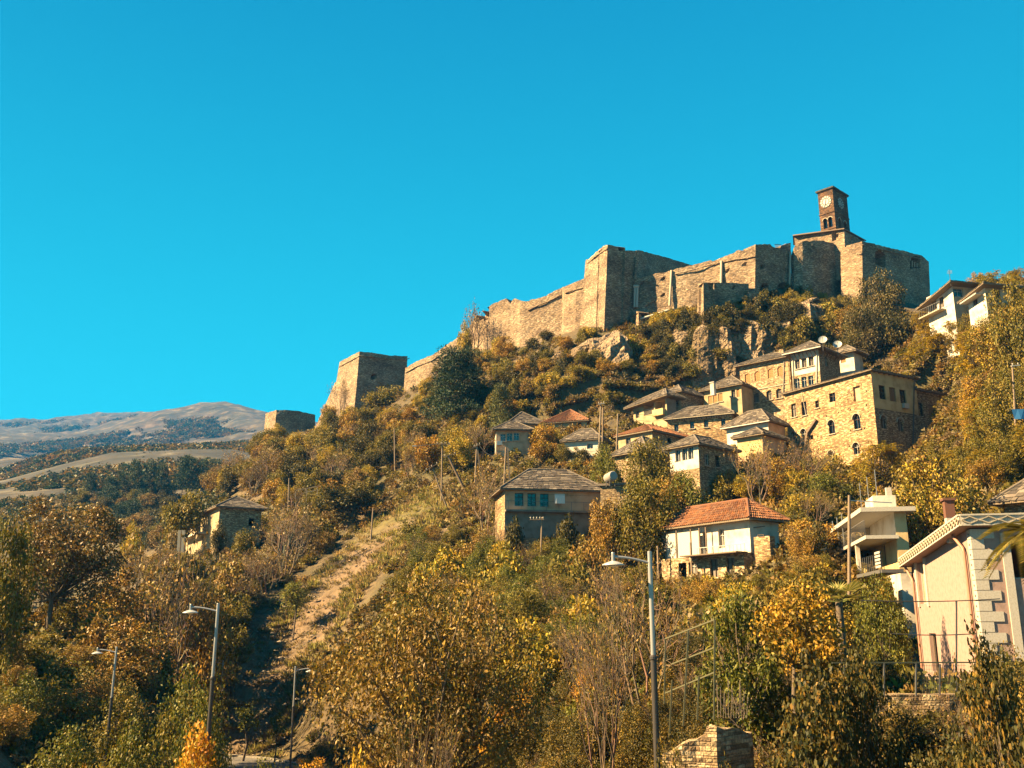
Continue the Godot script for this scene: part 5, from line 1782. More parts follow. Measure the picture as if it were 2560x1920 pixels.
func build_street() -> void:
	street_lamp(1624, 1378, 26.0, -1.0, 2.8, "tall street lamp standing before the bare shrubs and pipe trellis")
	street_lamp(546, 1508, 39.0, -1.1, 2.9, "street lamp standing before the bare scree slope")
	street_lamp(292, 1617, 57.0, -1.1, 2.85, "street lamp standing before the dark grassy bank")
	street_lamp(739, 1666, 74.0, 1.1, 2.9, "street lamp half hidden behind the wide golden tree")
	street_lamp(558, 1651, 95.0, -1.0, 2.9, "small street lamp at the foot of the scree")
	# roadway in the hollow, with kerbs and a low rail
	var road := Mb.new()
	var k1 := Mb.new()
	var k2 := Mb.new()
	var last := []
	for i in road_bed.size():
		var p: Vector3 = road_bed[i]
		var q: Vector3 = road_bed[mini(i + 1, road_bed.size() - 1)] - road_bed[maxi(i - 1, 0)]
		var side := Vector3(q.x, 0, q.z).normalized().cross(Vector3.UP)
		p.y += 0.3
		var ring := [p - side * 3.2, p + side * 3.2, p - side * 3.6, p + side * 3.6]
		if last:
			road.quad(last[0], last[1], ring[1], ring[0])
			for e in [[k1, 0, 2], [k2, 3, 1]]:
				var kb: Mb = e[0]
				var up := Vector3(0, 0.13, 0)
				kb.quad(last[e[1]] + up, last[e[2]] + up, ring[e[2]] + up, ring[e[1]] + up)
				for j in [e[1], e[2]]:
					kb.quad(last[j] - Vector3(0, 0.6, 0), ring[j] - Vector3(0, 0.6, 0), ring[j] + up, last[j] + up)
		last = ring
	structure("road", road, mats["road"], "narrow road winding down the hollow")
	structure("pavement", k1, mats["kerb_stone"])
	structure("pavement", k2, mats["kerb_stone"])
	# wooden electricity poles
	var o: Node3D
	o = pole("utility_pole", "leaning double wooden pole on the bushy slope above the meadow", "utility pole", [1188, 1200], [1192, 1113], 128.0, 0.13)
	bar_part(o, "brace", Vector3(1.0, -1.5, 0), at(1193, 1118, 128) - o.position, 0.2, 0.2, "pole_wood")
	crossarm(o, [1184, 1118], [1201, 1111], 128.0, 3)
	o = pole("utility_pole", "double wooden pole just behind the big mossy slate roof", "utility pole", [1260, 1216], [1265, 1118], 108.0, 0.13)
	bar_part(o, "brace", at(1275, 1216, 108) - o.position, at(1268, 1118, 108) - o.position, 0.2, 0.2, "pole_wood")
	bar_part(o, "tie", at(1261, 1170, 108) - o.position, at(1272, 1170, 108) - o.position, 0.1, 0.1, "pole_wood")
	o = pole("utility_pole", "tall pale pole with white crossarm above the orange tiled roof", "utility pole", [1499, 1090], [1502, 1010], 122.0, 0.13, "pale_bark")
	crossarm(o, [1495, 1011], [1511, 1009], 122.0, 3, "white_frame")
	o = pole("utility_pole", "shorter twin of the pale pole standing against its foot", "utility pole", [1506.5, 1090], [1507.5, 1020], 122.6, 0.12)
	o = pole("utility_pole", "wooden pole at the gable of the orange tiled house", "utility pole", [1542, 1112], [1545, 1034], 114.0, 0.12)
	o = pole("utility_pole", "dark pole with long crossarm in front of the shaded basement", "utility pole", [1352, 1410], [1355, 1293], 92.0, 0.11)
	crossarm(o, [1324, 1299], [1360, 1299], 92.0, 5)
	bar_part(o, "brace", at(1340, 1299, 92) - o.position + Vector3(0, 0, 0.1), at(1354, 1310, 92) - o.position + Vector3(0, 0, 0.1), 0.05, 0.05, "pole_wood")
	o = pole("utility_pole", "slim pole with bracket lamp at the top of the meadow", "utility pole", [1104, 1218], [1105.5, 1108], 128.0, 0.12)
	crossarm(o, [1090, 1110], [1126, 1111], 128.0, 4)
	bar_part(o, "lamp_bracket", at(1091, 1110, 128) - o.position, at(1033, 1116, 128) - o.position, 0.07, 0.07, "rail_iron")
	box_part(o, "bracket_lamp", at(1036, 1115, 128) - o.position, Vector3(0.6, 0.14, 0.22), "lamp_white")
	o = pole("utility_pole", "slanting strut pole crossing the green meadow", "utility pole", [1113, 1258], [1082, 1172], 123.0, 0.11)
	crossarm(o, [1062, 1178], [1096, 1158], 123.0, 3)
	o = pole("utility_pole", "thick dark pole leaning over the rocks above the meadow", "utility pole", [1146, 1193], [1119, 1138], 130.0, 0.2, "weathered_wood")
	crossarm(o, [1108, 1142], [1141, 1134], 130.0, 3)
	o = pole("utility_pole", "single pole rising from brown scrub below the flared bastion", "utility pole", [987, 1150], [986, 1072], 160.0, 0.13)
	o = pole("utility_pole", "short pole beside the pergola on the lower ridge", "utility pole", [721, 1258], [723, 1195], 146.0, 0.12)
	o = pole("utility_pole", "short dark post at the edge of the scree", "utility pole", [930, 1310], [933, 1270], 121.0, 0.11)
	o = pole("utility_pole", "pale post among the orange trees of the east slope", "utility pole", [2536, 1010], [2531, 913], 84.0, 0.1)
	crossarm(o, [2526, 916], [2548, 914], 84.0, 2, "white_frame")
	o = pole("utility_pole", "rough post in front of the white balcony house", "utility pole", [2123, 1405], [2123, 1238], 55.0, 0.1)
	bar_part(o, "pipe", at(2122, 1251, 55) - o.position, at(2230, 1257, 55) - o.position, 0.05, 0.05, "galvanised")
	var pg := thing("pergola", "thin pale pergola frame on the lower ridge", "pergola", at(739, 1268, 147))
	for k in 3:
		bar_part(pg, "post", at(739 + k * 27, 1268 - k * 6, 147) - pg.position, at(739 + k * 27, 1226 - k * 5, 147) - pg.position, 0.12, 0.12, "pale_bark")
	bar_part(pg, "beam", at(738, 1226, 147) - pg.position, at(794, 1216, 147) - pg.position, 0.12, 0.12, "pale_bark")
	bar_part(pg, "beam", at(762, 1231, 147) - pg.position, at(790, 1226, 147) - pg.position, 0.1, 0.1, "pale_bark")
	var hr := thing("handrail", "slanting pale handrail beside the steps to the balcony house", "handrail", at(1985, 1406, 66))
	bar_part(hr, "rail", Vector3.ZERO, at(2067, 1369, 66) - hr.position, 0.08, 0.08, "pale_stone")
	bar_part(hr, "post", at(2061, 1372, 66) - hr.position, at(2061, 1400, 66) - hr.position, 0.08, 0.08, "pale_stone")
	bar_part(hr, "post", at(2010, 1395, 66) - hr.position, at(2010, 1425, 66) - hr.position, 0.08, 0.08, "pale_stone")
	# wires
	wire(at(1112, 1111, 128), at(1190, 1113, 128), 1.0, 0.02, "wire hanging between the bracket lamp pole and the leaning double pole")
	wire(at(1198, 1112, 128), at(1268, 1120, 108), 1.2, 0.02, "wire hanging between the two double poles")
	wire(at(1508, 1010, 122), at(1690, 1034, 130), 0.8, 0.02, "wire running from the pale pole toward the loggia house")
	wire(at(1547, 1036, 114), at(1668, 1046, 126), 0.6, 0.02, "wire running from the gable pole to the low cottage")
	wire(at(2152, 1501, 27.0), at(2500, 1497, 27.0), 0.05, 0.014, "topmost fence wire strung before the pink house")
	wire(at(2230, 1584, 27.0), at(2440, 1584, 27.0), 0.04, 0.014, "middle fence wire strung before the pink house")
	# fence of pipes in front of the pink house
	var fn := thing("garden_fence", "thin dark pipe fence on a stone ledge before the pink house", "fence", at(2240, 1735, 27.0))
	bar_part(fn, "rail", at(2080, 1657, 27) - fn.position, at(2440, 1656, 27) - fn.position, 0.035, 0.035, "green_pipe")
	for k in [[2391, 1502, 1735], [2110, 1664, 1740], [2349, 1660, 1740], [2210, 1657, 1740], [2290, 1657, 1740]]:
		bar_part(fn, "post", at(k[0], k[2], 27) - fn.position, at(k[0], k[1], 27) - fn.position, 0.04, 0.04, "rail_iron")
	for k in 30:
		bar_part(fn, "mesh_wire", at(2296 + k * 4.0, 1737, 27) - fn.position, at(2296 + k * 4.0, 1660, 27) - fn.position, 0.006, 0.006, "rail_iron")
	for k in 9:
		bar_part(fn, "mesh_wire", at(2294, 1664 + k * 9.0, 27) - fn.position, at(2415, 1664 + k * 9.0, 27) - fn.position, 0.006, 0.006, "rail_iron")
	var lg := thing("terrace_wall", "rough stone terrace wall under the fence of the pink house", "wall")
	rampart(lg, "masonry", [[2150, 1738, 2150, 1900, 27.4, 27.2], [2250, 1736, 2250, 1900, 27.3, 27.1], [2440, 1738, 2440, 1900, 27.4, 27.2]], 0.25, [], 0.5, 0.06, "grey_stone", 1.0)
	var lw := thing("garden_wall", "broken pale stone wall below the pipe trellis", "wall")
	rampart(lw, "masonry", [[1655, 1885, 1652, 1905, 28.5, 28.4], [1690, 1868, 1690, 1905, 28.3, 28.2], [1740, 1850, 1740, 1905, 28.2, 28.1], [1768, 1822, 1768, 1905, 28.1, 28.0], [1790, 1815, 1790, 1905, 28.0, 28.0], [1880, 1830, 1880, 1905, 29.4, 29.3]], 0.18, [], 0.45, 0.12, "house_stone", 1.5)
	# trellis of pipes
	var tr := thing("pipe_trellis", "tall greenish pipe trellis in the terraced garden", "trellis", at(1785, 1800, 29.0))
	for seg in [[1787, 1549, 29.0, 1785, 1800, 29.0], [1721, 1575, 30.5, 1708, 1815, 30.5], [1663, 1596, 32.0, 1661, 1760, 32.0], [1680, 1700, 31.5, 1674, 1830, 31.5], [1747, 1690, 29.8, 1743, 1800, 29.8]]:
		bar_part(tr, "post", at(seg[0], seg[1], seg[2]) - tr.position, at(seg[3], seg[4], seg[5]) - tr.position, 0.045, 0.045, "green_pipe")
	for seg in [[1663, 1597, 32.0, 1787, 1549, 29.0], [1680, 1660, 31.6, 1786, 1619, 29.0], [1663, 1733, 32.0, 1786, 1681, 29.0]]:
		bar_part(tr, "rail", at(seg[0], seg[1], seg[2]) - tr.position, at(seg[3], seg[4], seg[5]) - tr.position, 0.04, 0.04, "green_pipe")
	for k in 12:
		var x := 1795.0 + k * 6.5
		bar_part(tr, "cane", at(x, 1795, 29.5) - tr.position, at(x + (k % 3) * 3.0 - 3.0, 1700 + (k % 4) * 14, 29.5) - tr.position, 0.02, 0.02, "pale_bark")
	var bl := part(self, "tarpaulin", Mb.new(), mats["blue_sheet"])
	var tb := Mb.new()
	for k in 4:
		tb.quad(Vector3(k * 0.5, 0, 0.1 * (k % 2)), Vector3(k * 0.5 + 0.5, 0, 0.1 * ((k + 1) % 2)), Vector3(k * 0.5 + 0.5, 0.9, -0.2), Vector3(k * 0.5, 0.9, -0.2))
		tb.quad(Vector3(k * 0.5, 0.9, -0.2), Vector3(k * 0.5 + 0.5, 0.9, -0.2), Vector3(k * 0.5 + 0.5, 0.7, -1.2), Vector3(k * 0.5, 0.7, -1.2))
	bl.mesh = tb.mesh()
	bl.position = at(2536, 1048, 76.0)
	tag(bl, "blue tarpaulin draped among the orange trees", "tarpaulin")

# ---------------------------------------------------------------- plants
const OLIVE := [Color(0.118, 0.099, 0.015), Color(0.151, 0.123, 0.019), Color(0.091, 0.080, 0.012), Color(0.179, 0.126, 0.019)]
const GREEN := [Color(0.077, 0.087, 0.013), Color(0.118, 0.120, 0.016), Color(0.166, 0.143, 0.018), Color(0.069, 0.071, 0.013)]
const YELLOW := [Color(0.303, 0.204, 0.018), Color(0.384, 0.249, 0.019), Color(0.222, 0.163, 0.019), Color(0.172, 0.149, 0.019)]
const BROWN := [Color(0.172, 0.099, 0.022), Color(0.222, 0.128, 0.026), Color(0.121, 0.074, 0.018), Color(0.192, 0.139, 0.028)]
const RUST := [Color(0.145, 0.104, 0.020), Color(0.264, 0.135, 0.018), Color(0.334, 0.178, 0.019), Color(0.182, 0.094, 0.016), Color(0.284, 0.198, 0.026)]
const ORANGE := [Color(0.416, 0.189, 0.012), Color(0.470, 0.249, 0.016), Color(0.308, 0.120, 0.012), Color(0.362, 0.224, 0.019)]
const PINE := [Color(0.026, 0.048, 0.021), Color(0.036, 0.058, 0.022), Color(0.05, 0.066, 0.024), Color(0.02, 0.038, 0.018)]
const GREY := [Color(0.168, 0.126, 0.061), Color(0.213, 0.158, 0.079), Color(0.134, 0.107, 0.043), Color(0.190, 0.130, 0.058)]
const DARK := [Color(0.050, 0.047, 0.012), Color(0.073, 0.060, 0.014), Color(0.101, 0.074, 0.017), Color(0.039, 0.037, 0.010)]

class Leaves:
	var v := PackedVector3Array()
	var n := PackedVector3Array()
	var c := PackedColorArray()
	var idx := PackedInt32Array()
	func leaf(p: Vector3, axis: Vector3, side: Vector3, col: Color) -> void:
		var k := v.size()
		var nn := axis.cross(side).normalized()
		var mid := p + axis * 0.45 - nn * axis.length() * 0.08
		v.append(p); v.append(mid + side); v.append(p + axis); v.append(mid - side)
		n.append(nn); n.append(nn); n.append(nn); n.append(nn)
		c.append(col); c.append(col); c.append(col); c.append(col)
		idx.append_array(PackedInt32Array([k, k + 1, k + 2, k, k + 2, k + 3]))
	func mesh() -> ArrayMesh:
		var arr := []
		arr.resize(Mesh.ARRAY_MAX)
		arr[Mesh.ARRAY_VERTEX] = v
		arr[Mesh.ARRAY_NORMAL] = n
		arr[Mesh.ARRAY_COLOR] = c
		arr[Mesh.ARRAY_INDEX] = idx
		var m := ArrayMesh.new()
		m.add_surface_from_arrays(Mesh.PRIMITIVE_TRIANGLES, arr)
		return m

func rdir() -> Vector3:
	var z := rng.randf_range(-1.0, 1.0)
	var a := rng.randf() * TAU
	var r := sqrt(1.0 - z * z)
	return Vector3(r * cos(a), z, r * sin(a))

func tone(pal: Array, base: int) -> Color:
	var c: Color = pal[base if rng.randf() < 0.6 else rng.randi() % pal.size()]
	var k := rng.randf_range(0.72, 1.32)
	return Color(c.r * k, c.g * k * rng.randf_range(0.93, 1.07), c.b * k)

func limb(mb: Mb, a: Vector3, b: Vector3, r0: float, r1: float, col: Color, bow := 0.12) -> PackedVector3Array:
	var pts := PackedVector3Array()
	var rad := PackedFloat32Array()
	var l := a.distance_to(b)
	var off := rdir() * l * bow
	for k in 4:
		var f := k / 3.0
		pts.append(a.lerp(b, f) + off * sin(f * PI) + (rdir() * l * 0.04 if k in [1, 2] else Vector3.ZERO))
		rad.append(lerpf(r0, r1, f))
	mb.tube(pts, rad, 5 if r0 > 0.04 else 3, col, false)
	return pts

# builds one model of a plant: {w, h, trunk, crown, leaf material}; shapes: round, pine, cone, twig, feather, bush
func model(called: String, sd: int, shape: String, w: float, h: float, clear: float, clumps: int, cr: float, per: int, ll: float, lw: float, pal: Array, mat := "leaf", bark := Color(0.12, 0.09, 0.06)) -> void:
	rng.seed = sd * 7919 + 13
	var wood := Mb.new()
	var lv := Leaves.new()
	var rx := w * 0.5
	var cy := (h + clear) * 0.5
	var ry := (h - clear) * 0.5
	var tr := maxf(0.05, h * 0.022)
	var fork := Vector3(rng.randf_range(-0.1, 0.1) * w, clear + ry * 0.35, rng.randf_range(-0.1, 0.1) * w)
	if shape != "bush" and shape != "twig":
		limb(wood, Vector3(0, -0.6, 0), fork, tr, tr * 0.7, bark, 0.05)
	var tips := []
	if shape == "twig":
		# branching skeleton with thin twigs and few leaves
		var stems := 5
		var queue := []
		for k in stems:
			var a := TAU * (k + rng.randf() * 0.7) / stems
			queue.append([Vector3(0, -0.3, 0), Vector3(cos(a) * rx * 0.45, h * rng.randf_range(0.4, 0.55), sin(a) * rx * 0.45), tr * 0.8, 0])
		while queue.size():
			var q: Array = queue.pop_back()
			var pts := limb(wood, q[0], q[1], q[2], q[2] * 0.55, Color(bark.r * rng.randf_range(0.8, 1.3), bark.g * rng.randf_range(0.85, 1.2), bark.b), 0.1)
			if q[3] < 3:
				for j in clumps:
					var st: Vector3 = pts[3] if j < 2 else pts[2]
					var dir: Vector3 = (((q[1] as Vector3) - q[0]).normalized() + rdir() * 0.85 + Vector3(0, 0.25, 0)).normalized()
					var l: float = h * [0.32, 0.24, 0.17][q[3]] * rng.randf_range(0.7, 1.2)
					queue.append([st, st + dir * l, q[2] * 0.5, q[3] + 1])
			else:
				tips.append(q[1])
		for t in tips:
			for j in per:
				var p: Vector3 = t + rdir() * cr * rng.randf()
				var ax := (rdir() + Vector3(0, -0.3, 0)).normalized()
				lv.leaf(p, ax * ll * rng.randf_range(0.6, 1.2), ax.cross(rdir()).normalized() * lw * 0.5, tone(pal, rng.randi() % pal.size()))
	else:
		for k in clumps:
			var d := rdir()
			var rad := pow(rng.randf(), 0.38)
			var ctr: Vector3
			var sq := Vector3.ONE
			if shape == "pine":
				var f := (k + 0.5) / clumps
				var wide := rx * (1.0 - 0.55 * f) * rng.randf_range(0.35, 1.0)
				var a := k * 2.4 + rng.randf()
				ctr = Vector3(cos(a) * wide, clear + (h - clear) * (0.1 + 0.86 * f), sin(a) * wide)
				sq = Vector3(1.25, 0.5, 1.25)
			elif shape == "cone":
				var f := (k + 0.5) / clumps
				var wide := rx * (1.0 - 0.85 * f) * rng.randf_range(0.4, 1.0)
				var a := k * 2.4 + rng.randf()
				ctr = Vector3(cos(a) * wide, clear + (h - clear) * (0.06 + 0.9 * f), sin(a) * wide)
			elif shape == "bush":
				ctr = Vector3(d.x * rad * rx * 0.82, absf(d.y) * rad * h * 0.8 + h * 0.06, d.z * rad * rx * 0.82)
			else:
				ctr = Vector3(d.x * rad * rx * 0.84, cy + d.y * rad * ry * 0.84, d.z * rad * rx * 0.84)
				ctr.x *= 0.75 + 0.25 * sin(clampf((ctr.y - clear) / (h - clear), 0.0, 1.0) * PI)
			var base := rng.randi() % pal.size()
			var size := cr * rng.randf_range(0.7, 1.25)
			var start := fork if shape != "bush" else Vector3(ctr.x * 0.2, 0, ctr.z * 0.2)
			if shape == "pine" or shape == "cone":
				start = Vector3(0, ctr.y * 0.92, 0)
			if k % 2 == 0 or shape == "feather":
				limb(wood, start, ctr, tr * 0.34, tr * 0.1, bark)
			if shape == "feather":
				# sprays of long compound leaves
				for j in per:
					var dir := (rdir() + Vector3(0, 0.35, 0)).normalized()
					var fl := size * rng.randf_range(0.8, 1.3)
					var side0 := dir.cross(Vector3.UP).normalized()
					for m in 7:
						var f := (m + 1.0) / 7.0
						var p := ctr + dir * fl * f - Vector3(0, 0.45 * fl * f * f, 0)
						for s: float in [-1.0, 1.0]:
							var ax := (side0 * s + dir * 0.5 + Vector3(0, -0.35, 0) + rdir() * 0.25).normalized()
							lv.leaf(p, ax * ll * (1.15 - 0.6 * f), ax.cross(Vector3.UP + rdir() * 0.5).normalized() * lw * 0.5, tone(pal, base))
			else:
				for j in per:
					var o := rdir()
					var p := ctr + o * sq * size * pow(rng.randf(), 0.45)
					var ax := rdir()
					if mat == "needle":
						ax = (o + Vector3(0, 0.5, 0) + rdir() * 0.7).normalized()
					else:
						ax = (ax + Vector3(0, -0.45, 0) + o * 0.4).normalized()
					var up := (o * 0.5 + Vector3(0, 0.5, 0) + rdir() * 0.9)
					lv.leaf(p, ax * ll * rng.randf_range(0.65, 1.25), ax.cross(up).normalized() * lw * 0.5 * rng.randf_range(0.8, 1.2), tone(pal, base))
	if not crowns.has(called):
		crowns[called] = []
	crowns[called].append({"w": w, "h": h, "trunk": wood.mesh(), "crown": lv.mesh(), "mat": mat})

var stand := []      # [x, z, radius] of every plant so far
var prototypes := {}

func plant(kind: String, label: String, where: Vector3, w: float, h: float, group := "", called := "", category := "tree") -> void:
	var list: Array = crowns[kind]
	var which := rng.randi() % list.size()
	var m: Dictionary = list[which]
	var key := kind + str(which)
	var o: Node3D
	if prototypes.has(key):
		o = prototypes[key].duplicate()
		o.name = numbered(called)
		add_child(o)
	else:
		o = Node3D.new()
		o.name = numbered(called)
		add_child(o)
		if m.trunk.get_surface_count():
			part(o, "trunk" if category == "tree" else "stems", m.trunk, mats["twig"])
		part(o, "crown" if category == "tree" else "foliage", m.crown, mats[m.mat])
		prototypes[key] = o
	o.position = where
	o.rotation = Vector3(rng.randf_range(-0.06, 0.06), rng.randf() * TAU, rng.randf_range(-0.06, 0.06))
	o.scale = Vector3(w / m.w, h / m.h, w / m.w)
	tag(o, label, category, group)
	stand.append([where.x, where.z, w * 0.5])

# a plant that fills the box x0, y0, x1, y1 of the photograph, at the depth d (0: where the ground is met)
func grow(kind: String, box: Array, d: float, label: String, called := "deciduous_tree", category := "tree", group := "") -> void:
	var px: float = (box[0] + box[2]) * 0.5
	var foot: Vector3
	if d <= 0.0:
		foot = ground_hit(px, box[3], 15.0)
		if foot == Vector3.INF:
			return
		d = -foot.z
	else:
		var p := at(px, box[3], d)
		foot = ground_at(p.x, p.z)
		if foot.y > p.y + 1.0:
			foot.y = p.y + 1.0
	var top := at(px, box[1], d)
	var m: Dictionary = crowns[kind][0]
	plant(kind, label, foot - Vector3(0, 0.15, 0), (box[2] - box[0]) * d / LENS, maxf(top.y - foot.y, 0.5), group, called, category)

# parts of the view that plants sown at random must leave free
const CLEAR := [[1965, 915, 2300, 1120], [2285, 955, 2400, 1085], [1840, 855, 2130, 1035], [1575, 960, 1850, 1080], [1545, 1055, 1740, 1108], [1672, 1085, 1840, 1160], [1812, 1030, 1962, 1105], [1237, 1050, 1312, 1125], [1410, 1072, 1508, 1106], [1425, 1022, 1470, 1062], [1247, 1170, 1480, 1285], [1300, 1285, 1392, 1335], [1655, 1265, 1950, 1425], [2098, 1235, 2250, 1420], [2250, 1280, 2580, 1540], [2275, 1540, 2425, 1720], [440, 1245, 655, 1370], [1055, 880, 1222, 1055], [1212, 965, 1298, 1060], [2290, 690, 2420, 770], [1440, 600, 1900, 770], [1900, 600, 2330, 735], [1010, 650, 1500, 740], [1200, 740, 1500, 800], [815, 860, 1020, 1000], [655, 1010, 780, 1050], [640, 1500, 760, 1840], [760, 1420, 860, 1600], [860, 1320, 960, 1460], [560, 1700, 650, 1850], [1290, 860, 1480, 930], [1500, 830, 1590, 960], [1670, 830, 1760, 960], [950, 1215, 1230, 1290], [1525, 1380, 1560, 1410]]

var landmarks := []

func beside(p: Vector3) -> String:
	if landmarks.is_empty():
		for k in LANDMARKS:
			landmarks.append([at(k[1], k[2], k[3]), k[0]])
	var best := 1e9
	var which: Array
	for k in landmarks:
		var q: Vector3 = k[0]
		var dd := Vector2(q.x - p.x, q.z - p.z).length()
		if dd < best:
			best = dd
			which = k
	var rise := p.y - (which[0] as Vector3).y
	var rel := "beside"
	if best > 4.0 and rise > 1.5:
		rel = "uphill from"
	elif best > 4.0 and rise < -1.5:
		rel = "downhill from"
	elif best > 7.0:
		rel = "on the level with"
	return rel + " the " + which[1]

const LANDMARKS := [["low far bastion", 720, 1090, 245], ["flared bastion", 900, 1060, 222], ["big dark pine", 1130, 1085, 165], ["cone shaped conifer", 1255, 1080, 152], ["two wall arches", 1205, 880, 199], ["corner bastion", 1515, 830, 172], ["bare rock face", 1400, 990, 162], ["pale drain shafts", 1670, 800, 171], ["pale rock buttress", 1720, 985, 153], ["square outwork", 1800, 790, 160], ["round tower", 2050, 780, 168], ["big rounded boulder", 2025, 850, 158],
	["tall dark tree", 2220, 920, 148], ["ochre stone house", 2100, 1160, 112], ["shaded stone annex", 2360, 1090, 122], ["orange shuttered stone house", 1900, 1050, 140], ["bracketed white house", 2040, 985, 132], ["white chimney", 1780, 1020, 141], ["loggia house", 1620, 1060, 142], ["low slate cottage", 1750, 1085, 127], ["orange tiled roof", 1630, 1120, 117], ["sunken slate cottage", 1620, 1150, 110], ["white posted house", 1750, 1160, 105], ["blank ochre end wall", 1900, 1130, 113],
	["pinkish house", 1260, 1125, 136], ["faded tile roof", 1440, 1075, 144], ["cottage among bushes", 1480, 1125, 128], ["beige house", 1350, 1340, 101], ["water tank", 1530, 1230, 97], ["long crossarm pole", 1352, 1405, 92], ["tile roofed white house", 1760, 1440, 78], ["broken ochre wall", 1910, 1390, 74], ["slanting handrail", 2020, 1410, 66], ["balcony house", 2200, 1430, 62], ["pink house", 2400, 1700, 42], ["ragged slate cottage", 2530, 1290, 67], ["pale post", 2536, 1010, 84], ["blue tarpaulin", 2545, 1050, 76], ["high white house", 2330, 810, 122], ["second eaved house", 2450, 800, 112],
	["lone columned house", 540, 1370, 134], ["bare pergola", 760, 1268, 147], ["leaning double pole", 1190, 1200, 128], ["bracket lamp pole", 1104, 1218, 128], ["scrub pole", 987, 1150, 160], ["dark post by the scree", 930, 1310, 121], ["small umbrella tree", 730, 1580, 104], ["scree street lamp", 540, 1900, 39], ["bank street lamp", 285, 1900, 57], ["huge brown tree", 120, 1620, 78], ["young street trees", 620, 1890, 90], ["wide golden tree", 1060, 1880, 30], ["tall street lamp", 1615, 1950, 26], ["pipe trellis", 1740, 1810, 30], ["glossy green tree", 1850, 1800, 32], ["fence ledge", 2300, 1740, 27], ["fan palm", 2097, 1600, 34], ["bare tree over the scree", 710, 1430, 118], ["valley pines", 400, 1240, 315]]

func sow(poly: Array, count: int, kinds: Array, wlo: float, whi: float, ratio: float, label_of: Dictionary, group_end: String, near := 15.0, gap := 0.55, clear_views := true) -> void:
	var pl := PackedVector2Array()
	var lo := Vector2(1e9, 1e9)
	var hi := Vector2(-1e9, -1e9)
	for p in poly:
		pl.append(Vector2(p[0], p[1]))
		lo = lo.min(Vector2(p[0], p[1]))
		hi = hi.max(Vector2(p[0], p[1]))
	var tries := 0
	var done := 0
	while done < count and tries < count * 14:
		tries += 1
		var q := Vector2(rng.randf_range(lo.x, hi.x), rng.randf_range(lo.y, hi.y))
		if not Geometry2D.is_point_in_polygon(q, pl):
			continue
		var g := ground_hit(q.x, q.y, near)
		if g == Vector3.INF:
			continue
		var w := rng.randf_range(wlo, whi)
		var h := w * ratio * rng.randf_range(0.8, 1.25)
		var ok := true
		for s in stand:
			if Vector2(s[0] - g.x, s[1] - g.z).length() < (s[2] + w * 0.5) * gap:
				ok = false
				break
		if not ok:
			continue
		if clear_views:
			var t := pixel(g + Vector3(0, h, 0))
			var half := w * 0.42 * LENS / -g.z
			for r in CLEAR:
				if q.x + half > r[0] and q.x - half < r[2] and t.y < r[3] and q.y > r[1]:
					ok = false
					break
		if not ok:
			continue
		var kind: String = kinds[rng.randi() % kinds.size()]
		var info: Array = label_of[kind]
		plant(kind, ["small ", "middling ", "large "][clampi(int(3.0 * (w - wlo) / (whi - wlo)), 0, 2)] + ("squat " if h / (w * ratio) < 0.95 else ("tall " if h / (w * ratio) > 1.1 else "")) + info[1] + " " + beside(g), g - Vector3(0, 0.1, 0), w, h, info[2], info[0], info[3])
		done += 1

const INFO := {
	"far_olive": ["olive_green_tree", "olive green bushy tree", "olive green trees", "tree"], "far_green": ["green_tree", "dark green leafy tree", "dark green trees", "tree"], "far_yellow": ["yellow_tree", "yellow autumn tree", "yellow autumn trees", "tree"],
	"far_brown": ["brown_tree", "brown autumn tree", "brown autumn trees", "tree"], "far_rust": ["rust_tree", "rust coloured autumn tree", "rust coloured trees", "tree"], "far_grey": ["grey_bush", "grey olive leaved bush", "grey olive bushes", "bush"], "far_twig": ["bare_tree", "bare twiggy tree", "bare twiggy trees", "tree"],
	"bush_olive": ["olive_bush", "olive green ground bush", "low olive green bushes", "bush"], "bush_brown": ["brown_bush", "brown ground bush", "low brown bushes", "bush"], "bush_yellow": ["yellow_bush", "yellow ground bush", "low yellow bushes", "bush"], "bush_dark": ["dark_bush", "dark evergreen bush", "low dark bushes", "bush"],
	"mid_olive": ["olive_green_tree", "olive green leafy tree", "olive green leafy trees", "tree"], "mid_brown": ["brown_tree", "brown leaved tree", "brown leaved trees", "tree"], "mid_yellow": ["yellow_tree", "golden yellow leafy tree", "golden leafy trees", "tree"], "mid_twig": ["bare_shrub", "bare grey twiggy shrub", "bare grey shrubs", "bush"], "mid_green": ["green_tree", "fresh green leafy tree", "fresh green trees", "tree"],
	"near_shrub": ["garden_shrub", "broad leaved garden shrub", "broad leaved shrubs", "bush"], "near_shade_toned": ["shade_toned_shrub", "shade darkened glossy shrub", "shade darkened glossy shrubs", "bush"], "near_orange": ["orange_shrub", "orange yellow autumn shrub", "orange yellow shrubs", "bush"], "near_twig": ["bare_shrub", "leafless tangled shrub", "leafless tangled shrubs", "bush"], "far_pine": ["pine_tree", "dark umbrella pine", "dark umbrella pines", "tree"],
}

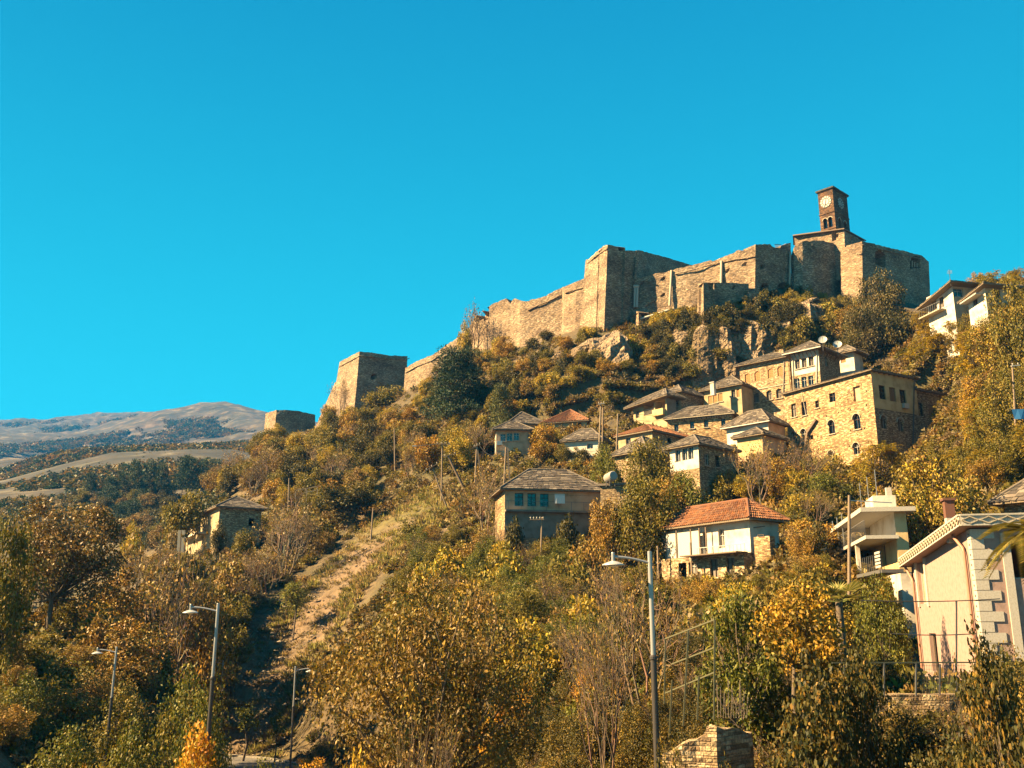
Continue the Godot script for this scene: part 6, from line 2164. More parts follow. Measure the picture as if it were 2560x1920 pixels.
func build_models() -> void:
	for s in 3:
		model("far_olive", 1 + s, "round", 5.0, 5.6, 0.7, 34, 0.85, 130, 0.27, 0.17, OLIVE)
		model("far_brown", 11 + s, "round", 5.0, 5.4, 0.6, 38, 0.75, 100, 0.25, 0.15, BROWN, "dry_leaf")
	for s in 2:
		model("far_green", 21 + s, "round", 5.0, 6.2, 0.8, 32, 0.95, 140, 0.27, 0.17, DARK)
		model("far_yellow", 31 + s, "round", 5.0, 5.6, 0.6, 34, 0.8, 120, 0.27, 0.17, YELLOW)
		model("far_rust", 41 + s, "round", 5.0, 5.4, 0.6, 34, 0.8, 120, 0.27, 0.17, RUST, "dry_leaf")
		model("far_grey", 51 + s, "bush", 4.0, 3.4, 0.1, 22, 0.7, 90, 0.3, 0.12, GREY)
		model("far_twig", 61 + s, "twig", 4.6, 5.4, 0.6, 4, 0.3, 2, 0.22, 0.14, BROWN, "dry_leaf", Color(0.17, 0.125, 0.09))
		model("bush_olive", 71 + s, "bush", 3.0, 2.2, 0.1, 20, 0.55, 110, 0.22, 0.14, OLIVE)
		model("bush_brown", 81 + s, "bush", 3.0, 2.2, 0.1, 20, 0.55, 110, 0.21, 0.13, BROWN, "dry_leaf")
		model("bush_yellow", 91 + s, "bush", 3.0, 2.2, 0.1, 20, 0.55, 110, 0.22, 0.14, YELLOW)
		model("bush_dark", 101 + s, "bush", 3.0, 2.2, 0.1, 20, 0.55, 120, 0.22, 0.14, DARK)
		model("mid_olive", 111 + s, "round", 5.5, 6.2, 0.6, 52, 0.75, 160, 0.19, 0.12, OLIVE)
		model("mid_brown", 121 + s, "round", 5.5, 6.0, 0.5, 54, 0.7, 140, 0.19, 0.115, BROWN + RUST, "dry_leaf")
		model("mid_yellow", 131 + s, "feather", 5.5, 6.2, 0.5, 60, 1.0, 6, 0.3, 0.13, YELLOW)
		model("mid_green", 141 + s, "round", 5.5, 6.0, 0.4, 48, 0.8, 165, 0.19, 0.12, GREEN)
		model("mid_twig", 151 + s, "twig", 4.6, 4.6, 0.3, 4, 0.25, 2, 0.15, 0.09, BROWN, "dry_leaf", Color(0.14, 0.10, 0.07))
		model("near_shrub", 161 + s, "bush", 4.0, 3.2, 0.1, 64, 0.55, 120, 0.125, 0.08, [Color(0.07, 0.058, 0.013), Color(0.09, 0.07, 0.015), Color(0.05, 0.044, 0.011), Color(0.19, 0.12, 0.018)])  # olive tones lowered, foreground shade is put into the leaf colour
		model("near_shade_toned", 171 + s, "bush", 4.0, 3.2, 0.1, 64, 0.5, 120, 0.115, 0.075, [Color(0.032, 0.034, 0.01), Color(0.046, 0.044, 0.012), Color(0.065, 0.055, 0.014), Color(0.12, 0.08, 0.016)])  # dark leaves, lowered further to paint in the foreground shade
		model("near_orange", 181 + s, "bush", 3.0, 2.6, 0.1, 50, 0.42, 75, 0.13, 0.09, ORANGE)
		model("near_twig", 191 + s, "twig", 3.6, 3.2, 0.1, 4, 0.2, 2, 0.1, 0.06, BROWN, "dry_leaf", Color(0.15, 0.105, 0.07))
		model("far_pine", 201 + s, "pine", 6.0, 7.5, 2.4, 22, 1.1, 130, 0.42, 0.13, PINE, "needle")
	model("big_pine", 211, "pine", 12.0, 15.5, 1.0, 130, 1.35, 190, 0.42, 0.13, PINE, "needle")
	model("conifer", 212, "cone", 6.0, 7.5, 0.3, 60, 0.7, 110, 0.32, 0.1, [Color(0.10, 0.10, 0.03), Color(0.12, 0.115, 0.035), Color(0.07, 0.08, 0.026)], "needle")
	model("tall_oak", 213, "round", 9.0, 13.0, 1.0, 90, 1.15, 130, 0.3, 0.19, DARK + [Color(0.14, 0.11, 0.045), Color(0.17, 0.13, 0.055)])
	model("plane_tree", 214, "round", 9.0, 10.0, 1.2, 110, 0.85, 130, 0.24, 0.16, OLIVE + YELLOW + BROWN, "dry_leaf")
	model("brown_oak", 215, "round", 12.0, 12.0, 1.6, 130, 0.95, 125, 0.26, 0.17, [Color(0.14, 0.085, 0.026), Color(0.19, 0.11, 0.03), Color(0.10, 0.065, 0.022), Color(0.15, 0.11, 0.03)], "dry_leaf")
	model("chestnut", 216, "round", 8.6, 6.6, 0.9, 220, 0.5, 120, 0.125, 0.062, [Color(0.135, 0.08, 0.018), Color(0.17, 0.10, 0.02), Color(0.095, 0.06, 0.016), Color(0.22, 0.14, 0.02), Color(0.115, 0.09, 0.02)], "dry_leaf", Color(0.14, 0.10, 0.065))
	model("thicket", 231, "bush", 6.0, 5.0, 0.1, 70, 0.75, 140, 0.17, 0.11, GREEN + OLIVE)
	model("citrus", 217, "round", 3.4, 5.2, 1.0, 84, 0.42, 95, 0.14, 0.075, [Color(0.075, 0.085, 0.012), Color(0.11, 0.11, 0.014), Color(0.05, 0.06, 0.011), Color(0.14, 0.125, 0.016)])
	model("golden", 218, "round", 3.4, 5.0, 2.0, 62, 0.42, 70, 0.14, 0.09, [Color(0.36, 0.20, 0.018), Color(0.30, 0.16, 0.018), Color(0.22, 0.14, 0.02), Color(0.12, 0.095, 0.016)])
	model("golden_bush", 232, "bush", 3.0, 2.6, 0.1, 44, 0.42, 75, 0.13, 0.09, [Color(0.40, 0.24, 0.018), Color(0.34, 0.2, 0.018), Color(0.24, 0.16, 0.02)])
	model("vine", 219, "bush", 5.0, 4.4, 0.1, 110, 0.42, 60, 0.15, 0.12, [Color(0.035, 0.036, 0.01), Color(0.055, 0.05, 0.012), Color(0.08, 0.064, 0.014), Color(0.03, 0.028, 0.009), Color(0.17, 0.10, 0.016)])  # dark olive vine leaves, with foreground shade painted into the palette
	model("umbrella", 220, "feather", 3.4, 5.0, 2.6, 26, 0.9, 6, 0.3, 0.13, [Color(0.11, 0.12, 0.025), Color(0.2, 0.17, 0.03), Color(0.14, 0.13, 0.03)])
	model("sapling", 221, "round", 1.8, 4.2, 2.0, 14, 0.4, 60, 0.16, 0.1, GREEN)

func fan_palm(where: Vector3, r: float, label: String) -> void:
	var t := thing("fan_palm", label, "palm", where)
	var tm := Mb.new()
	tm.tube(PackedVector3Array([Vector3(0, -2.5, 0), Vector3(0, 0, 0)]), PackedFloat32Array([0.14, 0.12]), 8, Color(0.12, 0.09, 0.06))
	part(t, "trunk", tm, mats["twig"])
	for k in 9:
		var lv := Leaves.new()
		var a := TAU * k / 9.0 + 0.2
		var dir := Vector3(cos(a), 0.55 + 0.4 * sin(k * 2.1), sin(a)).normalized()
		var side := dir.cross(Vector3.UP).normalized()
		var face := side.cross(dir)
		var hub := dir * r * 0.55
		lv.leaf(Vector3.ZERO, hub, face.cross(dir) * 0.02, Color(0.10, 0.11, 0.03))
		for j in 17:
			var f := (j - 8) / 8.0 * 1.5
			var ax := (dir * cos(f) + side * sin(f)).normalized()
			var col := Color(0.10, 0.12, 0.028).lerp(Color(0.34, 0.28, 0.10), clampf(0.5 + 0.5 * sin(j * 1.9 + k), 0.0, 1.0))
			lv.leaf(hub, ax * r * 0.62, ax.cross(face).normalized() * r * 0.032, col)
		part(t, "frond", lv.mesh(), mats["leaf"])

func feather_palm(where: Vector3, r: float, label: String) -> void:
	var t := thing("feather_palm", label, "palm", where)
	var tm := Mb.new()
	tm.tube(PackedVector3Array([Vector3(0, -5.0, 0), Vector3(0, 0, 0)]), PackedFloat32Array([0.24, 0.2]), 9, Color(0.12, 0.09, 0.06))
	part(t, "trunk", tm, mats["twig"])
	for k in 16:
		var lv := Leaves.new()
		var a := TAU * k / 16.0 * 2.4
		var up := 0.9 - 0.11 * k
		var dir := Vector3(cos(a), up, sin(a)).normalized()
		var side := dir.cross(Vector3.UP).normalized()
		for j in 26:
			var f := (j + 1) / 26.0
			var p := dir * r * f - Vector3(0, r * 0.55 * f * f, 0)
			for s: float in [-1.0, 1.0]:
				var ax := (side * s + dir * 0.75 + Vector3(0, -0.35, 0)).normalized()
				lv.leaf(p, ax * r * 0.34 * (1.1 - 0.75 * absf(f - 0.35)), ax.cross(Vector3.UP).normalized() * r * 0.012, Color(0.13, 0.125, 0.03).lerp(Color(0.28, 0.22, 0.06), rng.randf()))
		part(t, "frond", lv.mesh(), mats["leaf"])

func ground_cover(called: String, label: String, category: String, poly: Array, count: int, mesh: ArrayMesh, mat: Material, lo: float, hi: float, tones: Array, near := 12.0, avoid_scree := true, free := 3.5) -> void:
	var pl := PackedVector2Array()
	var a := Vector2(1e9, 1e9)
	var b := Vector2(-1e9, -1e9)
	for p in poly:
		pl.append(Vector2(p[0], p[1]))
		a = a.min(Vector2(p[0], p[1]))
		b = b.max(Vector2(p[0], p[1]))
	var mm := MultiMesh.new()
	mm.transform_format = MultiMesh.TRANSFORM_3D
	mm.use_colors = true
	mm.mesh = mesh
	var at_list := []
	var tries := 0
	while at_list.size() < count and tries < count * 4:
		tries += 1
		var q := Vector2(rng.randf_range(a.x, b.x), rng.randf_range(a.y, b.y))
		if not Geometry2D.is_point_in_polygon(q, pl):
			continue
		var g := ground_hit(q.x, q.y, near)
		if g == Vector3.INF:
			continue
		if not avoid_scree and free > 0.0 and near_line(g, scree_line) < free + 5.0 * broad_noise.get_noise_2d(g.x * 7.0, g.z * 7.0):
			continue
		if avoid_scree and near_line(g, scree_line) < 8.0 + 4.0 * broad_noise.get_noise_2d(g.x * 7.0, g.z * 7.0):
			continue
		at_list.append(g)
	mm.instance_count = at_list.size()
	for i in at_list.size():
		var s := rng.randf_range(lo, hi)
		var bs := Basis(Vector3.UP, rng.randf() * TAU).scaled(Vector3(s, s * rng.randf_range(0.7, 1.2), s))
		mm.set_instance_transform(i, Transform3D(bs, at_list[i] - Vector3(0, 0.05, 0)))
		var c: Color = tones[rng.randi() % tones.size()]
		var k := rng.randf_range(0.75, 1.25)
		mm.set_instance_color(i, Color(c.r * k, c.g * k, c.b * k))
	var o := MultiMeshInstance3D.new()
	o.name = numbered(called)
	o.multimesh = mm
	o.material_override = mat
	add_child(o)
	tag(o, label, category, "", "stuff")

func tuft_mesh(sd: int, blades: int, w: float, h: float, bw: float) -> ArrayMesh:
	rng.seed = sd
	var lv := Leaves.new()
	for k in blades:
		var a := rng.randf() * TAU
		var p := Vector3(cos(a), 0, sin(a)) * w * 0.5 * sqrt(rng.randf())
		var ax := (Vector3(cos(a) * 0.6, 1.0, sin(a) * 0.6) + rdir() * 0.4).normalized()
		var kk := rng.randf_range(0.7, 1.3)
		lv.leaf(p, ax * h * rng.randf_range(0.5, 1.1), ax.cross(rdir()).normalized() * bw * 0.5, Color(kk, kk, kk))
	return lv.mesh()

func scrub_mesh(sd: int, n: int, l: float) -> ArrayMesh:
	rng.seed = sd
	var lv := Leaves.new()
	for k in n:
		var o := rdir()
		o.y = absf(o.y)
		var p := o * Vector3(0.5, 0.6, 0.5) * pow(rng.randf(), 0.4)
		var ax := (o + rdir()).normalized()
		var kk := rng.randf_range(0.65, 1.35)
		lv.leaf(p, ax * l * rng.randf_range(0.6, 1.2), ax.cross(rdir()).normalized() * l * 0.32, Color(kk, kk * rng.randf_range(0.92, 1.05), kk))
	return lv.mesh()

func build_plants() -> void:
	build_models()
	rng.seed = 4242
	# named trees, from the fortress downwards
	grow("big_pine", [1045, 872, 1228, 1090], 165, "big dark green pine spreading in front of the climbing curtain wall", "pine_tree")
	grow("conifer", [1205, 962, 1305, 1085], 152, "yellowish cone shaped conifer beside the big dark pine", "conifer_tree")
	grow("tall_oak", [2155, 668, 2300, 930], 150, "tall dark tree growing up in front of the eastern fortress wall", "evergreen_tree")
	grow("tall_oak", [2105, 745, 2235, 945], 143, "broad brownish evergreen below the tall dark tree", "evergreen_tree")
	grow("far_green", [2205, 770, 2300, 950], 141, "shaded evergreen filling the gap behind the ochre stone house", "evergreen_tree")
	grow("mid_yellow", [2260, 800, 2400, 960], 128, "yellow feathery tree rising behind the shaded stone annex", "yellow_tree")
	grow("mid_yellow", [2400, 800, 2530, 1010], 104, "golden feathery tree under the second white eaved house", "yellow_tree")
	grow("plane_tree", [2425, 770, 2610, 1020], 100, "large orange tinted tree on the crest of the east slope", "autumn_tree")
	grow("mid_olive", [2470, 690, 2620, 900], 96, "dark olive tree at the top of the east slope", "olive_green_tree")
	grow("mid_brown", [2400, 930, 2520, 1130], 98, "brown tree between the stone annex and the pale post", "brown_tree")
	grow("mid_olive", [2440, 930, 2600, 1190], 86, "olive tree above the ragged slate cottage", "olive_green_tree")
	grow("plane_tree", [2240, 1110, 2500, 1400], 64, "big leafy golden tree between the annex and the pink house", "autumn_tree")
	grow("mid_yellow", [2130, 1090, 2280, 1275], 97, "yellow green feathery tree in front of the ochre stone house", "yellow_tree")
	grow("mid_twig", [1955, 1105, 2070, 1270], 101, "bare shrub against the foot of the ochre stone house", "bare_shrub", "bush")
	grow("mid_green", [1985, 1175, 2150, 1320], 94, "dark green tree under the ochre stone house", "green_tree")
	grow("mid_olive", [1555, 1085, 1690, 1260], 100, "olive yellow tree hiding the sunken slate cottage", "olive_green_tree")
	grow("mid_green", [1475, 1100, 1570, 1230], 107, "dark tree beside the sunken slate cottage", "green_tree")
	grow("mid_twig", [1835, 1110, 1965, 1285], 100, "bare twiggy tree between the white posted house and the ochre stone house", "bare_tree")
	grow("mid_brown", [1600, 1175, 1770, 1330], 92, "brown tree in front of the white posted house", "brown_tree")
	grow("mid_brown", [1455, 1225, 1575, 1400], 88, "brown leafy tree overlapping the end of the broad beige house", "brown_tree")
	grow("mid_olive", [1520, 1185, 1690, 1420], 86, "large olive tree right behind the tile roofed white house", "olive_green_tree")
	grow("mid_green", [1640, 1170, 1780, 1330], 90, "shady green tree above the tile roofed white house", "green_tree")
	grow("bush_dark", [1252, 1270, 1318, 1365], 96, "dark ivy mound climbing the basement corner of the beige house", "ivy_mound", "bush")
	grow("bush_dark", [1370, 1268, 1450, 1350], 96, "dark ivy mound beside the basement door of the beige house", "ivy_mound", "bush")
	grow("far_twig", [1165, 1180, 1265, 1330], 106, "bare forked tree beside the broad beige house", "bare_tree")
	grow("far_olive", [905, 958, 1015, 1075], 204, "round olive tree at the foot of the flared bastion", "olive_green_tree")
	grow("far_yellow", [1005, 985, 1085, 1120], 195, "bright yellow tree between the round olive tree and the big pine", "yellow_tree")
	grow("far_twig", [978, 990, 1035, 1090], 200, "purplish bare tree beside the round olive tree", "bare_tree")
	grow("far_yellow", [1140, 800, 1180, 850], 196, "yellow sapling against the climbing curtain wall", "yellow_tree")
	grow("far_twig", [1155, 780, 1215, 850], 197, "dark bare bush growing beside the two wall arches", "bare_bush", "bush")
	grow("far_twig", [835, 965, 875, 1020], 218, "dark bare bush clinging to the flared bastion", "bare_bush", "bush")
	grow("far_green", [795, 1195, 935, 1335], 136, "big dark olive tree standing alone above the scree", "green_tree")
	grow("far_green", [540, 1160, 600, 1260], 190, "dark tree at the low end of the ridge", "green_tree")
	grow("far_olive", [395, 1215, 510, 1330], 140, "round olive brown tree beyond the lone columned house", "olive_green_tree")
	grow("far_green", [522, 1300, 566, 1390], 127, "narrow green tree hiding the porch of the lone house", "green_tree")
	grow("far_olive", [575, 1318, 640, 1420], 124, "olive tree at the shaded corner of the lone house", "olive_green_tree")
	grow("far_yellow", [292, 1298, 352, 1380], 140, "small yellow tree below the valley pines", "yellow_tree")
	grow("far_grey", [400, 1315, 470, 1400], 133, "grey green olive beside the gate piers of the lone house", "grey_olive_tree")
	grow("far_twig", [655, 1265, 765, 1430], 118, "tall bare tree above the scree", "bare_tree")
	grow("brown_oak", [-60, 1222, 300, 1640], 78, "huge dark brown tree on the grassy bank", "brown_tree")
	grow("mid_olive", [-110, 1290, 70, 1760], 60, "dark tree beside the huge brown tree", "green_tree")
	grow("mid_brown", [170, 1395, 400, 1660], 85, "brown thicket tree below the huge brown tree", "brown_tree")
	grow("far_twig", [330, 1390, 520, 1640], 93, "wide bare tree behind the middle street lamp", "bare_tree")
	grow("mid_brown", [430, 1440, 600, 1700], 96, "reddish brown tree at the head of the hollow", "brown_tree")
	grow("mid_brown", [185, 1525, 420, 1800], 72, "tan leaved thicket behind the farthest bank lamp", "brown_tree")
	grow("thicket", [350, 1600, 575, 1990], 58, "black green thicket in the shaded hollow", "dark_thicket", "bush")
	grow("thicket", [420, 1660, 590, 2000], 47, "dark thicket behind the foot of the scree lamp", "dark_thicket", "bush")
	grow("thicket", [220, 1740, 440, 2000], 45, "dark thicket below the bank lamp", "dark_thicket", "bush")
	grow("thicket", [20, 1760, 260, 2000], 46, "dark thicket at the foot of the grassy bank", "dark_thicket", "bush")
	grow("thicket", [-60, 1640, 120, 1900], 58, "dark thicket under the huge brown tree", "dark_thicket", "bush")
	grow("thicket", [590, 1850, 760, 2000], 40, "dark thicket hiding the road by the wide golden tree", "dark_thicket", "bush")
	grow("mid_olive", [200, 1700, 370, 1930], 58, "dusky thicket under the bank lamp", "olive_green_tree")
	grow("umbrella", [690, 1448, 768, 1580], 104, "small umbrella shaped tree standing on the scree", "umbrella_tree")
	grow("sapling", [572, 1752, 642, 1890], 90, "young dark street tree at the foot of the scree", "young_tree")
	grow("sapling", [662, 1775, 706, 1900], 88, "thin young street tree beside the road", "young_tree")
	grow("chestnut", [735, 1395, 1395, 1900], 30, "wide golden brown tree with visible dark limbs", "autumn_tree")
	grow("golden_bush", [775, 1825, 935, 1990], 24, "bright yellow bush under the wide golden tree", "yellow_bush", "bush")
	grow("near_orange", [400, 1775, 570, 2000], 37, "orange leaved sapling thicket at the lamp foot", "orange_shrub", "bush")
	grow("near_orange", [155, 1845, 245, 2000], 36, "small orange sapling beside the bank lamp", "orange_shrub", "bush")
	grow("near_orange", [1370, 1855, 1490, 2000], 22, "orange yellow seedlings under the olive thicket", "orange_shrub", "bush")
	grow("citrus", [1735, 1425, 1960, 1800], 32, "glossy green tree behind the pipe trellis", "green_tree")
	grow("golden", [1890, 1425, 2130, 1690], 30, "golden leaved tree beside the glossy green tree", "golden_tree")
	grow("vine", [1880, 1560, 2180, 1960], 25, "tangled grape vine with leaf tones darkened for shade", "grape_vine", "bush")
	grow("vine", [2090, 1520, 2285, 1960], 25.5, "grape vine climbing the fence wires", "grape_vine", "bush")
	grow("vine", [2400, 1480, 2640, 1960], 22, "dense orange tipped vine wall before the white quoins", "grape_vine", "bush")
	grow("near_shade_toned", [2260, 1740, 2500, 1990], 23, "shade darkened ivy covering the terrace wall", "ivy_mound", "bush")
	grow("far_grey", [1825, 1405, 1960, 1580], 47, "silver grey olive tree below the stone ground floor", "grey_olive_tree")
	grow("near_twig", [1480, 1410, 1740, 1680], 44, "wide leafless tangle beside the tall lamp", "bare_shrub", "bush")
	grow("near_twig", [1420, 1520, 1600, 1720], 38, "leafless brambles at the foot of the tall lamp", "bare_shrub", "bush")
	grow("near_twig", [960, 1800, 1120, 1990], 22, "pale dead twigs at the foot of the wide golden tree", "bare_shrub", "bush")
	grow("mid_green", [2150, 1415, 2290, 1580], 47, "feathery green tree between the balcony house and the pink house", "green_tree")
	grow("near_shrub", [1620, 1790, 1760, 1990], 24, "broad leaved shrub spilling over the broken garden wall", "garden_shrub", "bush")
	grow("near_shade_toned", [1730, 1830, 1900, 1990], 23, "shade darkened shrub against the end of the broken garden wall", "shade_toned_shrub", "bush")
	fan_palm(at(2097, 1505, 34), 1.0, "fan palm with pale spreading fronds above the grape vine")
	feather_palm(at(2580, 1325, 30), 1.6, "feather palm in front of the pink house window")
	# pines of the far valley side
	for b in [[205, 1180, 242, 1232], [212, 1200, 240, 1238], [315, 1150, 352, 1205], [352, 1150, 395, 1215], [385, 1160, 428, 1225], [285, 1180, 325, 1235], [255, 1190, 295, 1245], [337, 1205, 368, 1240], [435, 1145, 480, 1215], [455, 1140, 505, 1210], [490, 1145, 540, 1215], [520, 1150, 565, 1200], [240, 1225, 300, 1285], [300, 1235, 360, 1290], [370, 1235, 420, 1285], [195, 1225, 220, 1250]]:
		grow("far_pine", [b[0], b[1], b[2], b[3]], 318, "dark umbrella pine on the far side of the valley", "pine_tree", "tree", "pines across the valley")
	# sown plants
	sow([[1010, 1000], [1090, 930], [1250, 860], [1500, 840], [1640, 830], [1850, 800], [2120, 760], [2160, 830], [2100, 870], [1800, 930], [1560, 1000], [1350, 1010], [1200, 1080], [1050, 1110]], 130, ["far_olive", "far_green", "far_yellow", "bush_olive", "bush_yellow", "bush_dark", "far_rust", "bush_brown"], 3.0, 5.6, 0.85, INFO, "on the crags under the fortress", 120.0, 0.42)
	sow([[560, 1190], [640, 1110], [830, 1070], [1000, 1010], [1080, 1110], [1230, 1120], [1220, 1180], [1000, 1220], [900, 1300], [700, 1320], [520, 1390], [440, 1400], [500, 1280]], 110, ["far_olive", "far_yellow", "far_brown", "far_green", "far_rust", "far_yellow", "far_twig", "far_olive", "far_olive"], 3.6, 6.2, 1.05, INFO, "on the ridge below the bastions", 90.0, 0.45)
	sow([[400, 1400], [700, 1330], [880, 1290], [900, 1330], [760, 1500], [640, 1640], [560, 1700], [400, 1640], [330, 1500]], 46, ["far_brown", "far_twig", "far_olive", "bush_brown", "far_grey", "bush_olive"], 3.0, 5.0, 1.0, INFO, "on the slope beside the scree", 80.0, 0.5)
	sow([[1000, 1300], [1240, 1290], [1260, 1400], [1420, 1420], [1640, 1440], [1640, 1560], [1400, 1620], [1200, 1640], [980, 1560], [900, 1480]], 85, ["mid_olive", "mid_brown", "bush_olive", "bush_yellow", "mid_green", "mid_olive", "mid_green", "mid_twig", "bush_brown"], 2.6, 4.6, 0.95, INFO, "on the slope under the beige house", 45.0, 0.48)
	sow([[1240, 1110], [1560, 1110], [1650, 1180], [1850, 1190], [2000, 1240], [2160, 1300], [2100, 1420], [1960, 1450], [1640, 1300], [1480, 1330], [1240, 1200]], 80, ["mid_olive", "mid_brown", "far_yellow", "bush_olive", "mid_twig", "far_rust", "bush_dark"], 2.6, 4.6, 1.0, INFO, "between the village houses", 60.0, 0.45)
	sow([[1480, 1010], [1600, 1090], [1900, 1180], [2160, 1200], [2260, 1010], [2120, 900], [1850, 950], [1600, 970]], 50, ["bush_olive", "bush_yellow", "far_olive", "bush_brown", "bush_dark"], 2.0, 3.6, 0.95, INFO, "around the upper houses", 95.0, 0.45)
	sow([[2260, 780], [2560, 720], [2620, 1200], [2480, 1270], [2300, 1200], [2300, 1090], [2420, 1060], [2400, 960]], 60, ["mid_yellow", "mid_brown", "mid_olive", "mid_olive", "mid_yellow"], 3.4, 5.4, 1.1, INFO, "on the steep east slope", 60.0, 0.42)
	sow([[1940, 1440], [2280, 1420], [2300, 1560], [2100, 1600], [1960, 1580], [1800, 1560], [1650, 1500], [1660, 1450]], 46, ["mid_olive", "bush_dark", "mid_brown", "bush_olive", "bush_yellow"], 1.8, 3.2, 0.95, INFO, "below the lower houses", 36.0, 0.45)
	sow([[-20, 1500], [300, 1560], [560, 1690], [560, 1900], [400, 1920], [-20, 1920]], 44, ["bush_olive", "bush_brown", "mid_brown", "bush_olive", "mid_green"], 2.2, 4.4, 0.85, INFO, "on the shaded bank by the lamps", 44.0, 0.45)
	sow([[700, 1900], [1000, 1880], [1300, 1800], [1500, 1700], [1640, 1640], [1640, 2050], [700, 2050]], 60, ["near_shrub", "near_shade_toned", "near_shrub", "near_shade_toned", "near_shrub", "near_twig", "near_orange"], 1.6, 2.8, 0.9, INFO, "", 14.0, 0.42)
	sow([[1640, 1640], [1800, 1650], [1960, 1700], [2300, 1760], [2600, 1740], [2600, 2100], [1640, 2080]], 75, ["near_shrub", "near_shade_toned", "near_shade_toned", "near_shrub", "near_shade_toned", "near_twig", "near_shrub"], 1.5, 2.8, 0.95, INFO, "in the terraced garden", 13.0, 0.42)
	sow([[1000, 1560], [1500, 1600], [1640, 1640], [1500, 1720], [1200, 1780], [960, 1760]], 50, ["mid_green", "near_shrub", "bush_yellow", "mid_olive", "bush_olive", "mid_twig"], 1.8, 3.2, 0.95, INFO, "", 30.0, 0.45)
	sow([[190, 1262], [520, 1235], [575, 1190], [540, 1280], [440, 1370], [330, 1400], [290, 1340], [240, 1300]], 60, ["far_green", "bush_dark", "far_olive", "far_pine", "far_brown"], 4.0, 7.5, 0.95, INFO, "in the valley below the pines", 150.0, 0.4)
	sow([[1000, 960], [1100, 930], [1250, 880], [1450, 850], [1500, 830], [1620, 860], [1630, 930], [1460, 985], [1250, 1080], [1080, 1110]], 90, ["bush_olive", "bush_yellow", "bush_dark", "far_rust", "far_olive"], 2.2, 4.2, 0.9, INFO, "on the crags under the fortress", 120.0, 0.34, false)
	sow([[1640, 830], [2120, 770], [2140, 860], [1900, 920], [1650, 960]], 60, ["bush_dark", "far_green", "bush_olive", "bush_dark"], 2.2, 4.4, 0.9, INFO, "on the crags under the fortress", 120.0, 0.34, false)
	sow([[1590, 795], [1760, 775], [1880, 742], [2120, 725], [2140, 800], [1900, 810], [1650, 830]], 55, ["bush_olive", "bush_dark", "bush_yellow"], 1.6, 2.8, 0.85, INFO, "", 120.0, 0.36, false)
	# low cover
	var scrub := scrub_mesh(71, 90, 0.26)
	var fine := scrub_mesh(72, 110, 0.2)
	var tuft := tuft_mesh(73, 26, 0.7, 0.6, 0.05)
	var slope := [[420, 1400], [560, 1190], [640, 1100], [830, 1065], [1000, 1000], [1100, 930], [1260, 880], [1500, 825], [1640, 785], [1900, 742], [2120, 725], [2300, 800], [2560, 720], [2560, 1500], [2280, 1560], [1640, 1640], [900, 1700], [700, 1880], [380, 1920], [0, 1920], [0, 1560], [330, 1500]]
	ground_cover("undergrowth", "low scrub and brambles covering the hillside", "undergrowth", slope, 15000, scrub, mats["leaf"], 0.7, 1.9, OLIVE + BROWN + GREY + [Color(0.2, 0.16, 0.04)], 20.0)
	ground_cover("undergrowth", "dusty scrub on the rocky valley side", "undergrowth", [[0, 1190], [560, 1150], [570, 1290], [440, 1380], [230, 1350], [0, 1340]], 3200, scrub, mats["leaf"], 1.2, 3.4, OLIVE + DARK + GREY + PINE, 140.0)
	ground_cover("weeds", "small weeds and creepers on the near slope", "weeds", [[700, 1900], [1000, 1560], [1640, 1500], [2560, 1560], [2560, 1990], [700, 1990]], 2600, fine, mats["leaf"], 0.5, 1.2, OLIVE + GREEN + DARK + BROWN, 12.0)
	ground_cover("grass", "dry yellow green grass on the meadow and scree edges", "grass", [[540, 1900], [520, 1720], [560, 1620], [640, 1600], [800, 1430], [950, 1290], [1080, 1215], [1250, 1235], [1120, 1310], [960, 1420], [860, 1560], [760, 1760], [700, 1900]], 5000, tuft, mats["leaf"], 0.6, 1.6, [Color(0.26, 0.22, 0.06), Color(0.21, 0.20, 0.05), Color(0.30, 0.22, 0.09), Color(0.26, 0.17, 0.07)], 60.0, false)
	var scree_poly := [[560, 1900], [640, 1600], [800, 1430], [950, 1290], [1000, 1290], [960, 1400], [860, 1560], [760, 1760], [700, 1900]]
	var peb := Mb.new()
	rng.seed = 99
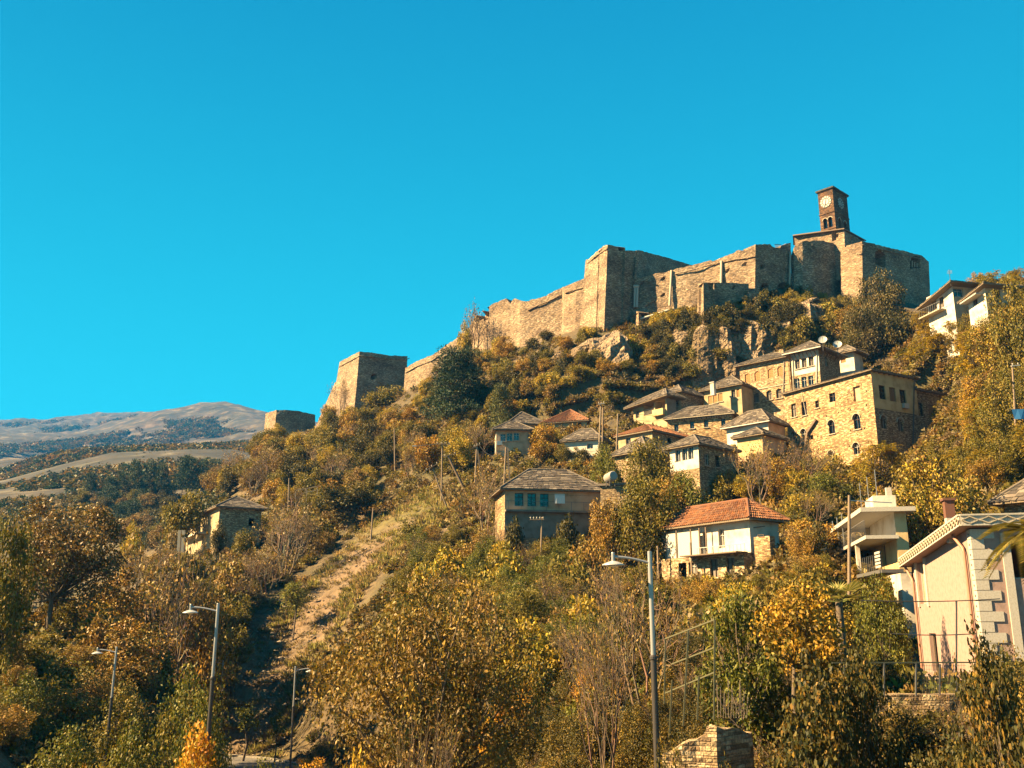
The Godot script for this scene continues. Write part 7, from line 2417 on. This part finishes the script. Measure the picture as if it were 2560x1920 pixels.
	for k in 7:
		var ctr := Vector3(rng.randf_range(-1.1, 1.1), 0.02, rng.randf_range(-1.1, 1.1))
		var r := rng.randf_range(0.05, 0.17)
		var ring := []
		for a in 6:
			ring.append(ctr + Vector3(cos(a * TAU / 6), 0, sin(a * TAU / 6)) * r * rng.randf_range(0.7, 1.2))
		var top := ctr + Vector3(rng.randf_range(-0.04, 0.04), r * rng.randf_range(0.5, 0.9), 0)
		for a in 6:
			peb.tri(ring[a], top, ring[(a + 1) % 6])
	ground_cover("gravel", "loose stones scattered on the scree", "gravel", scree_poly, 140, peb.mesh(), mats["twig"], 0.6, 1.8, [Color(0.2, 0.15, 0.1), Color(0.14, 0.105, 0.07), Color(0.24, 0.185, 0.125)], 60.0, false, 0.0)
	ground_cover("grass", "thin dry tufts growing on the scree", "grass", scree_poly, 700, tuft, mats["leaf"], 0.4, 1.3, [Color(0.2, 0.15, 0.05), Color(0.16, 0.14, 0.04), Color(0.22, 0.14, 0.055)], 60.0, false, 0.0)
	# shrubs of the far hills
	var dots := []
	var mm := MultiMesh.new()
	mm.transform_format = MultiMesh.TRANSFORM_3D
	mm.use_colors = true
	mm.mesh = scrub
	for k in 34000:
		var d := 345.0 * pow(8.0, rng.randf())
		var x := d * rng.randf_range(-0.58, -0.2)
		var dens := broad_noise.get_noise_2d(x * 0.35 + 500.0, d * 0.35) + clampf((800.0 - d) / 2500.0, 0.0, 0.2)
		if dens + rng.randf_range(-0.22, 0.16) < 0.03:
			continue
		dots.append(Vector3(x, exact_height(x, -d), -d))
	mm.instance_count = dots.size()
	for i in dots.size():
		var d: float = -dots[i].z
		var s := rng.randf_range(1.6, 5.0) * (0.7 + d / 1100.0)
		mm.set_instance_transform(i, Transform3D(Basis(Vector3.UP, rng.randf() * TAU).scaled(Vector3(s * 1.4, s, s * 1.4)), dots[i] - Vector3(0, 0.5, 0)))
		var c: Color = (PINE + DARK + BROWN)[rng.randi() % 12]
		mm.set_instance_color(i, c)
	var o := MultiMeshInstance3D.new()
	o.name = "shrubbery"
	o.multimesh = mm
	o.material_override = mats["leaf"]
	add_child(o)
	tag(o, "dark shrubs dotted over the far hills", "shrubbery", "", "stuff")
